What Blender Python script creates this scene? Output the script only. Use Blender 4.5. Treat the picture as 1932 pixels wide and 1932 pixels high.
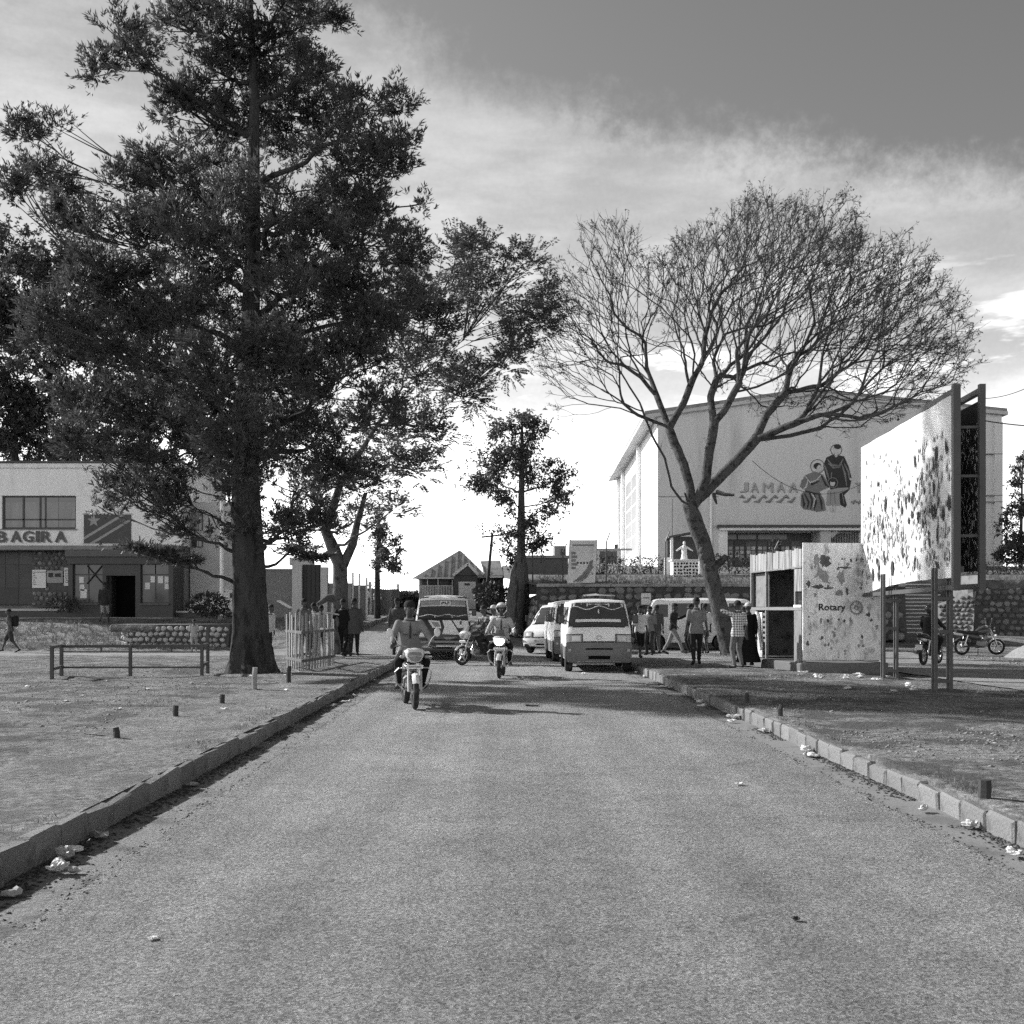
import bpy, bmesh, math, random
import numpy as np
from mathutils import Vector, Matrix, Euler, noise as mnoise, kdtree

R = math.radians
scene = bpy.context.scene
COL = scene.collection
for o in list(bpy.data.objects):
    bpy.data.objects.remove(o)

# ------------------------------------------------------------------ camera
# The camera looks along +Y, level, at eye height; the frame is shifted upwards.
EYE = 1.65
cam_data = bpy.data.cameras.new('camera')
cam_data.sensor_width = 36.0
cam_data.lens = 36.0 * 2150.0 / 1932.0
cam_data.shift_x = 26.0 / 1932.0
cam_data.shift_y = 183.0 / 1932.0
cam_data.clip_start = 0.1
cam_data.clip_end = 5000.0
cam = bpy.data.objects.new('camera', cam_data)
cam.location = (0, 0, EYE)
cam.rotation_euler = (R(90), 0, 0)
COL.objects.link(cam)
scene.camera = cam

# ------------------------------------------------------------------ light
SUN_AZ = R(-61.0)      # measured from +Y towards +X: the sun stands to the left and a little ahead
SUN_EL = R(29.0)
sun_dir = Vector((math.sin(SUN_AZ) * math.cos(SUN_EL), math.cos(SUN_AZ) * math.cos(SUN_EL), math.sin(SUN_EL)))
sun_data = bpy.data.lights.new('sun', 'SUN')
sun_data.energy = 3.7
sun_data.angle = R(1.5)
sun_data.color = (1, 1, 1)
sun = bpy.data.objects.new('sun', sun_data)
sun.rotation_euler = (-sun_dir).to_track_quat('-Z', 'Y').to_euler()
sun.location = sun_dir * 60
COL.objects.link(sun)

world = bpy.data.worlds.new('World')
scene.world = world
world.use_nodes = True
WN = world.node_tree
WN.nodes.clear()
def wn(t, **kw):
    n = WN.nodes.new(t)
    for k, v in kw.items():
        setattr(n, k, v)
    return n
def wmath(op, a, b=None, c=None, clamp=False):
    n = WN.nodes.new('ShaderNodeMath'); n.operation = op; n.use_clamp = clamp
    for i, x in enumerate((a, b, c)):
        if x is None: continue
        if isinstance(x, (int, float)): n.inputs[i].default_value = x
        else: WN.links.new(x, n.inputs[i])
    return n.outputs[0]
def wsmooth(x, lo, hi, a=0.0, b=1.0):
    n = WN.nodes.new('ShaderNodeMapRange'); n.interpolation_type = 'SMOOTHSTEP'
    WN.links.new(x, n.inputs[0])
    n.inputs[1].default_value = lo; n.inputs[2].default_value = hi
    n.inputs[3].default_value = a; n.inputs[4].default_value = b
    return n.outputs[0]
def wnoise(vec, scale, detail, rough=0.5, off=(0, 0, 0), sc=(1, 1, 1)):
    mp = WN.nodes.new('ShaderNodeMapping'); WN.links.new(vec, mp.inputs[0])
    mp.inputs['Location'].default_value = off; mp.inputs['Scale'].default_value = sc
    n = WN.nodes.new('ShaderNodeTexNoise'); WN.links.new(mp.outputs[0], n.inputs['Vector'])
    n.inputs['Scale'].default_value = scale; n.inputs['Detail'].default_value = detail; n.inputs['Roughness'].default_value = rough
    return n.outputs['Fac']
sky = wn('ShaderNodeTexSky', sky_type='NISHITA', sun_disc=False)
sky.sun_elevation = SUN_EL
sky.sun_rotation = SUN_AZ
sky.air_density = 1.0; sky.dust_density = 1.5; sky.ozone_density = 1.0
bw = wn('ShaderNodeRGBToBW'); WN.links.new(sky.outputs[0], bw.inputs[0])
tc = wn('ShaderNodeTexCoord')
sp = wn('ShaderNodeSeparateXYZ'); WN.links.new(tc.outputs['Generated'], sp.inputs[0])
dx, dz = sp.outputs[0], sp.outputs[2]
n1 = wnoise(tc.outputs['Generated'], 3.2, 6, 0.62, (3.1, 0.4, 1.7), (1, 1, 1.8))
n2 = wnoise(tc.outputs['Generated'], 6.0, 7, 0.6, (0.3, 5.2, 2.0), (1, 1, 3.4))
n3 = wnoise(tc.outputs['Generated'], 70.0, 4, 0.7)
n5 = wnoise(tc.outputs['Generated'], 260.0, 3, 0.7)
# thin cloud reaches up from the horizon; the sky above it is clear
h = wmath('ADD', dz, wmath('ADD', wmath('MULTIPLY', wmath('MINIMUM', dx, 0.06), 0.5), wmath('MULTIPLY', wmath('MAXIMUM', wmath('SUBTRACT', dx, 0.06), 0.0), 0.24)))
h = wmath('ADD', h, wmath('MULTIPLY', wmath('SUBTRACT', n1, 0.5), 0.12))
h = wmath('ADD', h, wmath('MULTIPLY', wmath('SUBTRACT', n2, 0.5), 0.03))
h = wmath('ADD', h, wmath('MULTIPLY', wmath('SUBTRACT', n3, 0.5), 0.06))
cloud = wsmooth(h, 0.392, 0.452, 1.0, 0.0)
# brightest low down and towards the sun
veil = wsmooth(dz, 0.0, 0.24, 1.30, 0.36)
veil = wmath('MULTIPLY', veil, wsmooth(dz, 0.20, 0.50, 1.0, 0.58))
veil = wmath('MULTIPLY', veil, wmath('SUBTRACT', 1.0, wmath('MULTIPLY', dx, 0.40)))
wisp = wsmooth(n2, 0.38, 0.70, 0.0, 1.0)
cl = wmath('MULTIPLY', veil, wmath('ADD', 0.80, wmath('ADD', wmath('MULTIPLY', wisp, 0.36), wmath('MULTIPLY', n5, 0.16))))
n4 = wnoise(tc.outputs['Generated'], 9.0, 6, 0.55, (1.3, 0.2, 4.6), (1, 1, 4.5))
low = wmath('MULTIPLY', wsmooth(dz, 0.16, 0.33, 1.0, 0.0), wsmooth(n4, 0.54, 0.61, 0.0, 1.0))
cl = wmath('ADD', cl, wmath('MULTIPLY', low, 0.26))
grey = wmath('MULTIPLY', wsmooth(dz, 0.03, 0.16, 1.0, 0.0), wsmooth(n1, 0.50, 0.62, 0.0, 1.0))
cl = wmath('MULTIPLY', cl, wmath('SUBTRACT', 1.0, wmath('MULTIPLY', grey, 0.28)))
clear = wmath('MULTIPLY', bw.outputs[0], 0.050)
mixn = wn('ShaderNodeMix'); mixn.data_type = 'FLOAT'
WN.links.new(cloud, mixn.inputs['Factor']); WN.links.new(clear, mixn.inputs['A']); WN.links.new(cl, mixn.inputs['B'])
comb = wn('ShaderNodeCombineColor')
for i in range(3): WN.links.new(mixn.outputs[0], comb.inputs[i])
bg = wn('ShaderNodeBackground'); bg.inputs['Strength'].default_value = 1.0
WN.links.new(comb.outputs[0], bg.inputs['Color'])
wo = wn('ShaderNodeOutputWorld'); WN.links.new(bg.outputs[0], wo.inputs[0])

vs = scene.view_settings
vs.view_transform = 'Standard'; vs.look = 'None'; vs.exposure = 1.08; vs.gamma = 1.0
vs.use_curve_mapping = False
scene.cycles.use_denoising = False
scene.cycles.max_bounces = 6
scene.cycles.diffuse_bounces = 3
scene.cycles.glossy_bounces = 3
scene.cycles.transparent_max_bounces = 6

# ------------------------------------------------------------------ measuring
FOC, HX, HY = 2150.0, 940.0, 1149.0
def at(px, py, Y):
    """World point at depth Y for a spot measured on the photograph."""
    return Vector(((px - HX) * Y / FOC, Y, EYE - (py - HY) * Y / FOC))
def atx(px, Y): return (px - HX) * Y / FOC
def atz(py, Y): return EYE - (py - HY) * Y / FOC

def sstep(a, b, x):
    t = min(1, max(0, (x - a) / (b - a)))
    return t * t * (3 - 2 * t)

# ------------------------------------------------------------------ materials
_mats = {}
def mat(name, v, rough=0.75, var=0.15, scale=4.0, bump=0.0, bscale=40.0, rand=0.0, metal=0.0, spec=0.3,
        streak=0.0, dirt=None, dscale=2.0, dlo=0.5, dhi=0.62, coords='Object', detail=6, bdist=0.02, fine=0.0):
    """Grey procedural material. v base value; var soft noise; rand per-object spread; dirt a second value in noisy patches."""
    if name in _mats: return _mats[name]
    m = bpy.data.materials.new(name); m.use_nodes = True
    nt = m.node_tree; b = nt.nodes['Principled BSDF']
    b.inputs['Roughness'].default_value = rough; b.inputs['Metallic'].default_value = metal
    b.inputs['Specular IOR Level'].default_value = spec
    tcn = nt.nodes.new('ShaderNodeTexCoord'); vec = tcn.outputs[coords]
    if streak:
        mp = nt.nodes.new('ShaderNodeMapping'); mp.inputs['Scale'].default_value = (1, 1, 1 - streak)
        nt.links.new(vec, mp.inputs[0]); vec = mp.outputs[0]
    def noise_(scale_, det=detail, ro=0.6):
        n = nt.nodes.new('ShaderNodeTexNoise'); nt.links.new(vec, n.inputs['Vector'])
        n.inputs['Scale'].default_value = scale_; n.inputs['Detail'].default_value = det; n.inputs['Roughness'].default_value = ro
        return n.outputs['Fac']
    def mth(op, a, c):
        n = nt.nodes.new('ShaderNodeMath'); n.operation = op
        for i, x in enumerate((a, c)):
            if isinstance(x, (int, float)): n.inputs[i].default_value = x
            else: nt.links.new(x, n.inputs[i])
        return n.outputs[0]
    val = None
    n1_ = noise_(scale)
    val = mth('MULTIPLY', mth('ADD', mth('MULTIPLY', mth('SUBTRACT', n1_, 0.5), 4 * var), 1.0), v)
    if fine:
        val = mth('MULTIPLY', val, mth('ADD', mth('MULTIPLY', mth('SUBTRACT', noise_(bscale * 1.3, 3, 0.7), 0.5), 4 * fine), 1.0))
    if dirt is not None:
        mr = nt.nodes.new('ShaderNodeMapRange'); mr.interpolation_type = 'SMOOTHSTEP'
        nt.links.new(noise_(dscale, 9, 0.68), mr.inputs[0]); mr.inputs[1].default_value = dlo; mr.inputs[2].default_value = dhi
        mx = nt.nodes.new('ShaderNodeMix'); mx.data_type = 'FLOAT'
        nt.links.new(mr.outputs[0], mx.inputs['Factor']); nt.links.new(val, mx.inputs['A']); mx.inputs['B'].default_value = dirt
        val = mx.outputs[0]
    if rand:
        oi = nt.nodes.new('ShaderNodeObjectInfo')
        val = mth('MULTIPLY', val, mth('ADD', mth('MULTIPLY', mth('SUBTRACT', oi.outputs['Random'], 0.5), 2 * rand), 1.0))
    val = mth('MAXIMUM', val, 0.004)
    cb = nt.nodes.new('ShaderNodeCombineColor')
    for i in range(3): nt.links.new(val, cb.inputs[i])
    nt.links.new(cb.outputs[0], b.inputs['Base Color'])
    if bump:
        bp = nt.nodes.new('ShaderNodeBump'); bp.inputs['Strength'].default_value = min(1, bump); bp.inputs['Distance'].default_value = bdist
        nt.links.new(noise_(bscale, 8, 0.7), bp.inputs['Height']); nt.links.new(bp.outputs[0], b.inputs['Normal'])
    _mats[name] = m
    return m

def leaf_mat(name, v, var=0.35, trans=0.25, scale=0.7):
    if name in _mats: return _mats[name]
    m = mat(name, v, rough=0.55, var=var, scale=scale, spec=0.25)
    nt = m.node_tree; b = nt.nodes['Principled BSDF']
    col = b.inputs['Base Color'].links[0].from_socket
    tr = nt.nodes.new('ShaderNodeBsdfTranslucent'); nt.links.new(col, tr.inputs[0])
    mx = nt.nodes.new('ShaderNodeMixShader'); mx.inputs[0].default_value = trans
    nt.links.new(b.outputs[0], mx.inputs[1]); nt.links.new(tr.outputs[0], mx.inputs[2])
    out = nt.nodes['Material Output']; nt.links.new(mx.outputs[0], out.inputs[0])
    return m

def glass_mat(name, v=0.02, rough=0.06, alpha=None):
    if name in _mats: return _mats[name]
    m = mat(name, v, rough=rough, var=0.1, scale=2, spec=0.6)
    return m

# ------------------------------------------------------------------ mesh building
class MB:
    def __init__(s): s.v = []; s.f = []
    def add(s, vs_, fs_, M=None):
        o = len(s.v)
        s.v += [tuple(M @ Vector(p)) for p in vs_] if M is not None else [tuple(p) for p in vs_]
        s.f += [tuple(i + o for i in f) for f in fs_]
        return s
    def box(s, c, d, rz=0.0, M=None, b=0.0):
        x, y, z = d[0] / 2, d[1] / 2, d[2] / 2
        if b:
            b = min(b, x * .9, y * .9, z * .9)
            vs_ = []
            for sx in (-1, 1):
                for sy in (-1, 1):
                    for sz in (-1, 1):
                        vs_ += [(sx * (x - b), sy * (y - b), sz * z), (sx * (x - b), sy * y, sz * (z - b)), (sx * x, sy * (y - b), sz * (z - b))]
            def I(a, bb, cc, k): return ((a * 2 + bb) * 2 + cc) * 3 + k
            fs_ = [(I(0,0,0,0), I(0,1,0,0), I(1,1,0,0), I(1,0,0,0)), (I(0,0,1,0), I(1,0,1,0), I(1,1,1,0), I(0,1,1,0)),
                   (I(0,0,0,1), I(1,0,0,1), I(1,0,1,1), I(0,0,1,1)), (I(0,1,0,1), I(0,1,1,1), I(1,1,1,1), I(1,1,0,1)),
                   (I(0,0,0,2), I(0,0,1,2), I(0,1,1,2), I(0,1,0,2)), (I(1,0,0,2), I(1,1,0,2), I(1,1,1,2), I(1,0,1,2))]
            for a in (0, 1):
                for c_ in (0, 1):
                    fs_.append((I(a,0,c_,0), I(a,0,c_,2), I(a,1,c_,2), I(a,1,c_,0)))
                    fs_.append((I(0,a,c_,0), I(0,a,c_,1), I(1,a,c_,1), I(1,a,c_,0)))
                    fs_.append((I(a,c_,0,1), I(a,c_,0,2), I(a,c_,1,2), I(a,c_,1,1)))
                    for e in (0, 1): fs_.append((I(a,c_,e,0), I(a,c_,e,1), I(a,c_,e,2)))
        else:
            vs_ = [(-x,-y,-z),(x,-y,-z),(x,y,-z),(-x,y,-z),(-x,-y,z),(x,-y,z),(x,y,z),(-x,y,z)]
            fs_ = [(0,3,2,1),(4,5,6,7),(0,1,5,4),(1,2,6,5),(2,3,7,6),(3,0,4,7)]
        T = Matrix.Translation(c) @ Matrix.Rotation(rz, 4, 'Z')
        if M is not None: T = M @ T
        return s.add(vs_, fs_, T)
    def bar(s, p0, p1, w, h=None, b=0.0, roll=0.0):
        """box section from p0 to p1"""
        p0, p1 = Vector(p0), Vector(p1); d = p1 - p0
        q = d.to_track_quat('Y', 'Z').to_matrix().to_4x4()
        M = Matrix.Translation((p0 + p1) / 2) @ q @ Matrix.Rotation(roll, 4, 'Y')
        return s.box((0, 0, 0), (w, d.length, h or w), M=M, b=b)
    def tube(s, pts, r, n=8, caps=True, sx=1.0, sy=1.0, up=None):
        pts = [Vector(p) for p in pts]; k = len(pts)
        rr = [r] * k if isinstance(r, (int, float)) else list(r)
        T = []
        for i in range(k):
            a = pts[max(0, i - 1)]; b = pts[min(k - 1, i + 1)]
            t = (b - a); T.append(t.normalized() if t.length > 1e-9 else Vector((0, 0, 1)))
        u = Vector(up) if up is not None else (Vector((1, 0, 0)) if abs(T[0].x) < 0.9 else Vector((0, 1, 0)))
        o = len(s.v)
        for i in range(k):
            u = (u - T[i] * u.dot(T[i]))
            u = u.normalized() if u.length > 1e-6 else T[i].orthogonal().normalized()
            w = T[i].cross(u)
            for j in range(n):
                a = 2 * math.pi * j / n
                s.v.append(tuple(pts[i] + u * (math.cos(a) * rr[i] * sx) + w * (math.sin(a) * rr[i] * sy)))
        for i in range(k - 1):
            for j in range(n):
                a, b = o + i * n + j, o + i * n + (j + 1) % n
                s.f.append((a, b, b + n, a + n))
        if caps:
            s.f.append(tuple(o + j for j in reversed(range(n))))
            s.f.append(tuple(o + (k - 1) * n + j for j in range(n)))
        return s
    def loft(s, rings, cap=True, closed=True):
        o = len(s.v); n = len(rings[0]); k = len(rings)
        for r_ in rings: s.v += [tuple(p) for p in r_]
        for i in range(k - 1):
            for j in range(n if closed else n - 1):
                a, b = o + i * n + j, o + i * n + (j + 1) % n
                s.f.append((a, b, b + n, a + n))
        if cap and closed:
            s.f.append(tuple(o + j for j in reversed(range(n)))); s.f.append(tuple(o + (k - 1) * n + j for j in range(n)))
        return s
    def lathe(s, prof, n=16, M=None):
        """profile of (r, z) turned round Z"""
        rings = [[Vector((r_ * math.cos(2 * math.pi * j / n), r_ * math.sin(2 * math.pi * j / n), z)) for j in range(n)] for r_, z in prof]
        if M is not None: rings = [[M @ p for p in r_] for r_ in rings]
        return s.loft(rings)
    def ball(s, c, r, n=10, m=6, M=None):
        rx, ry, rz_ = (r, r, r) if isinstance(r, (int, float)) else r
        rings = []
        for i in range(m + 1):
            t = -math.pi / 2 + math.pi * i / m
            rings.append([Vector((c[0] + rx * max(.02, math.cos(t)) * math.cos(2 * math.pi * j / n), c[1] + ry * max(.02, math.cos(t)) * math.sin(2 * math.pi * j / n), c[2] + rz_ * math.sin(t))) for j in range(n)])
        if M is not None: rings = [[M @ p for p in r_] for r_ in rings]
        return s.loft(rings)
    def prism(s, poly, y0, y1, M=None):
        """polygon in X-Z, counter-clockwise seen from -Y, from y0 (front) to y1"""
        n = len(poly)
        vs_ = [(p[0], y0, p[1]) for p in poly] + [(p[0], y1, p[1]) for p in poly]
        fs_ = [tuple(range(n)), tuple(reversed(range(n, 2 * n)))]
        for i in range(n):
            j = (i + 1) % n
            fs_.append((i, i + n, j + n, j))
        return s.add(vs_, fs_, M)
    def build(s, name, m, parent=None, smooth=None, angle=40, loc=None, rz=None):
        me = bpy.data.meshes.new(name)
        me.from_pydata(s.v, [], s.f); me.update()
        if smooth:
            me.shade_smooth(); me.set_sharp_from_angle(angle=R(angle))
        return obj(name, me, m, parent, loc, rz)

def obj(name, me, m, parent=None, loc=None, rz=None):
    o = bpy.data.objects.new(name, me)
    if m is not None and me is not None and not me.materials: me.materials.append(m)
    COL.objects.link(o)
    if parent is not None: o.parent = parent
    if loc is not None: o.location = loc
    if rz is not None: o.rotation_euler = (0, 0, rz)
    return o
def np_mesh(name, V, F):
    """fast mesh from numpy arrays, F an (n,k) int array"""
    me = bpy.data.meshes.new(name)
    n, k = F.shape
    me.vertices.add(len(V)); me.vertices.foreach_set('co', np.asarray(V, np.float32).ravel())
    me.loops.add(n * k); me.loops.foreach_set('vertex_index', np.asarray(F, np.int32).ravel())
    me.polygons.add(n); me.polygons.foreach_set('loop_start', np.arange(0, n * k, k, dtype=np.int32))
    me.polygons.foreach_set('loop_total', np.full(n, k, np.int32))
    me.update(calc_edges=True); me.validate()
    return me
def empty(name, loc=(0, 0, 0), rz=0.0, label=None, cat=None, group=None, kind=None):
    o = bpy.data.objects.new(name, None); COL.objects.link(o)
    o.location = loc; o.rotation_euler = (0, 0, rz); o.empty_display_size = 0.2
    return tag(o, label, cat, group, kind)
def tag(o, label=None, cat=None, group=None, kind=None):
    if label: o['label'] = label
    if cat:
        o['category'] = cat
        if not kind: o['kind'] = 'thing'
    if group: o['group'] = group
    if kind: o['kind'] = kind
    return o
def copy_tree(o, parent=None):
    c = o.copy(); COL.objects.link(c); c.parent = parent
    for ch in list(o.children): copy_tree(ch, c)
    return c
def text_mesh(name, body, size, depth, m, parent=None, font_shear=0.0, spacing=1.0, offset=0.0):
    """lettering in the X-Z plane facing -Y, origin at its lower left"""
    cu = bpy.data.curves.new(name, 'FONT'); cu.body = body; cu.size = size; cu.extrude = depth / 2
    cu.space_character = spacing; cu.shear = font_shear; cu.offset = offset; cu.resolution_u = 3
    t = bpy.data.objects.new(name, cu); COL.objects.link(t)
    dg = bpy.context.evaluated_depsgraph_get()
    me = bpy.data.meshes.new_from_object(t.evaluated_get(dg))
    COL.objects.unlink(t); bpy.data.objects.remove(t); bpy.data.curves.remove(cu)
    me.name = name
    me.transform(Matrix.Rotation(R(90), 4, 'X'))
    me.materials.clear()
    return obj(name, me, m, parent)
def rng(seed): return random.Random(seed)
# ------------------------------------------------------------------ the land
def piece(y, pts):
    for (a, va), (b, vb) in zip(pts, pts[1:]):
        if y <= b:
            t = max(0, (y - a) / (b - a)); t = t * t * (3 - 2 * t)
            return va + (vb - va) * t
    return pts[-1][1]
LEFT_P = [(36, .17), (38, .06), (42.6, .05), (44.6, .36), (50, 1.05), (53.5, 1.24), (80, 1.3), (130, 2.2), (900, 6)]
MID_P = [(38, 0.0), (48, .72), (70, 1.1), (110, 1.8), (900, 6)]
RIGHT_P = [(45, 0.0), (55, .38), (80, .6), (900, 4)]
def H0(x, y):
    if y < 34 and -2.95 < x < 3.62: return 0.0
    mid = piece(y, MID_P)
    if x <= -2.95:
        l = piece(y, LEFT_P)
        k = sstep(-9.5, -6.2, x) if y > 36 else 0
        return l + (mid - l) * k * sstep(36, 40, y)
    r = piece(y, RIGHT_P)
    base = mid + (r - mid) * sstep(-2.5, 1.6, x)
    if x >= 3.62:
        v = 0.165 - 0.10 * sstep(5.5, 9, x)
        base += v * (1 - sstep(31.0, 33.5, y))
        base += 0.02 * sstep(10, 30, x)
    return base
def verge(x, y):
    """how rough the ground is here"""
    if y < 34 and -2.95 < x < 3.62: return 0.0
    if 9.9 < x < 14.8 and y < 46: return 0.05
    if 36.5 < y < 43.5 and x < 10: return 0.1
    if 33.5 < y < 46 and -6 < x < 24: return 0.05
    k = 1.0
    if -4.7 < x < -2.95: k = 0.25
    return k
def H(x, y):
    z = H0(x, y)
    k = verge(x, y)
    if k and abs(x) < 60 and y < 90:
        z += k * (0.045 * mnoise.noise((x * .55, y * .55, 3.3)) + 0.022 * mnoise.noise((x * 1.9, y * 1.9, 8.1)) + 0.012 * mnoise.noise((x * 5, y * 5, 1.1)))
    return z

def axis_coords(lo, hi, step, ends, grow=1.16):
    a = list(np.arange(lo, hi + 1e-6, step)); s_ = step
    while a[-1] < ends[1]:
        s_ *= grow; a.append(a[-1] + s_)
    s_ = step
    while a[0] > ends[0]:
        s_ *= grow; a.insert(0, a[0] - s_)
    return a
def height_sheet(name, xs, ys, fn, m, kind='structure'):
    V = np.array([(x, y, fn(x, y)) for y in ys for x in xs], np.float32)
    nx, ny = len(xs), len(ys)
    i = np.arange(nx - 1)[None, :] + (np.arange(ny - 1) * nx)[:, None]
    F = np.stack([i, i + 1, i + 1 + nx, i + nx], -1).reshape(-1, 4)
    me = np_mesh(name, V, F); me.shade_smooth()
    return tag(obj(name, me, m), kind=kind)

def ground_material():
    m = mat('dry_earth', 0.21, rough=0.95, var=0.20, scale=0.35, bump=1.0, bdist=.10, bscale=8.0, spec=0.1, dirt=0.105, dscale=1.0, dlo=0.46, dhi=0.58, fine=0.8)
    return m
M_EARTH = ground_material()
def asphalt(name, v):
    m = mat(name, v, rough=.92, var=.05, scale=.4, spec=.12); nt = m.node_tree; bs = nt.nodes['Principled BSDF']
    src = bs.inputs['Base Color'].links[0].from_socket.node.inputs[0].links[0].from_socket
    tcn = nt.nodes.new('ShaderNodeTexCoord')
    def nz(scale, det, ro, sc=(1, 1, 1)):
        mp = nt.nodes.new('ShaderNodeMapping'); nt.links.new(tcn.outputs['Object'], mp.inputs[0]); mp.inputs['Scale'].default_value = sc
        n = nt.nodes.new('ShaderNodeTexNoise'); nt.links.new(mp.outputs[0], n.inputs['Vector']); n.inputs['Scale'].default_value = scale; n.inputs['Detail'].default_value = det; n.inputs['Roughness'].default_value = ro
        return n.outputs['Fac']
    def mp_(x, a, b_, c, d_):
        n = nt.nodes.new('ShaderNodeMapRange'); nt.links.new(x, n.inputs[0])
        for k, q in enumerate((a, b_, c, d_)): n.inputs[k + 1].default_value = q
        return n.outputs[0]
    def mul(a, c):
        n = nt.nodes.new('ShaderNodeMath'); n.operation = 'MULTIPLY'; nt.links.new(a, n.inputs[0]); nt.links.new(c, n.inputs[1]); return n.outputs[0]
    def vor(scale, feat='F1'):
        vo = nt.nodes.new('ShaderNodeTexVoronoi'); vo.feature = feat; vo.inputs['Scale'].default_value = scale; nt.links.new(tcn.outputs['Object'], vo.inputs['Vector']); return vo
    v1, v2 = vor(75), vor(140); bw1 = nt.nodes.new('ShaderNodeRGBToBW'); nt.links.new(v1.outputs['Color'], bw1.inputs[0]); bw2 = nt.nodes.new('ShaderNodeRGBToBW'); nt.links.new(v2.outputs['Color'], bw2.inputs[0])
    # cracks: edges of big warped cells, only here and there
    wp = nt.nodes.new('ShaderNodeVectorMath'); wp.operation = 'ADD'; nn = nt.nodes.new('ShaderNodeTexNoise'); nn.inputs['Scale'].default_value = 1.1; nn.inputs['Detail'].default_value = 5; nt.links.new(tcn.outputs['Object'], nn.inputs['Vector']); nt.links.new(nn.outputs['Color'], wp.inputs[0]); nt.links.new(tcn.outputs['Object'], wp.inputs[1])
    ce = nt.nodes.new('ShaderNodeTexVoronoi'); ce.feature = 'DISTANCE_TO_EDGE'; ce.inputs['Scale'].default_value = .42; nt.links.new(wp.outputs[0], ce.inputs['Vector'])
    crack = mp_(ce.outputs['Distance'], .002, .008, 0, 1); keep = mp_(nz(.25, 3, .5), .54, .60, 1, 0)
    mxn = nt.nodes.new('ShaderNodeMath'); mxn.operation = 'MAXIMUM'; nt.links.new(crack, mxn.inputs[0]); nt.links.new(keep, mxn.inputs[1])
    crk = mp_(mxn.outputs[0], 0, 1, .84, 1.0)
    val = src
    for f in (mp_(nz(1.0, 4, .55, (1.5, .03, 1)), .3, .7, .80, 1.20), mp_(nz(.55, 7, .68), .3, .7, .82, 1.16), mp_(nz(2.2, 9, .75), .28, .46, .78, 1.0), mp_(nz(7, 8, .75), .25, .75, .86, 1.14), mp_(bw1.outputs[0], .15, .85, .58, 1.38), mp_(bw2.outputs[0], .15, .85, .72, 1.28), mp_(nz(24, 3, .6), .25, .37, .35, 1.0), crk): val = mul(val, f)
    cb = nt.nodes.new('ShaderNodeCombineColor')
    for k in range(3): nt.links.new(val, cb.inputs[k])
    nt.links.new(cb.outputs[0], bs.inputs['Base Color'])
    bp = nt.nodes.new('ShaderNodeBump'); bp.inputs['Strength'].default_value = 1.0; bp.inputs['Distance'].default_value = .04
    ad = nt.nodes.new('ShaderNodeMath'); ad.operation = 'ADD'; nt.links.new(nz(16, 10, .82), ad.inputs[0]); nt.links.new(mp_(bw1.outputs[0], 0, 1, 0, .16), ad.inputs[1])
    nt.links.new(ad.outputs[0], bp.inputs['Height']); nt.links.new(bp.outputs[0], bs.inputs['Normal'])
    return m
M_ASPH = asphalt('worn_asphalt', .285)
M_DUST = mat('gutter_dust', 0.25, rough=0.95, var=0.10, scale=1.2, bump=0.8, bdist=.04, bscale=25.0, spec=0.1, dirt=0.15, dscale=2.2, dlo=0.48, dhi=0.62, fine=0.4)
M_LANE = mat('packed_pale_earth', 0.27, rough=0.95, var=0.08, scale=0.5, bump=0.7, bdist=.04, bscale=14.0, spec=0.1, dirt=0.18, dscale=0.9, dlo=0.48, dhi=0.62, fine=0.4)
M_CONC = mat('kerb_concrete', 0.21, rough=0.9, var=0.14, scale=2.5, bump=0.9, bdist=.03, bscale=22.0, rand=0.16, spec=0.15, dirt=0.13, dscale=5.0, dlo=0.52, dhi=0.66, fine=0.12)
M_CHAN = mat('channel_concrete', 0.22, rough=0.9, var=0.10, scale=2.0, bump=0.4, bscale=30.0, spec=0.15, dirt=0.15, dscale=1.6, dlo=0.48, dhi=0.62, fine=0.14)

def ground_z(x, y):
    z = H(x, y)
    if y < 34 and -3.015 < x < 3.685: z = -0.05
    return z
height_sheet('ground', sorted(axis_coords(-16, 16, 0.2, (-1200, 1200)) + [-3.03, -3.005, 3.675, 3.70]), axis_coords(3.0, 48, 0.2, (-400, 1600)), ground_z, M_EARTH)

def strip_sheet(name, ys, xl, xr, m, off, cols=8, fn=H0, parent=None):
    V = []; 
    for y in ys:
        a, b = xl(y), xr(y)
        for j in range(cols + 1):
            x = a + (b - a) * j / cols
            V.append((x, y, fn(x, y) + off))
    nx = cols + 1; ny = len(ys)
    i = np.arange(nx - 1)[None, :] + (np.arange(ny - 1) * nx)[:, None]
    F = np.stack([i, i + 1, i + 1 + nx, i + nx], -1).reshape(-1, 4)
    me = np_mesh(name, np.array(V), F); me.shade_smooth()
    o = obj(name, me, m, parent)
    return o if parent else tag(o, kind='structure')
def wob(y, s, a): return a * (mnoise.noise((y * 1.3, s, 0)) + 0.6 * mnoise.noise((y * 5.1, s, 2)) + 0.35 * mnoise.noise((y * 14.0, s, 5)))
YS = list(np.arange(-6, 34.3, 0.06))
# dusty channel and gutter, the asphalt lies on top with a broken edge
strip_sheet('gutter_strip', list(np.arange(-6, 34.9, .5)), lambda y: -2.945, lambda y: -2.1, M_DUST, 0.002, 3)
strip_sheet('channel_strip', list(np.arange(-6, 34.9, .5)), lambda y: 2.9, lambda y: 3.618, M_CHAN, 0.002, 3)
strip_sheet('road', YS, lambda y: -2.42 + wob(y, 1, .05) - 0.2 * sstep(30, 34, y), lambda y: 3.2 + wob(y, 7, .055) + 0.15 * sstep(28, 34, y), M_ASPH, 0.022, 10)
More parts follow.
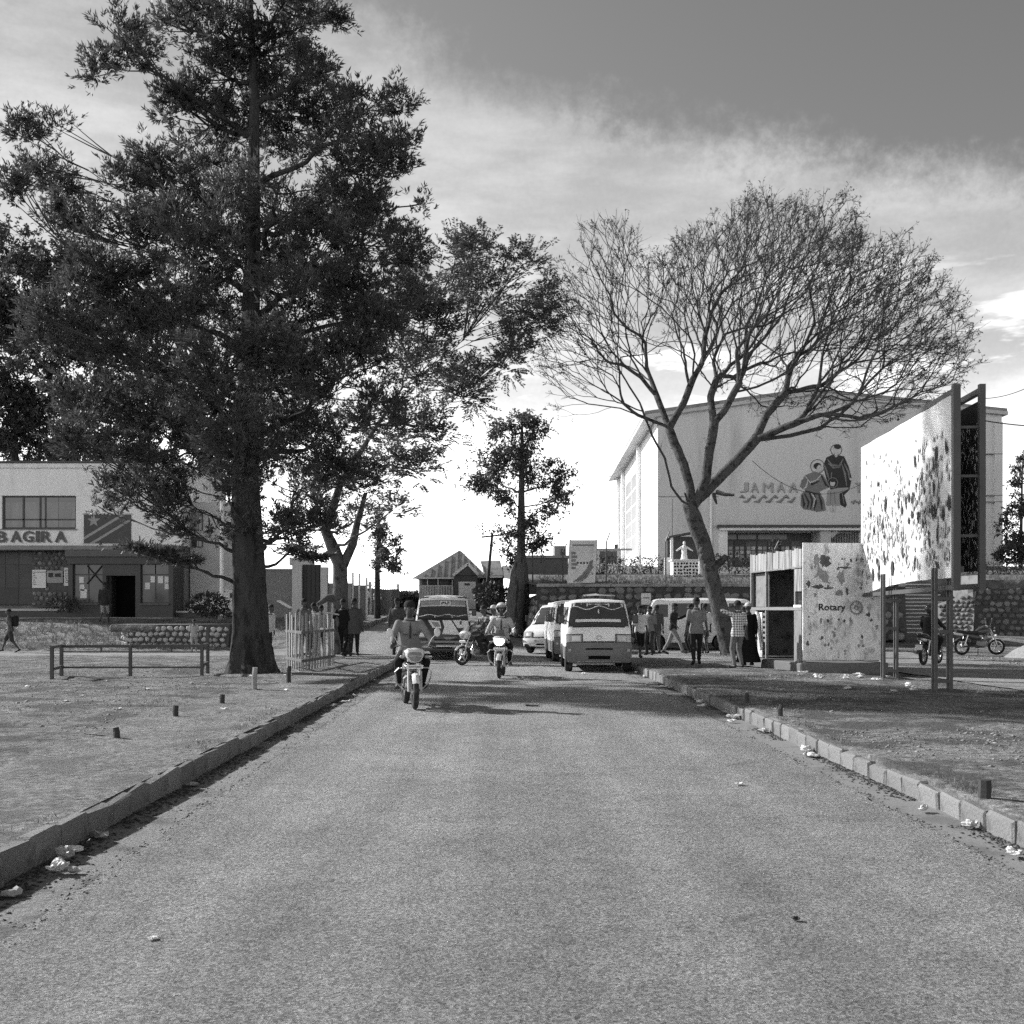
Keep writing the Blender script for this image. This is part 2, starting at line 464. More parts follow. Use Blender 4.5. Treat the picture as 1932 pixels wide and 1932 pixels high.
# the junction and the road climbing away from it
JY = list(np.arange(33.9, 46.2, 0.3))
strip_sheet('junction', JY, lambda y: -4.6 - 0.12 * (y - 34) + wob(y, 3, .12), lambda y: 15.5, M_ASPH, 0.016, 80)
strip_sheet('far_road', list(np.arange(46.0, 108, 1.0)), lambda y: -5.9 - 0.02 * (y - 46) + wob(y, 3, .1), lambda y: -0.6 + wob(y, 5, .1), M_LANE, 0.012, 16)
strip_sheet('side_lane', list(np.arange(4, 46, .4)), lambda y: 10.0 + wob(y * .4, 11, .25), lambda y: 14.4 + wob(y * .4, 13, .3), M_LANE, 0.024, 14)
strip_sheet('footpath', list(np.arange(37.6, 42.6, .35)), lambda y: -34.0, lambda y: -5.0, M_LANE, 0.014, 90)
strip_sheet('cross_path', list(np.arange(33.2, 36.0, .35)), lambda y: 3.9 + 0.2 * (y - 33), lambda y: 10.2, M_LANE, 0.020, 24)

M_WORN = mat('trodden_earth', 0.235, rough=0.95, var=0.16, scale=0.9, bump=1.0, bdist=.09, bscale=11.0, spec=0.1, dirt=0.165, dscale=1.6, dlo=0.48, dhi=0.60, fine=0.7)
strip_sheet('worn_path', list(np.arange(2, 33.6, .2)), lambda y: -4.75 - .25 * math.sin(y * .5) + wob(y * .5, 21, .35), lambda y: -3.02, M_WORN, 0.012, 9, fn=H)
# ------------------------------------------------------------------ kerbs: one block after another
def kerb(name, x_face, side, y0, y1, L, seed, extra=()):
    root = empty(name, (x_face, 0, 0)); tag(root, kind='structure')
    r_ = rng(seed); meshes = []
    for k in range(14):
        mb = MB(); t = r_.uniform(.13, .15)
        mb.box((side * t / 2, 0, .045), (t, L - r_.uniform(.004, .016), .29 + r_.uniform(-.012, .012)), b=r_.uniform(.012, .03))
        mb.v = [(x + .009 * r_.uniform(-1, 1), y + .004 * r_.uniform(-1, 1), z + .010 * r_.uniform(-1, 1)) for x, y, z in mb.v]
        me = bpy.data.meshes.new('kerb_block'); me.from_pydata(mb.v, [], mb.f); me.materials.append(M_CONC); meshes.append(me)
    y = y0
    while y < y1:
        o = obj('kerb_block', r_.choice(meshes), M_CONC, root)
        o.location = (r_.uniform(-.02, .02) + .03 * mnoise.noise((y * .35, seed, 0)), y, r_.uniform(-.018, .006) + .025 * mnoise.noise((y * .4, seed, 4)) - (.02 if side > 0 else .004)); o.rotation_euler = (r_.uniform(-.02, .02), r_.uniform(-.05, .05), r_.uniform(-.025, .025))
        y += L
    for (ex, ey, ea) in extra:
        o = obj('kerb_block', r_.choice(meshes), M_CONC, root); o.location = (ex - x_face, ey, -.01); o.rotation_euler = (0, 0, ea)
    return root
kerb('kerb_left', -2.94, -1, -2, 33.6, .475, 5, [(-3.02, 34.05, .35), (-3.25, 34.35, .95), (-3.62, 34.5, 1.35)])
kerb('kerb_right', 3.62, 1, -2, 31.2, .445, 6, [(3.68, 31.75, -.25), (3.86, 32.15, -.6), (4.15, 32.45, -1.0), (4.55, 32.6, -1.35), (5.0, 32.68, -1.5)])
# the upper kerb along the climbing road on the left
def upper_kerb():
    root = empty('kerb_upper', (0, 0, 0)); tag(root, kind='structure')
    r_ = rng(9); y = 44.0
    mb = MB().box((0, 0, 0), (.16, .98, .3), b=.015); me = bpy.data.meshes.new('kerb_block'); me.from_pydata(mb.v, [], mb.f); me.materials.append(M_CONC)
    while y < 84:
        x = -5.95 - .021 * (y - 46) - .3 * (y < 46) * (46 - y) * .2
        o = obj('kerb_block', me, M_CONC, root); o.location = (x, y, H0(x + .2, y) + .04 + r_.uniform(-.015, .015)); o.rotation_euler = (.03, r_.uniform(-.03, .03), .02 + r_.uniform(-.02, .02))
        y += 1.0
upper_kerb()

# ------------------------------------------------------------------ terrace of the church, stone walls, steps
def terrace_z(x, y):
    return 2.68 + 0.068 * max(0, y - 50) * min(1, 1) + 0.05 * mnoise.noise((x * .4, y * .4, 2))
M_GRASSY = mat('dry_grass_ground', 0.20, rough=0.95, var=0.16, scale=0.8, bump=0.8, bscale=7.0, spec=0.1, dirt=0.12, dscale=1.5, dlo=0.45, dhi=0.62, fine=0.2)
def terrace():
    xs = [0.3, 0.8, 1.2, 1.7] + list(np.arange(2.5, 17.9, 1.0)) + [17.85, 17.86] + list(np.arange(18.5, 23.2, .75)) + [23.3, 23.31] + list(np.arange(24, 60, 2)) + [80, 120]
    def y0(x):
        if x < 1.7: return 50.2 + (1.7 - x) / 1.4 * 8
        if x < 17.855: return 50.2
        if x < 23.305: return 59.2
        return 54.8
    V = []; ts = [0, .03, .07, .12, .2, .3, .45, .65, .82, 1.0]
    for x in xs:
        for t in ts:
            y = y0(x) + (130 - y0(x)) * t * (0.4 + 0.6 * t)
            V.append((x, y, terrace_z(x, min(y, 86))))
    n = len(ts); F = []
    for i in range(len(xs) - 1):
        for j in range(n - 1):
            F.append((i * n + j, (i + 1) * n + j, (i + 1) * n + j + 1, i * n + j + 1))
    me = np_mesh('terrace', np.array(V), np.array(F)); me.shade_smooth()
    tag(obj('terrace', me, M_GRASSY), kind='structure')
terrace()
M_BANK = M_GRASSY
def bank_face(name, x0, x1, y, z0, z1):
    tag(MB().add([(x0, y[0], z0), (x1, y[1], z0), (x1, y[1], z1), (x0, y[0], z1)], [(0, 1, 2, 3)]).build(name, M_GRASSY), kind='structure')
bank_face('bank', 17.86, 17.87, (50.0, 59.3), 0, 3.3)
bank_face('bank', 17.8, 23.4, (59.25, 59.25), 0, 3.35)
bank_face('bank', 23.3, 23.31, (59.3, 54.5), 0, 3.3)
bank_face('bank', 23.2, 90, (54.85, 54.85), 0, 3.05)

M_STONE = mat('wall_stone', 0.16, rough=0.9, var=0.14, scale=3.0, bump=0.6, bscale=14.0, rand=0.5, spec=0.15, fine=0.15)
M_STONE_PALE = mat('pale_wall_stone', 0.24, rough=0.9, var=0.14, scale=3.0, bump=0.6, bscale=14.0, rand=0.4, spec=0.15, fine=0.15)
M_MORTAR = mat('dark_mortar', 0.075, rough=0.95, var=0.2, scale=2.0, bump=0.6, bscale=18.0, spec=0.1, fine=0.2)
M_MORTAR_L = mat('pale_mortar', 0.30, rough=0.95, var=0.15, scale=2.0, bump=0.5, bscale=18.0, spec=0.1, fine=0.2)
M_CAP = mat('cap_concrete', 0.33, rough=0.9, var=0.15, scale=1.5, bump=0.3, bscale=20.0, spec=0.15, dirt=0.2, dscale=2.0)
_stone_meshes = {}
def stone_meshes(m, seed=1):
    key = m.name
    if key in _stone_meshes: return _stone_meshes[key]
    r_ = rng(seed); out = []
    for k in range(9):
        n = r_.choice((5, 6, 7)); rings = []
        for (rad, d) in ((1.0, .12), (.98, -.12), (.74, -.30), (.3, -.36)):
            rings.append([Vector((math.cos(2 * math.pi * j / n + .3) * rad * .5, d, math.sin(2 * math.pi * j / n + .3) * rad * .5)) for j in range(n)])
        jit = [(r_.uniform(.85, 1.18), r_.uniform(-.05, .05)) for _ in range(n)]
        rings = [[Vector((p.x * jit[j][0], p.y + jit[j][1] * .6, p.z * jit[j][0])) for j, p in enumerate(ring)] for ring in rings]
        mb = MB().loft(rings); me = bpy.data.meshes.new('stone'); me.from_pydata(mb.v, [], mb.f); me.materials.append(m)
        me.shade_smooth(); me.set_sharp_from_angle(angle=R(50)); out.append(me)
    _stone_meshes[key] = out
    return out
def stone_wall(name, label, a, b, za, zb, zt_a, zt_b, sw, sh, m, mm, seed, batter=0.12, thick=.5, cap=None, limit=300, kind_=None, group=None):
    """wall from plan point a to b (left to right as seen); bottoms za, zb, tops zt_a, zt_b; its face leans back by batter"""
    a, b = Vector((a[0], a[1], 0)), Vector((b[0], b[1], 0)); d = (b - a); L = d.length; d.normalize(); nrm = Vector((d.y, -d.x, 0))
    root = empty(name, a, math.atan2(d.y, d.x), label, 'wall', group)
    lean = lambda z, z0, z1: batter * (z - z0)
    mb = MB(); n = max(2, int(L / 1.5))
    rings = []
    for i in range(n + 1):
        t = i / n; z0 = za + (zb - za) * t; z1 = zt_a + (zt_b - zt_a) * t
        rings.append([Vector((L * t, 0, z0)), Vector((L * t, batter * (z1 - z0), z1)), Vector((L * t, batter * (z1 - z0) + thick, z1)), Vector((L * t, thick + batter * (z1 - z0), z0))])
    mb.loft(rings); mb.build('mortar_core', mm, root)
    r_ = rng(seed); ms = stone_meshes(m, 3); cnt = 0; spare = MB()
    cols = int(L / sw)
    hmax = max(zt_a - za, zt_b - zb)
    rows = int(hmax / sh)
    for j in range(rows):
        off = r_.uniform(0, sw)
        for i in range(cols + 1):
            x = (i + .5) * sw + (off if j % 2 else off - sw / 2) - sw / 2 + r_.uniform(-.12, .12) * sw
            if x < sw * .4 or x > L - sw * .4: continue
            t = x / L; z0 = za + (zb - za) * t; z1 = zt_a + (zt_b - zt_a) * t
            z = z0 + (j + .5) * sh + r_.uniform(-.1, .1) * sh
            if z > z1 - sh * .4: continue
            s1, s2 = sw * r_.uniform(.72, 1.06), sh * r_.uniform(.75, 1.08)
            me = r_.choice(ms)
            y = batter * (z - z0); rot = r_.uniform(-.35, .35)
            if cnt < limit:
                o = obj('stone', me, m, root); o.location = (x, y - .01, z); o.scale = (s1, r_.uniform(.16, .26), s2); o.rotation_euler = (-math.atan(batter), rot, 0)
                cnt += 1
            else:
                M = Matrix.Translation((x, y - .01, z)) @ Euler((-math.atan(batter), rot, 0)).to_matrix().to_4x4() @ Matrix.Diagonal((s1, .2, s2, 1))
                spare.add([v.co for v in me.vertices], [tuple(p.vertices) for p in me.polygons], M)
    if spare.v: tag(spare.build('small_stones', m, root), kind='stuff')
    if cap is not None:
        mb = MB()
        for i in range(n):
            t0, t1 = i / n, (i + 1) / n
            z0 = zt_a + (zt_b - zt_a) * t0; z1 = zt_a + (zt_b - zt_a) * t1
            yb = batter * (zt_a - za)
            mb.bar((L * t0 + .004, yb + thick / 2 - .04, z0 + .07), (L * t1 - .004, yb + thick / 2 - .04, z1 + .07), thick + .14, .14, b=.015)
        mb.build('coping', cap, root)
    return root
stone_wall('stone_retaining_wall', 'long dark rubble stone retaining wall with pale coping behind the minibuses', (1.7, 49.6), (17.8, 49.6), .1, .3, 2.62, 2.62, .42, .31, M_STONE, M_MORTAR, 21, cap=M_CAP)
stone_wall('stone_return_wall', 'sloping rubble stone wall receding beside the fluted tree trunk', (-.1, 58.5), (1.68, 49.7), .5, .1, 1.6, 2.55, .4, .32, M_STONE_PALE, M_MORTAR, 22, batter=.25, thick=.6)
stone_wall('stone_cheek_wall', 'dark rubble stone wall on the right of the concrete steps', (22.7, 54.2), (31, 54.2), .3, .3, 2.62, 2.62, .36, .29, M_STONE, M_MORTAR, 23, thick=.6, limit=220)
stone_wall('stepped_flank_wall', 'small pale mortared stone wall stepping down beside the concrete steps', (21.35, 55.6), (22.6, 54.25), .3, .3, 1.9, 2.5, .26, .2, M_STONE, M_MORTAR_L, 24, thick=.35)

def steps():
    root = empty('stone_steps', (0, 55.0, 0), 0, 'wide flight of concrete steps behind the billboard legs', 'steps')
    x0, x1 = 17.95, 22.5; n = 14; z0 = .36; rise = (2.95 - z0) / n; tread = .30
    m = mat('step_riser_shade', .13, rough=.9, var=.14, scale=1.5, bump=.4, bscale=15, spec=.15, dirt=.15, dscale=2.0, fine=.1)
    mt = mat('step_tread_lit', .55, rough=.9, var=.12, scale=2, spec=.15)  # treads pale, risers dark: light and shade put into the concrete's colour
    for i in range(n):
        z = z0 + rise * (i + 1)
        MB().box(((x0 + x1) / 2, i * tread + .6, z - rise * .5 - .03), (x1 - x0, 1.2, rise - .05), b=.01).build('riser', m, root)
        MB().box(((x0 + x1) / 2, i * tread + .58, z - .028), (x1 - x0 + .02, 1.2, .055), b=.01).build('tread', mt, root)
steps()
# ------------------------------------------------------------------ buildings
M_WHITE = mat('white_paint', .84, rough=.8, var=.05, scale=.8, bump=.15, bscale=12, spec=.2, dirt=.64, dscale=1.1, dlo=.50, dhi=.70, fine=.04, streak=.7)
M_CREAM = mat('pale_render', .52, rough=.85, var=.06, scale=.6, bump=.2, bscale=10, spec=.2, dirt=.42, dscale=.5, dlo=.5, dhi=.7, fine=.04)
M_CHURCH = mat('church_render', .64, rough=.85, var=.05, scale=.25, bump=.15, bscale=6, spec=.2, dirt=.50, dscale=.6, dlo=.48, dhi=.70, fine=.05, streak=.88)
M_MIDW = mat('grey_render', .26, rough=.85, var=.08, scale=.6, bump=.2, bscale=10, spec=.2, dirt=.2, dscale=.8)
M_DARKW = mat('dark_paint', .085, rough=.7, var=.12, scale=1.0, bump=.1, bscale=12, spec=.3)
M_BLACK = mat('dark_interior', .006, rough=.9, var=.2, scale=2, spec=.05)
M_GLASS = glass_mat('window_glass', .035, .05)
M_CURT = mat('curtained_glass', .16, rough=.18, var=.35, scale=3.0, spec=.5, streak=.85)
M_PAPER = mat('paper', .72, rough=.8, var=.06, scale=3, spec=.1, dirt=.5, dscale=3, dlo=.6, dhi=.75)
M_INK = mat('ink', .05, rough=.7, var=.2, scale=4)
M_GREYINK = mat('grey_print', .22, rough=.7, var=.2, scale=4)
M_FRAME = mat('window_frame_metal', .07, rough=.5, var=.1, scale=4)
M_ROOF = mat('metal_roof', .25, rough=.6, var=.10, scale=.8, bump=.2, bscale=8, spec=.3, dirt=.17, dscale=1.2)
M_LETTER = mat('letter_paint', .11, rough=.6, var=.1, scale=3)
M_LETTER2 = mat('letter_shade', .30, rough=.7, var=.1, scale=3)

def bounds_box(mb, x0, x1, y0, y1, z0, z1, b=0.0):
    return mb.box(((x0 + x1) / 2, (y0 + y1) / 2, (z0 + z1) / 2), (abs(x1 - x0), abs(y1 - y0), abs(z1 - z0)), b=b)
def panel(name, m, parent, x0, x1, y0, y1, z0, z1, b=0.0):
    return bounds_box(MB(), x0, x1, y0, y1, z0, z1, b).build(name, m, parent)

def commune_office():
    Y, GZ = 55.0, 1.24
    X0 = atx(0, Y)
    root = empty('commune_office', (X0, Y, GZ), 0, 'two storey white office lettered BAGIRA with a painted flag on its front', 'building')
    lx = lambda z: z / 4 * Y / FOC
    lz = lambda z: atz(837 + z / 4, Y) - GZ
    P = lambda name, m, a, b, y0, y1, c, d, bb=0.0: panel(name, m, root, lx(a), lx(b), y0, y1, lz(d), lz(c), bb)
    # upper storey
    P('wall', M_WHITE, -700, 1370, .02, .35, 185, 392)
    P('wall', M_WHITE, -700, 1370, .02, .35, 645, 772)
    P('wall', M_WHITE, 572, 1370, .024, .35, 392.5, 644.5)
    P('wall', M_WHITE, -700, 12, .024, .35, 392.5, 644.5)
    P('wall', M_WHITE, 1366, 1371, .36, 9, 186, 771)
    P('core', M_MIDW, -700, 1360, .9, 9, 190, 1300)
    P('cornice', M_WHITE, -710, 1380, -.12, 9.1, 150, 184.6, .01)
    P('roof', M_DARKW, -716, 1386, -.2, 9.2, 134, 149.6, .01)
    P('ledge', M_MIDW, -710, 1374, -.55, .4, 773, 806, .015)
    # window band
    f = P('window', M_FRAME, 12, 572, .16, .22, 393, 404)
    for (a, b, c, d) in ((12, 572, 630, 644), (12, 26, 404, 630), (558, 572, 404, 630), (160, 174, 404, 630), (288, 300, 404, 630), (328, 338, 404, 630), (26, 558, 566, 576)):
        panel('window_bar', M_FRAME, f, lx(a), lx(b), .155, .215, lz(d), lz(c))
    for (a, b) in ((26, 160), (174, 288), (300, 328), (338, 430), (432, 558)):
        panel('pane', M_CURT, f, lx(a), lx(b), .19, .20, lz(566), lz(440)); panel('pane', M_CURT, f, lx(a), lx(b), .19, .20, lz(630), lz(576)); panel('pane', M_GLASS, f, lx(a), lx(b), .19, .20, lz(440), lz(404))
    panel('sill', M_MIDW, f, lx(0), lx(580), -.06, .25, lz(652), lz(645))
    # lettering with a drop shade
    for ch, a, b in (('B', -32, 52), ('A', 82, 162), ('G', 174, 252), ('I', 272, 298), ('R', 312, 388), ('A', 416, 500)):
        for (nm, mm, off, dep, sh) in (('letter', M_LETTER, -.03, .05, 0), ('letter_shade', M_LETTER2, -.005, .03, 10)):
            t = text_mesh(nm, ch, .72, dep, mm, root, offset=.012)
            xs = [v.co.x for v in t.data.vertices]; zs = [v.co.z for v in t.data.vertices]
            t.scale = ((lx(b) - lx(a)) / (max(xs) - min(xs)), 1, (lz(660) - lz(742)) / (max(zs) - min(zs)))
            t.location = (lx(a + sh) - min(xs) * t.scale.x, off, lz(742 + sh * .6) - min(zs) * t.scale.z)
    # painted flag
    w, h = lx(990) - lx(632), lz(535) - lz(752)
    fl = panel('painted_flag', mat('flag_field', .095, rough=.8, var=.08, scale=1.5), root, lx(632), lx(990), .008, .03, lz(752), lz(535))
    for (a, b, c, d) in ((620, 1000, 525, 535), (620, 1000, 752, 760)): P('flag_border', M_CREAM, a, b, .006, .03, c, d)
    T = Matrix.Translation((lx(632), 0, lz(752)))
    def band(b, b2): return [(0, 0), (b, 0), (w, h - b2), (w, h), (w - b, h), (0, b2)]
    MB().prism(band(.50, .30), .002, .008, T).build('flag_stripe', mat('flag_stripe_pale', .34, var=.08, scale=2), root)
    MB().prism(band(.27, .16), -.004, .002, T).build('flag_stripe', mat('flag_stripe_dark', .10, var=.08, scale=2), root)
    star = [(.48 + math.sin(math.pi * k / 5) * (.33 if k % 2 == 0 else .135), 1.09 + math.cos(math.pi * k / 5) * (.33 if k % 2 == 0 else .135)) for k in range(10)]
    MB().prism(list(reversed(star)), .0, .008, T).build('flag_star', mat('flag_star_paint', .33, var=.08, scale=2), root)
    # set-back wing behind the big trunk
    wg = P('wing_wall', M_CREAM, 1372, 1760, 1.5, 1.8, 420, 1300)
    for (c, d) in ((500, 640), (690, 770)):
        wn_ = P('window', M_FRAME, 1384, 1470, 1.44, 1.5, c, d)
        for k in range(3): panel('pane', M_CURT if c < 600 else M_GLASS, wn_, lx(1390 + k * 26), lx(1412 + k * 26), 1.42, 1.44, lz(d - 6), lz(c + 6))
    # ground floor
    sh = P('metal_shutter', mat('shutter_paint', .07, rough=.6, var=.12, scale=1), -700, 208, .62, .7, 808, 1216)
    for (a, b, c, d) in ((-90, 0, 815, 905), (4, 102, 815, 905), (106, 205, 815, 905), (-90, 0, 910, 1085), (4, 102, 910, 1085), (106, 205, 910, 1085), (-90, 100, 1090, 1210), (106, 205, 1090, 1210)):
        panel('shutter_panel', mat('shutter_panel_paint', .085, rough=.6, var=.14, scale=2, rand=.25), sh, lx(a), lx(b), .60, .62, lz(d), lz(c))
    P('wall', mat('clad_mortar', .10, rough=.9, var=.15, scale=3), 210, 572, .5, .7, 808, 1232)
    r_ = rng(4); ms = stone_meshes(mat('clad_stone', .17, rough=.85, var=.1, scale=3, bump=.4, bscale=12, rand=.35), 5)
    for j in range(11):
        for i in range(9):
            zx, zy = 232 + i * 39 + (j % 2) * 16 + r_.uniform(-5, 5), 826 + j * 38 + r_.uniform(-4, 4)
            if zx > 560 or (945 < zy < 1095 and zx < 565): continue
            o = obj('cladding_stone', r_.choice(ms), None, root); o.location = (lx(zx), .49, lz(zy)); o.scale = (.26 * r_.uniform(.8, 1.1), .14, .23 * r_.uniform(.8, 1.1)); o.rotation_euler = (0, r_.uniform(-.3, .3), 0)
    for (a, b, c, d, kind) in ((216, 320, 950, 1088, 0), (326, 449, 955, 1050, 1), (458, 560, 935, 1072, 0)):
        p = P('notice_board', M_PAPER if kind == 0 else mat('grey_card', .33, var=.1, scale=3), a, b, .42, .45, c, d)
        q = MB()
        if kind:
            bounds_box(q, lx(a + 14), lx(a + 50), .412, .42, lz(c + 52), lz(c + 18)); bounds_box(q, lx(a + 62), lx(b - 14), .412, .42, lz(c + 50), lz(c + 22))
        else:
            for k in range(6): bounds_box(q, lx(a + 8), lx(a + 20 + 7 * (k % 3)), .412, .42, lz(c + 32 + k * 16), lz(c + 27 + k * 16))
            bounds_box(q, lx(a + 4), lx(b - 4), .412, .42, lz(c + 20), lz(c + 16))
        q.build('print', M_INK, p)
    # porch
    P('porch_beam', M_DARKW, 566, 1346, -1.0, .5, 862, 916, .02); P('porch_roof', mat('porch_roof_paint', .12, var=.1, scale=2), 556, 1356, -1.1, .5, 812, 861.5, .02)
    for (a, b, c, d) in ((566, 600, 917, 1310), (822, 850, 917, 1310), (1066, 1104, 917, 1310), (1312, 1346, 917, 1310), (600, 822, 1205, 1310), (1104, 1312, 1205, 1310), (850, 1066, 917, 1000)):
        P('porch_wall', M_DARKW, a, b, -.9, -.62, c, d)
    P('porch_side', M_DARKW, 566, 576, -.61, .5, 917, 1310); P('porch_side', M_DARKW, 1336, 1346, -.61, 1.5, 917, 1310)
    dr = P('door', M_BLACK, 850, 1066, .1, .2, 1000, 1310)  # black panel filling the open doorway, its colour stands in for the unlit interior
    P('door_jamb', mat('jamb', .045, var=.1, scale=2), 850, 872, -.6, .1, 1001, 1310); P('door_jamb', mat('jamb', .045), 1060, 1066, -.6, .1, 1001, 1310)
    for (a, b) in ((600, 822), (1104, 1312)):
        wd = P('window', M_FRAME, a, b, -.74, -.70, 1198, 1205)
        panel('window_bar', M_FRAME, wd, lx(a), lx(b), -.74, -.70, lz(996), lz(988)); panel('window_bar', M_FRAME, wd, lx((a + b) / 2 - 4), lx((a + b) / 2 + 4), -.74, -.70, lz(1198), lz(996))
        panel('pane', mat('porch_glass', .06, rough=.2, var=.3, scale=1.5, spec=.5), wd, lx(a), lx((a + b) / 2 - 4), -.72, -.71, lz(1198), lz(917)); panel('pane', mat('porch_glass', .06), wd, lx((a + b) / 2 + 4), lx(b), -.72, -.71, lz(1198), lz(917))
        panel('sill', mat('sill_paint', .13), wd, lx(a - 10), lx(b + 6), -.98, -.7, lz(1218), lz(1206))
    MB().bar((lx(700), -.76, lz(925)), (lx(812), -.76, lz(1055)), .1, .03).bar((lx(812), -.77, lz(925)), (lx(700), -.77, lz(1060)), .1, .03).build('window_brace', mat('brace_paint', .035), root)
    for (a, c, s_) in ((640, 1008, 34), (644, 1066, 34), (648, 1102, 48), (1172, 1004, 34), (1226, 1004, 38), (1276, 1006, 34), (1130, 1052, 36), (1276, 1058, 32)):
        P('paper_notice', M_PAPER, a, a + s_, -.735, -.725, c, c + 46 * s_ / 34)
    # plinth, steps and apron
    P('plinth', M_DARKW, -700, 560, -.5, .6, 1262, 1330); P('plinth_top', M_CREAM, -700, 562, -.56, .62, 1246, 1262)
    P('apron', M_MIDW, -700, 1400, -2.2, -.9, 1309, 1345); P('plinth', M_DARKW, 1270, 1720, -.4, .6, 1276, 1330); P('plinth_top', M_CREAM, 1266, 1724, -.46, .62, 1262, 1275.5)
    return root
commune_office()

def annexe():
    Y = 60.0
    root = empty('roadside_annexe', (atx(340, Y), Y, 1.2), 0, 'low pale annexe with scalloped metal eave right of the office porch', 'building')
    L = lambda px: atx(px, Y) - atx(340, Y); Z = lambda py: atz(py, Y) - 1.2
    panel('wall', M_CREAM, root, L(336), L(440), .1, .3, Z(1118), Z(1072)); panel('wall', M_DARKW, root, L(336), L(440), .3, 3, 0, Z(1104))
    mb = MB()
    for k in range(26): mb.tube([(L(336 + k * 4), -.5, Z(1106)), (L(336 + k * 4), .6, Z(1096))], .07, 6)
    tag(mb.build('corrugated_eave', M_WHITE, root), kind=None)
    panel('rail', M_FRAME, root, L(336), L(440), -.05, .02, Z(1115), Z(1113)); panel('painted_sign', mat('sign_field', .42, var=.1), root, L(352), L(436), .02, .08, Z(1098), Z(1080))
    MB().tube([(L(372), 0, Z(1093)), (L(380), 0, Z(1086)), (L(390), 0, Z(1090)), (L(396), 0, Z(1084))], .09, 6).build('sign_stroke', M_INK, root)
    p = empty('white_flagpole', (atx(418.5, 52), 52, 1.15), 0, 'white painted pole standing left of the big trunk', 'pole')
    MB().tube([(0, 0, 0), (0, 0, 5.6)], [.1, .085], 10).build('shaft', M_WHITE, p, 1); MB().box((0, 0, .1), (.34, .34, .2), b=.02).build('footing', M_MIDW, p)
annexe()

def gatehouse():
    Y = 55.0
    root = empty('rendered_wall_house', (atx(502, Y), Y, 1.15), 0, 'grey roughcast wall with white pillar and dark gate right of the big trunk', 'building')
    L = lambda px: atx(px, Y) - atx(502, Y); Z = lambda py: atz(py, Y) - 1.15
    panel('wall', mat('roughcast', .22, rough=.95, var=.12, scale=2, bump=1.0, bscale=22, fine=.25), root, L(496), L(551), .05, 3, 0, Z(1076))
    panel('coping', M_MIDW, root, L(494), L(551.5), 0, .3, Z(1076), Z(1073))
    panel('pillar', M_CREAM, root, L(551.6), L(570), -.1, .4, 0, Z(1066)); panel('pillar', M_CREAM, root, L(605.2), L(618), -.1, .4, 0, Z(1070))
    panel('lintel', M_CREAM, root, L(545), L(585), .1, 1.2, Z(1065.8), Z(1052))
    g = panel('gate', mat('gate_steel', .045, rough=.5, var=.1, scale=1), root, L(570.2), L(605), .1, .16, .1, Z(1065))
    for k in range(4): panel('gate_rib', mat('gate_steel', .045), g, L(577 + k * 8), L(578 + k * 8), .06, .1, .12, Z(1066))
    panel('wall', M_MIDW, root, L(618.1), L(662), .1, .5, 0, Z(1100))
    # pale boundary wall with white posts further up
    r2 = empty('boundary_wall', (atx(655, 62), 62, 1.2), 0, 'pale panel wall with tall white posts behind the leaning tree', 'wall')
    L2 = lambda px: atx(px, 62) - atx(655, 62); Z2 = lambda py: atz(py, 62) - 1.2
    for (a, b) in ((655, 664), (668, 676), (679, 690)): panel('wall_panel', M_MIDW, r2, L2(a), L2(b), 0, .15, -.3, Z2(1104))
    for a, t in ((664.2, 1080), (676.2, 1082), (690.2, 1090)): panel('post', M_WHITE, r2, L2(a), L2(a + 3.2), -.08, .14, -.3, Z2(t))
gatehouse()

def plank_fence():
    root = empty('plank_fence', (0, 0, 0), 0, 'grey upright plank fence topped with slanting white stakes beside the climbing road', 'fence')
    a, b = Vector((atx(698, 76), 76, 0)), Vector((atx(751, 98), 98, 0)); n = 34; r_ = rng(3)
    m = mat('grey_plank', .15, rough=.9, var=.15, scale=2, rand=.35); mw = mat('white_stake', .6, var=.1)
    d = (b - a).normalized()
    for i in range(n):
        p = a.lerp(b, i / n); z = H0(p.x, p.y)
        MB().box((0, 0, .87), (.55, .05, 1.8 + r_.uniform(-.06, .06))).build('plank', m, root, loc=(p.x, p.y, z), rz=math.atan2(d.y, d.x) - .5)
        if i % 3 == 0:
            MB().bar((-.35, 0, 0), (.42, 0, .8), .09, .05).build('stake', mw, root, loc=(p.x, p.y, z + 1.72))
    for q in (a, b): MB().box((0, 0, 1.1), (.2, .2, 2.2)).build('post', mw, root, loc=(q.x, q.y, H0(q.x, q.y)))
plank_fence()

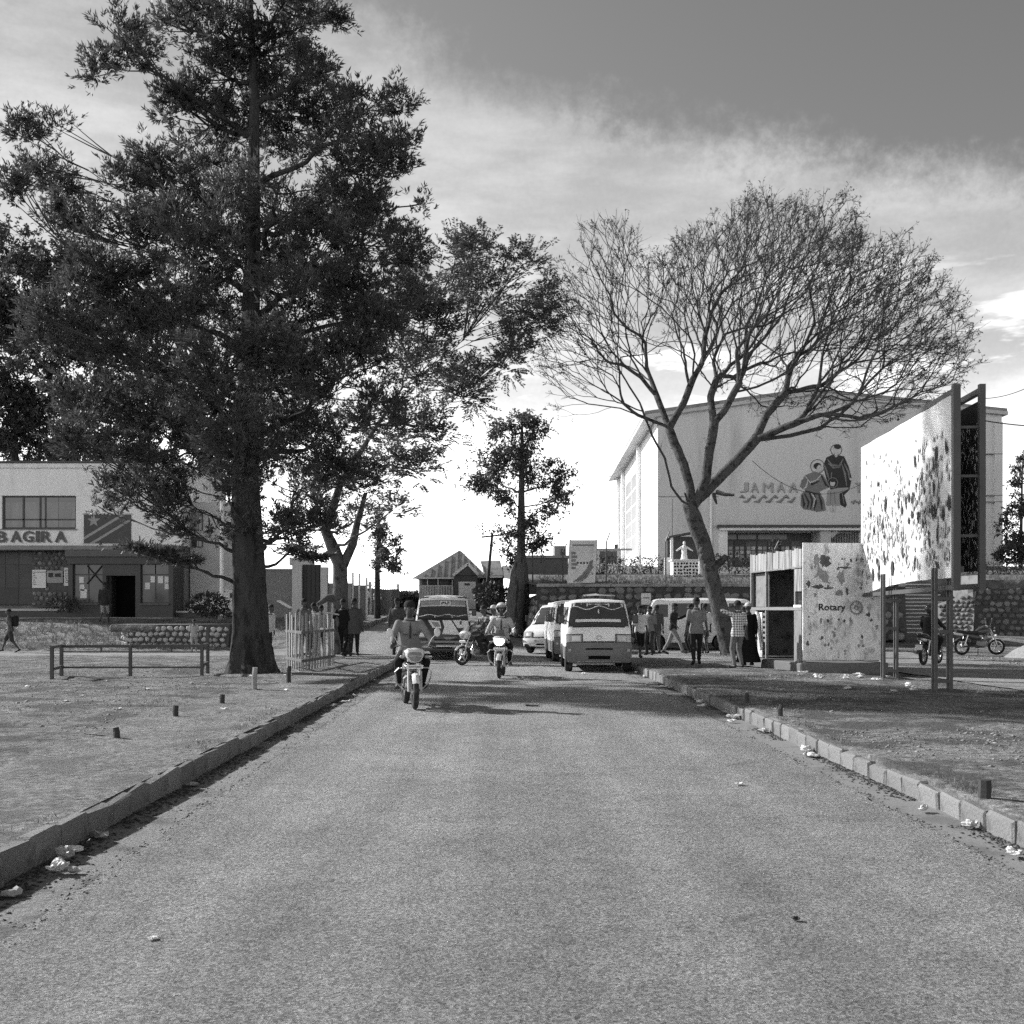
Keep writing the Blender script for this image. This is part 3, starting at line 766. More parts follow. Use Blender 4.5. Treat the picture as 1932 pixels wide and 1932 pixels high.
def far_house():
    Y, GZ = 95.0, 1.55
    root = empty('far_house', (atx(866, Y), Y, GZ), 0, 'far house with grey ribbed roof and small front gable', 'house')
    L = lambda px: atx(px, Y) - atx(866, Y); Z = lambda py: atz(py, Y) - GZ
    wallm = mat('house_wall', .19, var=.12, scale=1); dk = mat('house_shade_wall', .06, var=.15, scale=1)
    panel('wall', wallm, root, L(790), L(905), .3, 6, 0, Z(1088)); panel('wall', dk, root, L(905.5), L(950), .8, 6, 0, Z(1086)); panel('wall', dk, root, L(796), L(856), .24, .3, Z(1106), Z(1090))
    # hipped main roof
    z0, z1 = Z(1090.5), Z(1035.5)
    rf = MB().add([(L(780), -.5, z0), (L(922), -.5, z0), (L(922), 7.2, z0), (L(780), 7.2, z0), (L(864), 2.6, z1), (L(868), 3.6, z1), (L(912), 1.2, Z(1056))],
                  [(0, 1, 4), (1, 2, 5, 4), (2, 3, 5), (3, 0, 4, 5), (0, 3, 2, 1)]).build('roof', M_ROOF, root)
    for k in range(11):
        x = L(788 + k * 12.5); t = 1 - abs(x - L(866)) / (L(922) - L(780)) * 1.9
        if t > .08: MB().bar((x, -.51, z0 + .02), (x + (L(866) - x) * .04, -.5 + 3.1 * t, z0 + (z1 - z0) * t + .03), .05, .05).build('roof_rib', mat('roof_rib', .12), rf)
    MB().add([(L(915), -.2, Z(1086)), (L(950), -.2, Z(1086)), (L(950), 6, Z(1086)), (L(915), 6, Z(1086)), (L(905), 2.5, Z(1056)), (L(944), 2.5, Z(1055))], [(0, 1, 5, 4), (1, 2, 5), (2, 3, 4, 5), (3, 0, 4), (3, 2, 1, 0)]).build('roof', M_ROOF, root)
    panel('fascia', M_WHITE, root, L(895), L(948), -.26, -.2, Z(1090), Z(1087)); panel('fascia', M_CREAM, root, L(779), L(860), -.56, -.5, Z(1092.5), Z(1089.8))
    # porch gable
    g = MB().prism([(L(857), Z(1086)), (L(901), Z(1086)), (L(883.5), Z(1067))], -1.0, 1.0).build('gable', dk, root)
    for s_, e in (((855, 1086.5), (883.5, 1064.5)), ((883.5, 1064.5), (903, 1085))):
        MB().bar((L(s_[0]), -1.05, Z(s_[1])), (L(e[0]), -1.05, Z(e[1])), .12, .22).build('bargeboard', M_CREAM, root)
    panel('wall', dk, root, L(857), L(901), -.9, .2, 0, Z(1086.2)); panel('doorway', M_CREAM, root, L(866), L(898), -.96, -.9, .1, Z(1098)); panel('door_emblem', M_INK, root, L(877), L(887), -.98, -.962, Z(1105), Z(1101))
    for px in (791, 806, 826, 853): panel('veranda_post', M_CREAM, root, L(px), L(px + 1.6), -.3, -.22, 0, Z(1091))
    panel('window', M_FRAME, root, L(830), L(846), .2, .24, Z(1104), Z(1093)); 
    rl = panel('veranda_rail', M_CREAM, root, L(790), L(855), -.34, -.28, Z(1106), Z(1104.6))
    for k in range(22): panel('baluster', M_CREAM, rl, L(791 + k * 3), L(792.2 + k * 3), -.33, -.29, 0, Z(1106))
far_house()

def low_parapet_house():
    Y = 63.0; GZ = 2.9
    root = empty('low_brick_house', (atx(984, Y), Y, GZ), 0, 'low dark flat roofed brick block behind the fluted tree trunk', 'building')
    L = lambda px: atx(px, Y) - atx(984, Y); Z = lambda py: atz(py, Y) - GZ
    panel('wall', mat('dark_brick', .11, rough=.9, var=.15, scale=2, bump=.4, bscale=20, fine=.15), root, L(975), L(1072), 0, 4, -.4, Z(1053)); panel('coping', M_MIDW, root, L(972), L(1074), -.15, 4.1, Z(1053), Z(1048))
    panel('roof_box', M_MIDW, root, L(1048), L(1070), 1, 3, Z(1048), Z(1028)); panel('dark_opening', M_DARKW, root, L(1060), L(1068), .95, 1.0, Z(1046), Z(1034))
    # low parapet further right, beside the church side wall
    r2 = empty('low_boundary_wall', (atx(1128, 84), 84, 4.4), 0, 'low wall with dark panels at the foot of the church side', 'wall')
    L2 = lambda px: atx(px, 84) - atx(1128, 84); Z2 = lambda py: atz(py, 84) - 4.4
    panel('wall_panel', M_CREAM, r2, L2(1126), L2(1172), 0, .3, -.5, Z2(1038)); panel('dark_panel', M_DARKW, r2, L2(1132), L2(1164), -.05, 0, Z2(1062), Z2(1040)); panel('coping', M_MIDW, r2, L2(1125), L2(1192), -.1, .4, Z2(1038), Z2(1035)); panel('vent_box', M_DARKW, r2, L2(1160), L2(1166), .1, .3, Z2(1035), Z2(1027))
low_parapet_house()

def church():
    Y, GZ = 80.0, 4.6
    XL = atx(1241, Y)
    root = empty('church', (XL, Y, GZ), 0, 'large pale church with broad low gable, mural and lettering on its front', 'church')
    L = lambda px: atx(px, Y) - XL; Z = lambda py: atz(py, Y) - GZ
    zc, za, zr = Z(787), Z(747), Z(784)
    w = L(1890); ax = L(1525); dep = 38.0; sk = 1.3
    # front wall: upper gable field, and the lower left field; the porch bay is recessed
    zp = Z(992)
    MB().prism([(0, zp), (w, zp), (w, zr), (ax, za), (0, zc)], 0, .5).build('front_wall', M_CHURCH, root)
    panel('front_wall', M_CHURCH, root, 0, L(1355), .003, .5, -1, zp - .002)
    panel('front_wall', M_CHURCH, root, L(1640), w, .003, .5, -1, zp - .002)
    # side wall recedes a little outwards
    MB().add([(0, .5, -1), (sk, dep, -1), (sk, dep, zc), (0, .5, zc), (.4, .5, -1), (sk + .4, dep, -1), (sk + .4, dep, zc), (.4, .5, zc)], [(0, 3, 2, 1), (4, 5, 6, 7), (3, 7, 6, 2), (0, 1, 5, 4), (1, 2, 6, 5), (0, 4, 7, 3)]).build('side_wall', M_WHITE, root)
    MB().add([(w - .4, .5, -1), (w, .5, -1), (w, dep, -1), (w - .4, dep, -1), (w - .4, .5, zr), (w, .5, zr), (w, dep, zr), (w - .4, dep, zr)], [(0, 3, 2, 1), (4, 5, 6, 7), (0, 1, 5, 4), (1, 2, 6, 5), (2, 3, 7, 6), (3, 0, 4, 7)]).build('side_wall', M_CHURCH, root)
    # tall gridded window in the side wall
    wd = empty('side_window'); wd.parent = root
    for i in range(6):
        for j in range(2):
            ya, yb = 17 + j * 6, 22.4 + j * 6
            z0, z1 = 2.2 + i * 1.35, 3.35 + i * 1.35
            if z1 > zc - .6: continue
            xa, xb = sk * ya / dep - .03, sk * yb / dep - .03
            MB().add([(xa, ya, z0), (xb, yb, z0), (xb, yb, z1), (xa, ya, z1), (xa + .1, ya, z0), (xb + .1, yb, z0), (xb + .1, yb, z1), (xa + .1, ya, z1)], [(0, 3, 2, 1), (4, 5, 6, 7), (0, 1, 5, 4), (1, 2, 6, 5), (2, 3, 7, 6), (3, 0, 4, 7)]).build('pane', mat('side_pane', .09, rough=.3, var=.3, scale=.5), wd)
    for ya, wdt in ((13, .5), (30, .5), (36.5, .5)):
        panel('pilaster', M_WHITE, root, sk * ya / dep - .35, sk * ya / dep + .1, ya - wdt / 2, ya + wdt / 2, -1, zc - .3)
    # low lean-to along the side
    MB().prism([(0, -1), (2.4, -1), (2.4, 2.0), (0, 3.8)], 0, 9, Matrix.Translation((-2.4, .9, 0))).build('lean_to', M_CREAM, root) if False else None
    # roof slabs with a deep overhang on the left
    th = .24; ov = 1.0; fo = .45
    def slab(xa, za_, xb, zb_, y0, y1, skx):
        v = [(xa, y0, za_), (xb, y0, zb_), (xb + skx * .3, y1, zb_), (xa + skx, y1, za_), (xa, y0, za_ + th), (xb, y0, zb_ + th), (xb + skx * .3, y1, zb_ + th), (xa + skx, y1, za_ + th)]
        return MB().add(v, [(0, 3, 2, 1), (4, 5, 6, 7), (0, 1, 5, 4), (1, 2, 6, 5), (2, 3, 7, 6), (3, 0, 4, 7)])
    sl = (za - zc) / ax
    slab(-ov, zc - ov * sl, ax, za, -fo, dep + 1, sk).build('roof_slab', M_CREAM, root)
    slab(ax + .002, za, w + .25, zr - .25 * (za - zr) / (w - ax), -fo, dep + 1, 0).build('roof_slab', M_CREAM, root)
    slab(-ov + .05, zc - ov * sl + .02 + th, ax, za + .02 + th, -fo + .05, dep + .9, sk).build('roof_sheet', M_ROOF, root); slab(ax, za + .02 + th, w + .22, zr + th - .04, -fo + .05, dep + .9, 0).build('roof_sheet', M_ROOF, root)
    # right hand pilaster and scored lines
    panel('pilaster', M_CHURCH, root, L(1874), L(1889), -.25, 0, -1, zr - .5)
    for (a, b, py) in ((1241, 1355, 938), (1855, 1889, 858), (1855, 1889, 936), (1855, 1889, 948)): panel('render_joint', M_MIDW, root, L(a), L(b), -.012 - (.25 if a > 1800 else 0), .02, Z(py), Z(py) + .06)
    panel('render_joint', M_MIDW, root, L(1268), L(1269), -.012, .02, 0, Z(942)); 
    MB().tube([(L(1341), -.1, -.5), (L(1341), -.1, Z(905))], .09, 8).build('drainpipe', M_WHITE, root)
    # porch bay
    panel('canopy_edge', M_DARKW, root, L(1352), L(1660), -.5, .3, Z(996), Z(991)); panel('canopy_soffit', M_WHITE, root, L(1356), L(1656), -.35, 2.4, Z(1001), Z(996.2))
    panel('porch_wall', M_WHITE, root, L(1355.2), L(1373), .05, 2.4, -1, Z(1001.2))
    panel('porch_back', mat('wood_front', .10, rough=.6, var=.15, scale=1), root, L(1373), L(1548), 2.3, 2.5, -1, Z(1001.2))
    for (a, b, c, d) in ((1378, 1402, 1004, 1014), (1405, 1440, 1004, 1014), (1444, 1500, 1004, 1014)): panel('fanlight', mat('fanlight_glass', .16, rough=.15, var=.2), root, L(a), L(b), 2.24, 2.3, Z(d), Z(c))
    for k in range(7):
        a = 1376 + k * 22; dd = panel('door_leaf', mat('door_leaf_wood', .15, rough=.6, var=.15, scale=1.5, rand=.3), root, L(a), L(a + 20), 2.24, 2.3, -1, Z(1018))
        for i in range(2):
            for j in range(3): panel('pane', M_GLASS if (i + j + k) % 3 else M_PAPER, dd, L(a + 2 + i * 9), L(a + 9 + i * 9), 2.2, 2.24, Z(1034 + j * 8), Z(1028 + j * 8))
    panel('pier', M_CREAM, root, L(1548), L(1568), 0, 2.4, -1, Z(1001.3)); MB().bar((L(1568), .2, Z(1012)), (L(1580), .2, Z(1001)), .25, .3).build('pier_bracket', M_CREAM, root)
    panel('porch_back', M_DARKW, root, L(1568), L(1640), 2.3, 2.5, -1, Z(1001.3)); 
    mw = mat('grille_bar_paint', .33, var=.1)
    for k in range(22): panel('grille_bar', mw if k < 17 else M_WHITE, root, L(1574 + k * 3.1), L(1575.2 + k * 3.1), .5, .56, -1, Z(1001.4))
    panel('grille_rail', mw, root, L(1570), L(1640), .47, .5, Z(1034), Z(1032.5))
    # lettering, wave border, mural
    gx = lambda z: L(1352.2 + z / 6); gz = lambda z: Z(824.2 + z / 6)
    ML = mat('mural_letter', .40, rough=.8, var=.15, scale=.8)
    MLd = mat('mural_letter_shade', .24, rough=.8, var=.15, scale=.8)
    for ch, a, b in (('J', 258, 355), ('A', 385, 470), ('M', 522, 632), ('A', 680, 768), ('A', 815, 912), ('T', 1570, 1640)):
        for mm, off, dy in ((ML, 0, -.05), (MLd, 8, -.02)):
            t = text_mesh('mural_letter', ch, .7, .04, mm, root)
            xs = [v.co.x for v in t.data.vertices]; zs = [v.co.z for v in t.data.vertices]
            t.scale = ((gx(b) - gx(a)) / (max(xs) - min(xs)), 1, (gz(518) - gz(626)) / (max(zs) - min(zs)))
            t.location = (gx(a + off) - min(xs) * t.scale.x, dy, gz(626 + off) - min(zs) * t.scale.z)
    for k in range(6):
        a = 255 + k * 125
        for (p0, p1, p2) in (((a, 690), (a + 30, 672), (a + 62, 694)), ((a + 45, 735), (a + 90, 735), (a + 135, 684))):
            if p2[0] > 925: continue
            MB().tube([(gx(p0[0]), -.01, gz(p0[1])), (gx(p1[0]), -.01, gz(p1[1])), (gx(p2[0]), -.01, gz(p2[1]))], [.05, .12, .06], 6).build('wave_border', MLd, root)
    for (a, b) in ((1520, 1570), (1575, 1640)): MB().tube([(gx(a), -.01, gz(735)), (gx((a + b) / 2), -.01, gz(748)), (gx(b), -.01, gz(712))], [.05, .12, .06], 6).build('wave_border', MLd, root)
    mur = empty('mural'); mur.parent = root
    dark = mat('mural_dark', .045, rough=.8, var=.2, scale=1.2); mid = mat('mural_mid', .20, rough=.8, var=.15, scale=1.2); lite = mat('mural_light', .55, rough=.8, var=.08, scale=1.2); grey = mat('mural_grey', .33, rough=.8, var=.1, scale=1.2)
    def shape(nm, pts, mm, d0, d1):
        pts = [(gx(a), gz(b)) for a, b in pts]
        if sum(p[0] * q[1] - q[0] * p[1] for p, q in zip(pts, pts[1:] + pts[:1])) < 0: pts.reverse()
        MB().prism(pts, -d1, -d0).build(nm, mm, mur)
    def stroke(nm, pts, mm, w_, d): MB().tube([(gx(a), -d, gz(b)) for a, b in pts], [w_ * .5] + [w_] * (len(pts) - 2) + [w_ * .4], 5).build(nm, mm, mur)
    def ring(cx_, cz_, r_): MB().tube([(gx(cx_ + r_ * math.cos(t)), -.01, gz(cz_ + r_ * math.sin(t))) for t in np.linspace(0, 2 * math.pi, 21)], .035, 5).build('halo', MLd, mur)
    def disc(nm, cx_, cz_, rx, rz_, mm, d0, d1): shape(nm, [(cx_ + rx * math.cos(t), cz_ + rz_ * math.sin(t)) for t in np.linspace(0, 2 * math.pi, 15)[:-1]], mm, d0, d1)
    # standing figure
    ring(1352, 148, 62); shape('robe', [(1240, 235), (1325, 195), (1440, 222), (1490, 330), (1528, 470), (1500, 600), (1440, 660), (1472, 770), (1455, 800), (1400, 770), (1375, 620), (1290, 600), (1240, 470), (1205, 330)], dark, .0, .03)
    for pts in (((1250, 250), (1300, 320), (1390, 330), (1430, 250)), ((1260, 300), (1320, 350), (1400, 345)), ((1410, 300), (1450, 420), (1470, 560)), ((1440, 300), (1490, 400), (1500, 480)), ((1225, 330), (1250, 420), (1270, 480)), ((1300, 400), (1290, 500)), ((1420, 640), (1440, 760))): stroke('robe_fold', pts, mid, .09, .03)
    disc('face', 1350, 148, 32, 44, lite, .0, .04); disc('neck', 1350, 205, 18, 26, lite, .0, .036); disc('hair', 1366, 112, 40, 28, dark, .0, .045); disc('hand', 1516, 478, 14, 14, lite, .0, .04)
    # seated figure
    ring(1140, 335, 78); shape('robe', [(1005, 432), (1110, 392), (1200, 430), (1285, 565), (1160, 620), (1215, 720), (1232, 835), (1130, 850), (1060, 828), (985, 822), (950, 770), (955, 650), (1010, 605), (940, 565), (960, 500)], mid, .0, .05)
    for pts, mm in ((((1000, 450), (1060, 520), (1150, 480)), lite), (((1020, 470), (1080, 540), (1160, 500)), dark), (((1030, 500), (1010, 570), (980, 590)), lite), (((1180, 430), (1230, 540), (1270, 570)), dark), (((990, 640), (1040, 740), (1020, 820)), dark), (((1040, 620), (1080, 720), (1060, 820)), dark), (((1100, 630), (1120, 740), (1100, 830)), dark), (((1150, 640), (1180, 740), (1190, 830)), dark), (((965, 660), (985, 760), (980, 810)), dark), (((1070, 640), (1110, 700), (1090, 800)), lite), (((1000, 610), (1100, 640), (1180, 650)), dark), (((1130, 480), (1200, 420)), lite)): stroke('robe_fold', pts, mm, .08, .05)
    disc('face', 1160, 360, 30, 40, lite, .0, .06); disc('hair', 1140, 330, 44, 36, dark, .0, .055)
    # child
    ring(1312, 520, 58); shape('robe', [(1255, 605), (1370, 578), (1490, 575), (1485, 600), (1385, 645), (1395, 775), (1240, 775)], grey, .0, .07)
    for pts in (((1290, 620), (1280, 760)), ((1330, 620), (1335, 765))): stroke('robe_fold', pts, mid, .05, .07)
    disc('face', 1308, 525, 28, 36, lite, .0, .08); disc('hair', 1312, 492, 34, 22, dark, .0, .085); disc('foot', 1296, 815, 12, 42, lite, .0, .06); disc('foot', 1330, 815, 12, 42, lite, .0, .06)
church()

def shrine():
    Y = 60.0; GZ = terrace_z(9.5, 60) - .1
    root = empty('statue_plinth', (atx(1294, Y), Y, GZ), 0, 'white plinth with black stone mosaic left of the bare tree trunk', 'plinth')
    MB().box((0, .5, .45), (1.35, 1.0, .95), b=.02).build('block', M_WHITE, root); MB().box((0, .5, .97), (1.5, 1.1, .09), b=.02).build('top_slab', M_WHITE, root)
    r_ = rng(8); ms = stone_meshes(mat('black_mosaic', .02, rough=.6, rand=.4), 6)
    for j in range(5):
        for i in range(8):
            o = obj('mosaic_stone', r_.choice(ms), None, root); o.location = (-.56 + i * .16 + r_.uniform(-.03, .03), .0, .12 + j * .17 + r_.uniform(-.02, .02)); o.scale = (.12, .05, .12); o.rotation_euler = (0, r_.uniform(0, 3), 0)
    st = empty('white_statue', (atx(1294, Y), Y + .5, GZ + 1.02), 0, 'small white robed statue with open arms on the mosaic plinth', 'statue')
    b = MB(); b.lathe([(.17, 0), (.18, .05), (.13, .35), (.15, .62), (.10, .74), (.045, .79)], 12); b.ball((0, 0, .88), (.075, .08, .1), 10, 6)
    for s_ in (-1, 1): b.tube([(s_ * .11, 0, .68), (s_ * .24, -.02, .60), (s_ * .38, -.06, .50)], [.055, .05, .035], 8); b.ball((s_ * .41, -.07, .48), .04, 6, 4)
    b.build('figure', M_WHITE, st, 1); MB().lathe([(.22, 0), (.22, .04)], 14).build('base', M_WHITE, st)
    nk = empty('statue_shelter', (atx(1276, Y + 2), Y + 2, GZ + .1), 0, 'small open shelter with dark lean-to roof behind the white statue', 'shelter')
    for x in (-.25, 1.3): MB().box((x, 0, 1.1), (.14, .14, 2.2)).build('post', M_WHITE, nk)
    MB().add([(-.45, -.3, 2.15), (1.6, -.3, 2.55), (1.6, 1.2, 2.55), (-.45, 1.2, 2.15), (-.45, -.3, 2.25), (1.6, -.3, 2.65), (1.6, 1.2, 2.65), (-.45, 1.2, 2.25)], [(0, 3, 2, 1), (4, 5, 6, 7), (0, 1, 5, 4), (1, 2, 6, 5), (2, 3, 7, 6), (3, 0, 4, 7)]).build('roof', M_DARKW, nk)
    MB().box((-.4, .1, .5), (.5, .1, 1.2)).build('screen', M_WHITE, nk); MB().box((.5, 1.0, 1.2), (1.7, .08, 2.2)).build('back_wall', M_DARKW, nk)
shrine()

def poster_sign():
    Y = 50.0
    root = empty('poster_panel', (atx(1098, Y), Y, 2.7), 0, 'tall white printed poster on a frame above the stone wall', 'poster')
    L = lambda px: atx(px, Y) - atx(1098, Y); Z = lambda py: atz(py, Y) - 2.7
    mb = MB().prism([(L(1070), Z(1102)), (L(1123), Z(1100)), (L(1127), Z(1019)), (L(1076), Z(1019))], 0, .04); mb.build('sheet', mat('poster_white', .66, rough=.6, var=.08, scale=1, dirt=.5, dscale=1.5), root)
    for a, b in ((1071, 1076), (1123, 1126)): MB().bar((L(a), .07, -.3), (L(b), .07, Z(1018)), .06, .06).build('post', M_FRAME, root)
    MB().bar((L(1068), -.02, Z(1103)), (L(1124), -.02, Z(1101)), .05, .09).build('lower_rail', M_DARKW, root)
    q = MB()
    for k in range(5): bounds_box(q, L(1078), L(1086 + (k % 2) * 3), -.012, 0, Z(1046 + k * 7), Z(1041 + k * 7))
    for k in range(3): bounds_box(q, L(1116), L(1119), -.012, 0, Z(1060 + k * 12), Z(1056 + k * 12))
    bounds_box(q, L(1080), L(1120), -.012, 0, Z(1030), Z(1027)); q.build('print', M_GREYINK, root)
    for o_ in (0, 6, 12): MB().tube([(L(1082 + o_), -.004, Z(1098)), (L(1096 + o_ * .8), -.004, Z(1088)), (L(1108 + o_ * .5), -.004, Z(1074)), (L(1114 + o_ * .3), -.004, Z(1058))], [.03, .05, .05, .02], 5).build('print_stroke', M_GREYINK, root)
    for k in range(5): MB().ball((L(1090 + k * 6), -.003, Z(1062)), (.05, .006, .05), 6, 4).build('print_dot', M_INK, root)
poster_sign()
# ------------------------------------------------------------------ trees
M_BARK = mat('rough_bark', .06, rough=.95, var=.2, scale=3.0, bump=1.0, bdist=.06, bscale=10, streak=.75, spec=.1, dirt=.025, dscale=5.0, dlo=.48, dhi=.62, fine=.2)
M_BARK_P = mat('pale_smooth_bark', .10, rough=.9, var=.2, scale=2.0, bump=1.0, bdist=.05, bscale=9, spec=.12, dirt=.035, dscale=4.0, dlo=.48, dhi=.62, fine=.2)
M_TWIG = mat('twig_bark', .07, rough=.9, var=.2, scale=2.0, spec=.1)
M_LEAF_A = leaf_mat('needle_leaf', .085, var=.45, trans=.36, scale=.9)
M_LEAF_B = leaf_mat('feather_leaf', .08, var=.30, trans=.35, scale=.9)
M_LEAF_C = leaf_mat('broad_leaf', .095, var=.35, trans=.32, scale=.5)
M_LEAF_D = leaf_mat('hedge_leaf', .055, var=.35, trans=.15, scale=1.5)

def unit(v): return v / np.maximum(1e-9, np.linalg.norm(v, axis=-1, keepdims=True))
def leaf_quads(P, D, length, width, rs, droop=0.0):
    """one lens-shaped leaf at every P along D"""
    n = len(P)
    D = unit(D); rnd = unit(rs.normal(size=(n, 3))); S = unit(np.cross(D, rnd)); 
    L = (length * rs.uniform(.65, 1.25, n))[:, None]; W = (width * rs.uniform(.7, 1.3, n))[:, None]
    mid = P + D * L * .5; tip = P + D * L; tip[:, 2] -= droop * L[:, 0]
    V = np.stack([P, mid + S * W * .5, tip, mid - S * W * .5], 1).reshape(-1, 3)
    F = np.arange(4 * n).reshape(-1, 4)
    return V, F
def tufts(T, TD, rs, per, length, width, spread, tlen, droop=0.0):
    """brush of leaves along the last stretch of every twig tip"""
    n = len(T)
    P = np.repeat(T, per, 0); D = np.repeat(unit(TD), per, 0)
    u = rs.uniform(0, 1, (n * per, 1))
    P = P - D * (1 - u) * tlen + rs.normal(scale=.012, size=P.shape)
    D2 = D * (1 - spread * .3) + unit(rs.normal(size=P.shape)) * spread
    return leaf_quads(P, D2, length, width, rs, droop)
def fronds(T, TD, rs, pairs, length, lw, ll, bend=.25):
    """feather leaves: a rachis with paired leaflets"""
    n = len(T); TD = unit(TD)
    up = np.array([0, 0, 1.0]); S = unit(np.cross(TD, up + rs.normal(scale=.35, size=TD.shape)))
    Ps, Ds = [], []
    for k in range(pairs):
        t = (k + 1) / pairs; P = T + TD * (length * t); P[:, 2] -= bend * length * t * t
        for s_ in (-1, 1):
            Ps.append(P); Ds.append(S * s_ + TD * .55 + rs.normal(scale=.12, size=TD.shape) - up * .25)
    sz = 1.0
    return leaf_quads(np.concatenate(Ps), np.concatenate(Ds), ll, lw, rs)

def bez(p0, p1, p2, n):
    return [p0 * (1 - t) ** 2 + p1 * 2 * t * (1 - t) + p2 * t * t for t in [i / n for i in range(n + 1)]]
def wiggle(pts, a, r_):
    return [p + Vector((r_.uniform(-a, a), r_.uniform(-a, a), r_.uniform(-a, a))) if 0 < i < len(pts) - 1 else p for i, p in enumerate(pts)]

def lobe_tree(name, label, base, spine, spine_r, lobes, seed, bark, leafm, style, clump=(9, .34, 15), trunk_n=14, flutes=0, limb_r=.11, group=None, per=10, lsize=(.13, .03), cat='tree', stems=(), hole=.6, cut=-.22):
    """spine: trunk points (world); lobes: (centre, radius, flat) in world space. Limbs run from the trunk to every lobe,
    divide towards leaf clumps inside it, and every clump is a cloud of small leaves."""
    r_ = rng(seed); rs = np.random.RandomState(seed)
    root = empty(name, base, 0, label, cat, group)
    B = Vector(base); tr = MB(); sp = [Vector(p) - B for p in spine]
    n = trunk_n; rings = []; fine = []
    for i in range(len(sp) - 1):
        for j in range(5): fine.append((sp[i].lerp(sp[i + 1], j / 5), spine_r[i] + (spine_r[i + 1] - spine_r[i]) * j / 5))
    fine.append((sp[-1], spine_r[-1]))
    for i, (p, rad) in enumerate(fine):
        ring = []
        for j in range(n):
            a = 2 * math.pi * j / n; k_ = max(.12, 1 - p.z / 4.5)
            f = 1 + (flutes * (.55 * math.sin(3 * a + p.z * .35) + .4 * math.sin(5 * a + 1.3 - p.z * .3) + .3 * math.sin(8 * a + .5 + p.z * .25)) * k_ if flutes else 0)
            f *= 1 + .035 * r_.uniform(-1, 1)
            ring.append(p + Vector((math.cos(a) * rad * f, math.sin(a) * rad * f, 0)))
        rings.append(ring)
    tr.loft(rings)
    for pts, rr in stems: tr.tube([Vector(p) - B for p in pts], rr, 10)
    tr.build('trunk', bark, root, 1, angle=60)
    limbs, tw = MB(), MB(); tips, dirs = [], []
    cn, cr, ct = clump; joints = [(p, rad * 1.2, 0.0) for p, rad in fine if p.z > (sp[-1].z - sp[0].z) * .10]
    lobes = sorted(lobes, key=lambda l: min((Vector(l[0]) - B - p).length for p in sp))
    for li, (c, rad, flat) in enumerate(lobes):
        c = Vector(c) - B
        # spring from the trunk or from a limb already there, whichever is the easier reach
        best = None
        for (q, qr, ql) in joints:
            v = c - q; rise = v.z; hz = math.hypot(v.x, v.y)
            cost = v.length + .30 * ql + (1.3 * (hz * .35 - rise) if rise < hz * .35 else 0) + (3 if qr < .018 else 0)
            if best is None or cost < best[0]: best = (cost, q, qr, ql)
        _, a, ra, la = best; hd = (c - a).length
        ctrl = Vector((a.x + (c.x - a.x) * .6, a.y + (c.y - a.y) * .6, a.z + (c.z - a.z) * .34)) + Vector((r_.uniform(-.12, .12), r_.uniform(-.12, .12), r_.uniform(-.06, .06))) * hd
        pts = wiggle(bez(a, ctrl, c, 8), .05 * rad + .03, r_)
        r0 = min(ra * .7, limb_r * (.35 + .35 * rad)); rl = [max(.012, r0 * (1 - .8 * i / 8)) for i in range(9)]
        limbs.tube(pts, rl, 6, caps=False)
        for i in (2, 3, 4, 5, 6, 7): joints.append((pts[i], rl[i], la + hd * i / 8))
        for s_ in range(int(cn * rad ** 1.7) + 3):
            d = Vector((r_.gauss(0, 1), r_.gauss(0, 1), r_.gauss(.1, 1))).normalized(); q = rad * r_.uniform(.2, 1.0) ** .55
            cc = c + Vector((d.x * q, d.y * q, d.z * q * flat)); st = pts[r_.choice((4, 5, 6, 7, 8))]
            if mnoise.noise(cc * hole + Vector((seed, 0, 0))) < cut: continue
            pp = bez(st, st.lerp(cc, .55) + Vector((0, 0, -.12 * rad)), cc, 3)
            tw.tube(pp, [.022, .017, .012, .006], 3, caps=False)
            out = (cc - c).normalized(); sc = cr * r_.uniform(.6, 1.35)
            for w in range(int(ct * (sc / cr) ** 1.5) + 2):
                g = Vector((r_.gauss(0, .5), r_.gauss(0, .5), r_.gauss(0, .42 if flat > .5 else .12))) * sc
                tips.append(cc + g); dirs.append((g.normalized() * .6 + out * .45 + Vector((0, 0, .55 if flat > .5 else .1))).normalized())
    tag(limbs.build('limbs', bark, root, 1), kind='stuff'); tag(tw.build('twigs', M_TWIG, root), kind='stuff')
    T = np.array(tips); D = np.array(dirs)
    if style == 'brush': V, F = tufts(T, D, rs, per, lsize[0], lsize[1], .62, .14)
    elif style == 'broad': V, F = tufts(T, D, rs, per, lsize[0], lsize[1], 1.3, .2, droop=.2)
    else: V, F = fronds(T, D, rs, per, .40, lsize[1], lsize[0])
    tag(obj('crown', np_mesh('crown', V, F), leafm, root), kind='stuff')
    print(name, len(F)); return root

def lobes_px(L, Y, depth, seed, k=1.0):
    """lobes measured on the photograph: (px, py, radius px[, depth offset[, flat]])"""
    r_ = rng(seed); out = []
    for l in L:
        y = Y + (l[3] if len(l) > 3 and l[3] is not None else r_.uniform(-depth, depth))
        out.append((at(l[0], l[1], y), l[2] * y / FOC * k, l[4] if len(l) > 4 else .8))
    return out

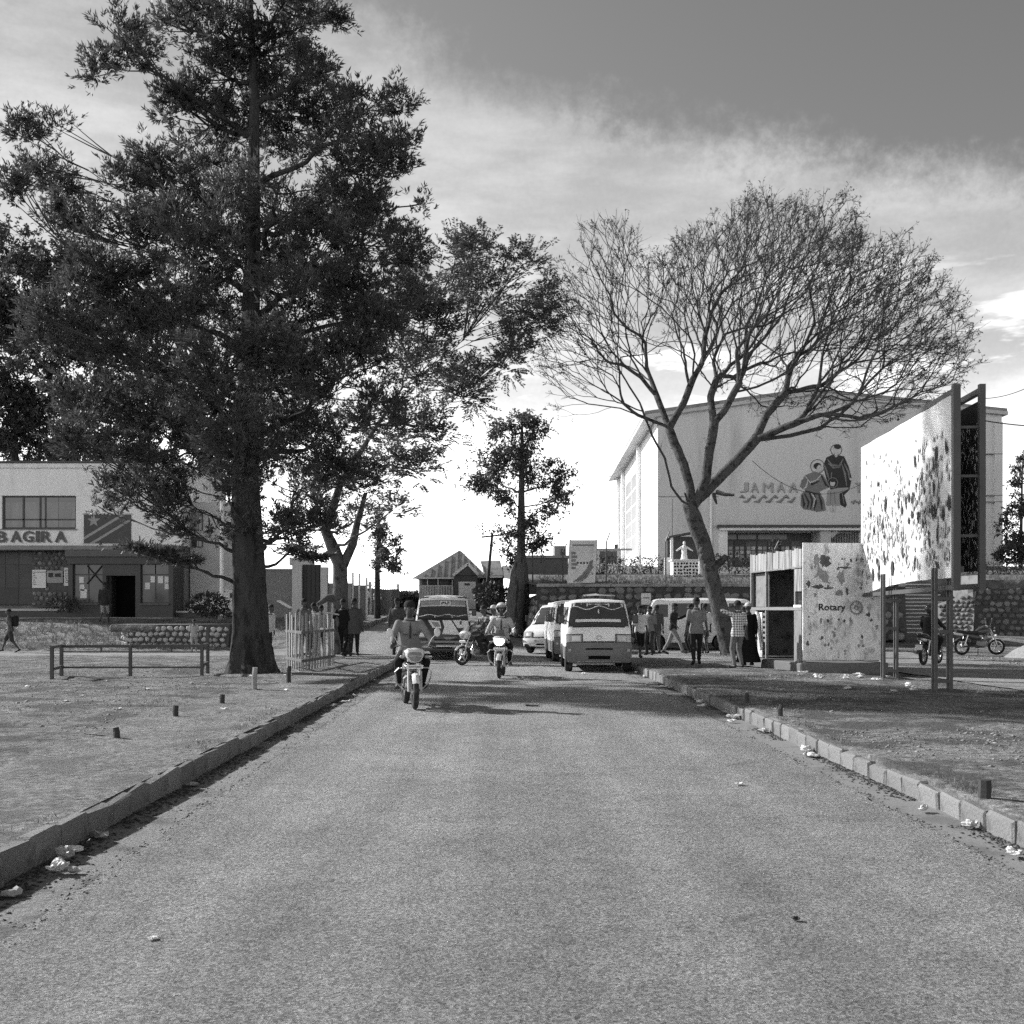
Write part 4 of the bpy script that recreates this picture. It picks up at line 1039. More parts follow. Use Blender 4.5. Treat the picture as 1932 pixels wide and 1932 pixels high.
# --- the big feathery tree by the road
BIG = [(250, 905, 42), (330, 925, 46), (185, 955, 26), (400, 975, 42), (350, 1000, 30), (565, 985, 42), (615, 985, 34), (300, 895, 46), (130, 420, 42), (95, 390, 34), (200, 520, 60), (90, 640, 50), (150, 820, 50), (770, 470, 50), (790, 560, 44), (330, 560, 70), (640, 400, 70), (560, 160, 60), (430, 150, 70), (330, 190, 50), (690, 620, 70), (720, 760, 60), (250, 330, 50), (450, -70, 95), (330, -40, 70), (560, -30, 80), (215, 55, 50), (190, 125, 38), (262, 95, 40), (565, 30, 50), (628, 28, 34), (505, 95, 85), (420, 60, 80), (330, 40, 45), (590, 130, 52), (690, 195, 58), (755, 185, 32), (618, 225, 75), (505, 215, 95), (395, 240, 95), (300, 275, 65), (735, 285, 55), (655, 320, 90), (525, 345, 100), (405, 365, 100), (305, 370, 80),
       (795, 385, 26), (775, 310, 24), (50, 245, 34), (104, 232, 28), (28, 345, 36), (75, 320, 34), (120, 340, 38), (165, 405, 50), (225, 440, 70), (700, 440, 90), (600, 470, 100), (480, 480, 105), (355, 495, 95), (255, 535, 80), (160, 520, 55), (700, 560, 85), (590, 595, 100), (455, 615, 105), (330, 640, 95), (215, 640, 80), (120, 590, 65),
       (650, 700, 95), (520, 730, 105), (400, 750, 95), (280, 750, 85), (180, 740, 70), (745, 660, 60), (600, 830, 95), (480, 850, 95), (365, 840, 80), (255, 855, 55), (175, 900, 38), (235, 925, 45), (430, 945, 75), (560, 930, 75), (650, 870, 70), (310, 955, 40), (470, 1000, 40), (535, 1000, 45),
       (520, 420, 90, 3.0), (430, 560, 90, 3.2), (560, 660, 90, -3.0), (420, 690, 90, -3.2), (520, 560, 80, -3.4), (450, 800, 80, -3.0), (560, 790, 80, 3.0), (450, 300, 80, -2.6), (560, 250, 70, 2.6), (460, 900, 70, -2.4), (380, 430, 80, -2.8), (640, 560, 80, 2.8)]
LOWSPRAY = [(300, 1042, 34, -1.2, .28), (345, 1058, 30, -.8, .25), (560, 1035, 30, 1.0, .3), (262, 1033, 24, -1.5, .25), (590, 1050, 22, 1.6, .3)]
tb = at(470, 1270, 26.6); tb.z = H0(tb.x, tb.y) - .05
lobe_tree('big_feathery_tree', 'tall dark feathery tree with thick fluted trunk left of the road', tb,
          [tb, tb + Vector((0, 0, .35)), tb + Vector((-.02, 0, 1.0)), at(468, 1110, 26.6), at(466, 1030, 26.6), at(462, 900, 26.7), at(470, 700, 26.9), at(478, 450, 27), at(480, 200, 27), at(470, -60, 27)],
          [.62, .50, .40, .375, .36, .31, .24, .17, .11, .04], lobes_px(BIG, 26.8, 2.2, 11, 1.1) + lobes_px(LOWSPRAY, 26.6, .5, 12), 31, M_BARK, M_LEAF_A, 'brush', cut=-.27, clump=(20, .33, 18), trunk_n=34, flutes=.22, limb_r=.12, per=10, lsize=(.14, .030))

# --- leaning feather-leaved tree behind the picket guard
JAC = [(860, 485, 48), (905, 470, 36), (985, 500, 36), (920, 555, 66), (1005, 590, 50), (850, 615, 75), (960, 665, 50), (885, 725, 56), (800, 700, 70), (1030, 560, 26), (825, 815, 42), (790, 880, 38), (715, 880, 66), (640, 900, 66), (690, 800, 70), (780, 790, 46), (740, 960, 34), (590, 960, 46), (760, 600, 66), (800, 540, 46), (675, 975, 30)]
jb = at(640, 1178, 40.0); jb.z = H0(jb.x, jb.y) - .05
lobe_tree('leaning_feather_tree', 'leaning forked tree with feather leaves behind the wooden picket guard', jb,
          [jb, jb + Vector((0, 0, .4)), at(642, 1106, 40), at(641, 1066, 40), at(627, 1030, 40), at(614, 1000, 40), at(640, 920, 40), at(700, 820, 40), at(760, 730, 40)],
          [.42, .33, .26, .25, .24, .18, .13, .09, .04], lobes_px(JAC, 40, 2.6, 13), 37, M_BARK_P, M_LEAF_B, 'frond', cut=-.32, clump=(15, .45, 11), trunk_n=14, flutes=.06, limb_r=.11, per=8, lsize=(.15, .045),
          stems=[([at(641, 1085, 40), at(652, 1056, 40), at(666, 1026, 40), at(674, 986, 40.2), at(690, 930, 40.4)], [.16, .17, .15, .12, .07]), ([at(640, 1130, 40), at(618, 1128, 39.8), at(598, 1142, 39.6)], [.2, .12, .07])])

# --- broad trees behind the office
for i, (nm, lab, base, L, sd) in enumerate((
    ('broad_tree', 'dense dark tree rising behind the office at the left edge', (20, 66), [(10, 465, 60), (50, 540, 80), (110, 480, 50), (150, 560, 70), (170, 620, 60), (20, 610, 80), (95, 600, 70), (60, 700, 85), (10, 780, 80), (100, 780, 80), (150, 690, 60), (40, 850, 60), (180, 800, 70), (150, 860, 50), (-60, 560, 90), (-60, 720, 110), (120, 850, 50)], 41),
    ('broad_tree', 'dense dark tree behind the office and left of the big trunk', (260, 64), [(190, 760, 70), (240, 700, 70), (300, 780, 80), (210, 840, 55), (350, 720, 80), (290, 850, 50), (380, 830, 60), (250, 610, 60), (330, 620, 70), (420, 900, 60)], 43))):
    b = at(base[0], 1165, base[1]); b.z = 1.2
    lobe_tree(nm, lab, b, [b, b + Vector((0, 0, 3)), b + Vector((.2, 0, 7)), b + Vector((.3, 0, 13))], [.45, .36, .28, .1], lobes_px(L, base[1], 2.5, sd), sd, M_BARK, M_LEAF_C, 'broad', clump=(6, .7, 22), limb_r=.12, per=9, lsize=(.26, .11))

# --- tree on the corner with the fluted trunk
FIC = [(985, 785, 24), (950, 805, 32), (1015, 815, 32), (930, 865, 36), (1000, 885, 50), (1052, 905, 32), (908, 920, 26), (958, 935, 40), (1042, 945, 30), (985, 995, 34), (1015, 1020, 28), (952, 1005, 24), (975, 850, 40), (1060, 935, 20), (930, 900, 30), (965, 1045, 22)]
fb = at(972, 1192, 52.5); fb.z = .55
lobe_tree('corner_tree', 'upright dark tree with fluted multi-stem trunk at the end of the stone wall', fb,
          [fb, fb + Vector((.02, 0, .5)), at(976, 1130, 52.5), at(980, 1078, 52.5), at(983, 1045, 52.5), at(984, 900, 52.5), at(985, 800, 52.5)],
          [.70, .56, .50, .38, .2, .13, .05], lobes_px(FIC, 52.5, 1.4, 47), 47, mat('fluted_grey_bark', .12, rough=.95, var=.35, scale=6, streak=.92, bump=1.0, bdist=.06, bscale=12, spec=.1, dirt=.04, dscale=6, dlo=.5, dhi=.6), M_LEAF_C, 'broad', hole=1.1, cut=-.2, clump=(15, .46, 13), trunk_n=26, flutes=.24, limb_r=.08, per=6, lsize=(.18, .07))
# --- smaller trees
for (nm, lab, px, Y, gz, top, L, sd) in (
    ('slender_tree', 'slender leafy tree above the plank fence', 712, 66, 1.1, 950, [(728, 965, 24), (705, 985, 24), (742, 1035, 26), (706, 1030, 24), (720, 1060, 26), (695, 1060, 18), (745, 1062, 16), (722, 1000, 22)], 51),
    ('hillside_tree', 'leafy tree at the right edge beside the church', 1925, 74, 4.2, 880, [(1915, 905, 22), (1930, 880, 18), (1935, 950, 30), (1912, 965, 22), (1900, 1000, 22), (1925, 1015, 30), (1940, 860, 20), (1903, 1030, 18)], 53)):
    b = at(px, 1150, Y); b.z = gz
    lobe_tree(nm, lab, b, [b, at(px, 1080, Y), at(px + 4, top, Y)], [.2, .15, .04], lobes_px(L, Y, 1.0, sd), sd, M_BARK, M_LEAF_C, 'broad', clump=(9, .38, 10), trunk_n=10, limb_r=.06, per=7, lsize=(.22, .09))

# --- the bare spreading tree: grown towards points filling its dome
def bare_tree():
    Y0 = 40.8; rs = np.random.RandomState(5); r_ = rng(5)
    base = at(1381, 1230, Y0); base.z = H0(base.x, base.y) - .05
    root = empty('bare_spreading_tree', base, 0, 'bare wide spreading tree with leaning trunk in front of the church', 'tree')
    env = [(1022, 715), (1018, 640), (1035, 520), (1080, 500), (1105, 435), (1165, 415), (1195, 440), (1220, 505), (1265, 490), (1290, 455), (1350, 430), (1400, 402), (1500, 378), (1600, 385), (1640, 450), (1700, 450), (1755, 530), (1800, 590), (1825, 640), (1805, 720), (1740, 772), (1640, 800), (1560, 830), (1480, 800), (1380, 740), (1290, 720), (1200, 790), (1120, 800), (1060, 780)]
    E = np.array(env, float); cx, cy = 1400.0, 760.0
    def inside(x, y):
        c = False; j = len(E) - 1
        for i in range(len(E)):
            if (E[i, 1] > y) != (E[j, 1] > y) and x < (E[j, 0] - E[i, 0]) * (y - E[i, 1]) / (E[j, 1] - E[i, 1]) + E[i, 0]: c = not c
            j = i
        return c
    nodes, par = [], []
    def add_chain(pts, dys, start=-1):
        last = start
        P = [at(p[0], p[1], Y0 + d) - base for p, d in zip(pts, dys)]
        if start >= 0: P = [Vector(nodes[start])] + P
        for a, b in zip(P, P[1:]) if start >= 0 else zip(P, P[1:]):
            k = max(1, int((b - a).length / .28))
            if last < 0:
                nodes.append(tuple(a)); par.append(-1); last = 0
            for i in range(1, k + 1):
                nodes.append(tuple(a.lerp(b, i / k) + Vector((r_.uniform(-.012, .012), r_.uniform(-.012, .012), 0)))); par.append(last); last = len(nodes) - 1
        return last
    f = add_chain([(1381, 1230), (1372, 1200), (1352, 1130), (1338, 1070), (1325, 1020), (1308, 975), (1302, 955)], [0] * 7)
    trunk_n = len(nodes)
    add_chain([(1286, 945), (1266, 918), (1254, 864), (1230, 822), (1206, 760), (1170, 700)], [-.1, -.3, -.6, -1.0, -1.4, -1.8], f)
    a2 = add_chain([(1303, 925), (1290, 876), (1272, 834), (1262, 806)], [.1, .3, .6, .8], f)
    add_chain([(1245, 762), (1230, 720)], [1.2, 1.7], a2)
    add_chain([(1290, 760), (1308, 715)], [.6, .4], a2)
    a3 = add_chain([(1318, 936), (1332, 903), (1338, 852), (1347, 798)], [0, -.3, -.6, -.9], f)
    add_chain([(1366, 776), (1395, 722)], [-1, -1.5], a3)
    add_chain([(1340, 750), (1352, 715)], [-.4, .4], a3)
    a4 = add_chain([(1330, 930), (1344, 915), (1383, 876), (1424, 831)], [.2, .3, .6, .8], f)
    add_chain([(1446, 783), (1480, 742)], [1.2, 1.8], a4)
    add_chain([(1485, 804), (1545, 783)], [.2, -.4], a4)
    add_chain([(1490, 822), (1560, 805)], [1.4, 2.2], a4)
    add_chain([(1220, 790), (1170, 770), (1110, 762)], [.6, .9, 1.0], a2)
    seeds0 = len(nodes)
    # fork outwards and upwards until the edge of the dome is reached
    C0 = at(1310, 930, Y0) - base
    def within(p, tol=0.0):
        w = p * 1.0 + base; w = w + (p - C0) * (.09 * mnoise.noise(p * .45) + .05 * mnoise.noise(p * 1.3)); px, py = HX + w.x * FOC / w.y, HY - (w.z - EYE) * FOC / w.y
        rho = math.hypot((px - cx) / 430, (py - cy) / 385)
        return inside(px, py) and abs(w.y - Y0) < 5.4 * math.sqrt(max(.06, 1 - min(1, rho) ** 2)) + tol
    tips = []; ch0 = [0] * len(nodes)
    for p in par:
        if p >= 0: ch0[p] += 1
    from collections import deque
    cell = {}; Q = deque()
    def key(p): return (int(p.x // .42), int(p.y // .6), int(p.z // .42))
    def grow(i, d, lev):
        p = Vector(nodes[i]); L = r_.uniform(.5, 1.05) * (.975 ** lev); n = 3
        for s_ in range(n):
            rad_ = (p - C0).normalized()
            d = (d + rad_ * .06 + Vector((0, 0, .012)) + Vector((r_.gauss(0, .10), r_.gauss(0, .10), r_.gauss(0, .10)))).normalized()
            p = p + d * (L / n); nodes.append(tuple(p)); par.append(i); i = len(nodes) - 1
            k_ = key(p); cell[k_] = cell.get(k_, 0) + 1
            if not within(p) or cell[k_] > 5:
                tips.append((p, d)); return
        if lev > 17 or len(nodes) > 60000: tips.append((p, d)); return
        k = 1 if r_.random() < .12 else (3 if r_.random() < .10 else 2)
        ax = d.orthogonal().normalized(); ax = Matrix.Rotation(r_.uniform(0, 6.28), 3, d) @ ax
        for q in range(k):
            ang = r_.uniform(.18, .55) * (1 if q == 0 else -1.1) if k > 1 else r_.uniform(-.12, .12)
            if q == 2: ax = Matrix.Rotation(1.57, 3, d) @ ax
            Q.append((i, Matrix.Rotation(ang, 3, ax) @ d, lev + 1))
    ends = [i for i in range(trunk_n, seeds0) if ch0[i] == 0]
    for i in ends:
        d = (Vector(nodes[i]) - Vector(nodes[par[i]])).normalized()
        for q in range(3): Q.append((i, (d + Vector((r_.gauss(0, .42), r_.gauss(0, .5), r_.gauss(.05, .36)))).normalized(), 3))
    for i in range(trunk_n + 3, seeds0):
        if ch0[i] and r_.random() < .34:
            d = (Vector(nodes[i]) - Vector(nodes[par[i]])).normalized(); ax = Matrix.Rotation(r_.uniform(0, 6.28), 3, d) @ d.orthogonal().normalized()
            Q.append((i, Matrix.Rotation(r_.uniform(.5, 1.0), 3, ax) @ d, 4))
    while Q: grow(*Q.popleft())
    N = len(nodes); ch = [[] for _ in range(N)]
    for i, p in enumerate(par):
        if p >= 0: ch[p].append(i)
    rad = np.zeros(N)
    for i in range(N - 1, -1, -1):
        rad[i] = .0075 if not ch[i] else sum(rad[c] ** 2.45 for c in ch[i]) ** (1 / 2.45)
    rad = np.where(rad > .02, .02 + (rad - .02) * ((.29 - .02) / (rad[trunk_n - 1] - .02)), rad)
    for i in range(8): rad[i] *= 1 + .5 * (1 - i / 8) ** 2
    trunk, limbs, fine_ = MB(), MB(), MB()
    P = [Vector(p) for p in nodes]
    def follow(i):
        chain = [i]
        while ch[chain[-1]]: chain.append(max(ch[chain[-1]], key=lambda c: rad[c]))
        return chain
    stack = [0]
    while stack:
        i = stack.pop(); c = follow(i)
        if par[i] >= 0: pts = [P[par[i]]] + [P[j] for j in c]; rr = [rad[i]] + [rad[j] for j in c]
        else: pts = [P[j] for j in c]; rr = [rad[j] for j in c]
        if len(pts) > 1:
            big = rr[0] > .05
            (trunk if par[i] < 0 else (limbs if big else fine_)).tube(pts, rr, 12 if par[i] < 0 else (7 if big else 3), caps=False)
        for j in c:
            m_ = max(ch[j], key=lambda q: rad[q]) if ch[j] else -1
            stack += [q for q in ch[j] if q != m_]
    # stubs of cut limbs and the burl at the lower fork
    for (p0, p1, ra, rb) in (((1345, 1070), (1370, 1050), .18, .11), ((1352, 928), (1385, 934), .09, .045), ((1347, 932), (1352, 950), .07, .035), ((1300, 950), (1292, 930), .06, .03)):
        trunk.tube([at(*p0, Y0) - base, at((p0[0] + p1[0]) / 2, (p0[1] + p1[1]) / 2 + 2, Y0 - .2) - base, at(*p1, Y0 - .4) - base], [ra, (ra + rb) / 2, rb], 9)
    for k in range(7):
        c = at(1333 + r_.uniform(-12, 12), 1058 + r_.uniform(-22, 22), Y0 - .15) - base; trunk.ball(c, r_.uniform(.14, .22), 8, 5)
    trunk.build('trunk', M_BARK_P, root, 1, 60); limbs.build('limb', M_BARK_P, root, 1, 60)
    # last fine twigs
    for p, d in list(tips):
        for _ in range(3):
            e = (d + Vector((rs.normal(0, .38), rs.normal(0, .38), rs.normal(.08, .36)))).normalized(); L_ = rs.uniform(.15, .5); o_ = p - d * rs.uniform(0, .5)
            fine_.tube([o_, o_ + e * L_ * .5 + Vector((0, 0, rs.uniform(-.03, .03))), o_ + e * L_], [.006, .005, .003], 3, caps=False); tips.append((o_ + e * L_, e))
    tag(fine_.build('twigs', M_TWIG, root), kind='stuff')
    T = np.array([tuple(t[0]) for t in tips]); DD = np.array([tuple(t[1]) for t in tips])
    # sparse leaf remnants, thicker towards the right hand top, and round seed pods
    pick = rs.uniform(size=len(T)) < np.where((T[:, 0] > 2.2) & (T[:, 2] > 8.5), .55, .32)
    V, F = tufts(T[pick], DD[pick], rs, 5, .10, .028, .9, .15)
    tag(obj('sparse_leaves', np_mesh('sparse_leaves', V, F), M_LEAF_B, root), kind='stuff')
    pods = MB()
    for t in T[rs.uniform(size=len(T)) < .004]: pods.ball(t + np.array([0, 0, -.08]), (.05, .05, .05), 6, 4)
    tag(pods.build('seed_pods', M_TWIG, root), kind='stuff')
    print('bare tree nodes', N, 'tips', len(T))
bare_tree()

# --- hedges and bushes
def bush(name, label, boxes, seed, leaf=(.14, .06), dens=260, m=None, cat='bush', group=None):
    """clipped or loose shrub: leaves over a set of ellipsoids, with stems"""
    rs = np.random.RandomState(seed); c0 = Vector(boxes[0][0]); root = empty(name, (c0.x, c0.y, c0.z - boxes[0][1][2]), 0, label, cat, group)
    B = np.array(tuple(root.location)); Ps = []; st = MB()
    for c, r3 in boxes:
        n = int(dens * (r3[0] * r3[2] + r3[1] * r3[2] + r3[0] * r3[1]))
        d = unit(rs.normal(size=(n, 3))); q = rs.uniform(.45, 1.08, (n, 1)) ** .5
        p = np.array(tuple(c)) - B + d * q * np.array(r3)
        Ps.append((p, d))
        for k in range(3): st.tube([(c[0] - B[0] + rs.uniform(-.5, .5) * r3[0], c[1] - B[1], -.15), (c[0] - B[0] + rs.uniform(-.8, .8) * r3[0], c[1] - B[1], c[2] - B[2] + r3[2] * .4)], [.03, .012], 5)
    tag(st.build('stems', M_TWIG, root), kind='stuff')
    P = np.concatenate([a for a, b in Ps]); D = np.concatenate([b for a, b in Ps])
    V, F = leaf_quads(P, D + rs.normal(scale=.7, size=P.shape), leaf[0], leaf[1], rs)
    tag(obj('foliage', np_mesh('foliage', V, F), m or M_LEAF_D, root), kind='stuff')
    return root
def hedge(name, label, px0, px1, Y, top, depth, seed, dens=300, leaf=(.15, .06)):
    x0, x1 = atx(px0, Y), atx(px1, Y); z1 = atz(top, Y); n = max(2, int((x1 - x0) / .8)); r_ = rng(seed); bx = []
    for i in range(n + 1):
        x = x0 + (x1 - x0) * i / n; z0 = terrace_z(x, Y) - .05; h = (z1 - z0) / 2 * r_.uniform(.9, 1.08)
        bx.append(((x, Y + r_.uniform(-.1, .1), z0 + h), (.62, depth, h)))
    return bush(name, label, bx, seed, leaf, dens, cat='hedge')
hedge('clipped_hedge', 'clipped hedge on the bank between the poster and the statue', 1128, 1266, 64, 1049, .6, 61)
hedge('clipped_hedge', 'loose hedge on the bank right of the bare tree trunk', 1352, 1425, 64, 1047, .6, 62)
hedge('clipped_hedge', 'dry hedge on the bank above the stone wall at the right edge', 1700, 1960, 63, 1061, .6, 63)
def lbush(nm, lab, px, py0, py1, Y, w, sd, leaf=(.22, .07)):
    c = at(px, (py0 + py1) / 2, Y); h = (py1 - py0) / 2 * Y / FOC
    return bush(nm, lab, [((c.x, c.y, c.z), (w, w * .7, h)), ((c.x + w * .6, c.y + .2, c.z - h * .2), (w * .7, w * .6, h * .8))], sd, leaf, 330)
lbush('round_bush', 'round leafy bush in front of the flagpole', 388, 1122, 1160, 50, .75, 65, (.26, .09))
lbush('round_bush', 'dark spiky bush at the foot of the stone clad office wall', 116, 1130, 1150, 53, .6, 66, (.3, .05))
lbush('vine_post', 'climbing plant smothering a post in front of the church doors', 1462, 1012, 1052, 66, .28, 67, (.2, .1))
lbush('round_bush', 'dark bushes beyond the end of the plank fence', 772, 1122, 1146, 100, 2.0, 68, (.5, .25))
lbush('round_bush', 'leafy shrubs at the foot of the far house right side', 925, 1100, 1140, 70, 1.0, 69, (.3, .12))
lbush('dark_bush', 'dark shrub mass below the hillside tree at the right edge', 1925, 1030, 1062, 72, 1.6, 70, (.3, .12))
# ------------------------------------------------------------------ kiosk, billboard, railings, small things
def crumple(r3, seed, n=12, m=8, amp=.35):
    rs = rng(seed); mb = MB().ball((0, 0, r3[2] * .8), r3, n, m)
    f1, f2 = 1.6 / max(r3), 5.0 / max(r3)
    mb.v = [tuple(Vector((v[0], v[1], v[2])) * (1 + amp * 1.4 * mnoise.noise(Vector(v) * f1 + Vector((seed * 3.1, 0, 0))) + amp * mnoise.noise(Vector(v) * f2 + Vector((0, seed * 1.7, 0))))) for v in mb.v]
    mb.v = [(x, y, max(.0, z)) for x, y, z in mb.v]
    return mb
def kiosk():
    root = empty('kiosk', (7.42, 27.7, .06), R(7.2), 'peeling painted metal kiosk with Rotary lettering and open door', 'kiosk')
    W, D, zt, zs = 1.95, 3.73, 3.1, .28
    mslab = mat('slab_concrete', .13, rough=.95, var=.15, scale=2, bump=.5, bscale=15, fine=.2)
    mfr = mat('kiosk_frame', .22, rough=.7, var=.15, scale=3, dirt=.15, dscale=6)
    mpan = mat('kiosk_panel', .20, rough=.7, var=.12, scale=2, dirt=.14, dscale=3.5, dlo=.5, dhi=.62)
    mface = mat('peeling_board', .64, rough=.85, var=.22, scale=1.3, bump=.3, bscale=18, dirt=.27, dscale=4.0, dlo=.50, dhi=.66, fine=.2, streak=.45)
    mcor = mat('streaked_sheet', .30, rough=.7, var=.6, scale=7, streak=.93, dirt=.12, dscale=9)
    mins = mat('kiosk_inside', .13, rough=.9, var=.35, scale=1.6, dirt=.06, dscale=3)
    MB().box((W / 2, D / 2, zs / 2 - .04), (W + .3, D + .36, zs + .08), b=.03).build('slab', mslab, root)
    for (x, y) in ((.03, .03), (.03, D - .03), (W - .03, D - .03), (.03, .55), (.03, 2.56)): MB().box((x, y, (zs + zt) / 2), (.07, .07, zt - zs)).build('post', mfr, root)
    MB().box((W / 2, .0, zs + .06 + 1.43), (W + .04, .05, 2.86), b=.006).build('front_board', mface, root)
    MB().box((W - .02, D / 2, zs + 1.4), (.04, D - .1, 2.75)).build('side_wall', mins, root)
    MB().box((W / 2, D - .02, zs + 1.4), (W - .1, .04, 2.75)).build('back_wall', mins, root)
    MB().box((W / 2, D / 2, zt - .1), (W - .1, D - .1, .04)).build('ceiling_sheet', mins, root)
    # fascia of narrow streaked sheets above the opening
    n = 17
    for i in range(n):
        y0, y1 = .06 + (D - .1) * i / n, .06 + (D - .1) * (i + 1) / n
        MB().box((-.012 - .012 * (i % 2), (y0 + y1) / 2, 2.83 + .02 * math.sin(i * 2.1)), (.025, (y1 - y0) * .97, .46)).build('fascia_sheet', mcor, root)
    MB().bar((0, .06, 2.62), (0, D - .05, 2.60), .06, .05).build('rail', mfr, root); MB().bar((0, .06, 1.6), (0, D - .05, 1.6), .05, .08).build('rail', mfr, root)
    # near narrow bay: sheet below, little window above
    MB().box((.0, .3, .93), (.03, .42, 1.26)).build('lower_panel', mpan, root); MB().box((.0, .3, 2.3), (.03, .42, .55)).build('upper_panel', mcor, root); MB().box((.05, .3, 1.82), (.02, .42, .4)).build('small_window', M_GLASS, root); MB().box((-.02, .3, 1.66), (.05, .46, .06)).build('sill', M_WHITE, root)
    # far bay: lower sheets and louvre
    MB().box((.0, 3.45, .93), (.03, .44, 1.26)).build('lower_panel', mpan, root); MB().box((.01, 3.0, .9), (.03, .35, 1.2)).build('lower_panel', mface, root)
    for k in range(6): MB().box((.03, 2.78, .75 + k * .14), (.03, .3, .07)).build('louvre', mfr, root)
    MB().tube([(-.05, 3.1, 1.5), (-.06, 2.98, 1.35), (-.06, 2.93, .9), (-.07, 2.75, .5)], [.05, .06, .06, .04], 6).build('torn_strip', M_PAPER, root)
    MB().box((.12, 3.1, 2.1), (.03, 1.0, .9)).build('upper_panel', mpan, root)
    # scrawl on the inside wall seen through the doorway
    for k in range(5): MB().tube([(W - .06, 1.0 + k * .28, 1.05), (W - .06, 1.1 + k * .28, 1.45 - .1 * (k % 2)), (W - .06, 1.2 + k * .28, 1.0 + .12 * (k % 3))], .014, 5).build('scrawl', M_INK, root)
    # lettering and wheel emblem
    t = text_mesh('lettering', 'Rotary', .225, .008, mat('black_print', .03, var=.15, scale=5), root, offset=.004); t.location = (.36, -.030, 1.56)
    wx = max(v.co.x for v in t.data.vertices); t.scale = (.70 / wx, 1, 1)
    eg = mat('faded_emblem', .16, rough=.8, var=.2, scale=6); em = empty('wheel_emblem'); em.parent = root; em.location = (1.34, -.028, 1.62)
    def ringp(r0, r1, n=24):
        vs_ = []; fs_ = []
        for j in range(n):
            a = 2 * math.pi * j / n; vs_ += [(r0 * math.cos(a), 0, r0 * math.sin(a)), (r1 * math.cos(a), 0, r1 * math.sin(a)), (r0 * math.cos(a), .006, r0 * math.sin(a)), (r1 * math.cos(a), .006, r1 * math.sin(a))]
        for j in range(n):
            k = (j + 1) % n; fs_ += [(4 * j, 4 * j + 1, 4 * k + 1, 4 * k), (4 * j + 1, 4 * j + 3, 4 * k + 3, 4 * k + 1), (4 * j, 4 * k, 4 * k + 2, 4 * j + 2)]
        return MB().add(vs_, fs_)
    ringp(.135, .165).build('emblem_rim', eg, em); ringp(.03, .06, 14).build('emblem_hub', eg, em)
    for k in range(6):
        a = math.pi * k / 3 + .2; MB().bar((.06 * math.cos(a), .003, .06 * math.sin(a)), (.135 * math.cos(a), .003, .135 * math.sin(a)), .022, .006).build('emblem_spoke', eg, em)
    for k in range(24):
        a = 2 * math.pi * k / 24; MB().bar((.165 * math.cos(a), .003, .165 * math.sin(a)), (.188 * math.cos(a), .003, .188 * math.sin(a)), .02, .006).build('emblem_tooth', eg, em)
    # remains of pasted bills near the top
    r_ = rng(12); bills = [mat('bill_grey', .22, var=.3, scale=8), mat('bill_dark', .08, var=.4, scale=8), mat('bill_pale', .5, var=.2, scale=8)]
    for (x, z, w, h, k) in ((.32, 2.78, .2, .28, 0), (.55, 2.74, .3, .32, 1), (.48, 2.4, .42, .3, 0), (.30, 2.28, .26, .2, 2), (.72, 2.3, .3, .16, 2), (.36, 2.14, .3, .12, 1), (.62, 2.1, .22, .06, 1), (.95, 2.36, .2, .34, 0), (1.22, 2.2, .24, .4, 2), (1.1, 2.02, .07, .18, 1), (.9, 1.98, .22, .16, 0), (1.2, 2.78, .06, .1, 1), (1.34, 2.8, .05, .09, 1), (1.46, 2.8, .07, .14, 0), (1.5, 2.45, .08, .2, 0), (.12, 2.2, .12, .14, 1), (1.05, 2.6, .3, .05, 1), (1.5, 2.2, .14, .16, 0)):
        n = 17; pts = [(x + w / 2 * math.cos(2 * math.pi * j / n) * r_.uniform(.55, 1.3), z + h / 2 * math.sin(2 * math.pi * j / n) * r_.uniform(.55, 1.3)) for j in range(n)]
        MB().prism(pts, -.031 - .002 * r_.random(), -.024).build('torn_bill', bills[k], root)
    for k in range(70):
        x, z = (r_.uniform(.05, W - .05), r_.uniform(.4, 1.5)) if k < 40 else (r_.uniform(.1, W - .1), r_.uniform(1.8, 3.0))
        if .3 < x < 1.6 and 1.4 < z < 1.85: continue
        s_ = r_.uniform(.012, .05); n = 9; pts = [(x + s_ * math.cos(2 * math.pi * j / n) * r_.uniform(.4, 1.3), z + s_ * 1.2 * math.sin(2 * math.pi * j / n) * r_.uniform(.4, 1.3)) for j in range(n)]
        MB().prism(pts, -.0295 - .0015 * r_.random(), -.024).build('peeled_patch', bills[r_.choice((0, 0, 1, 2))], root)
kiosk()

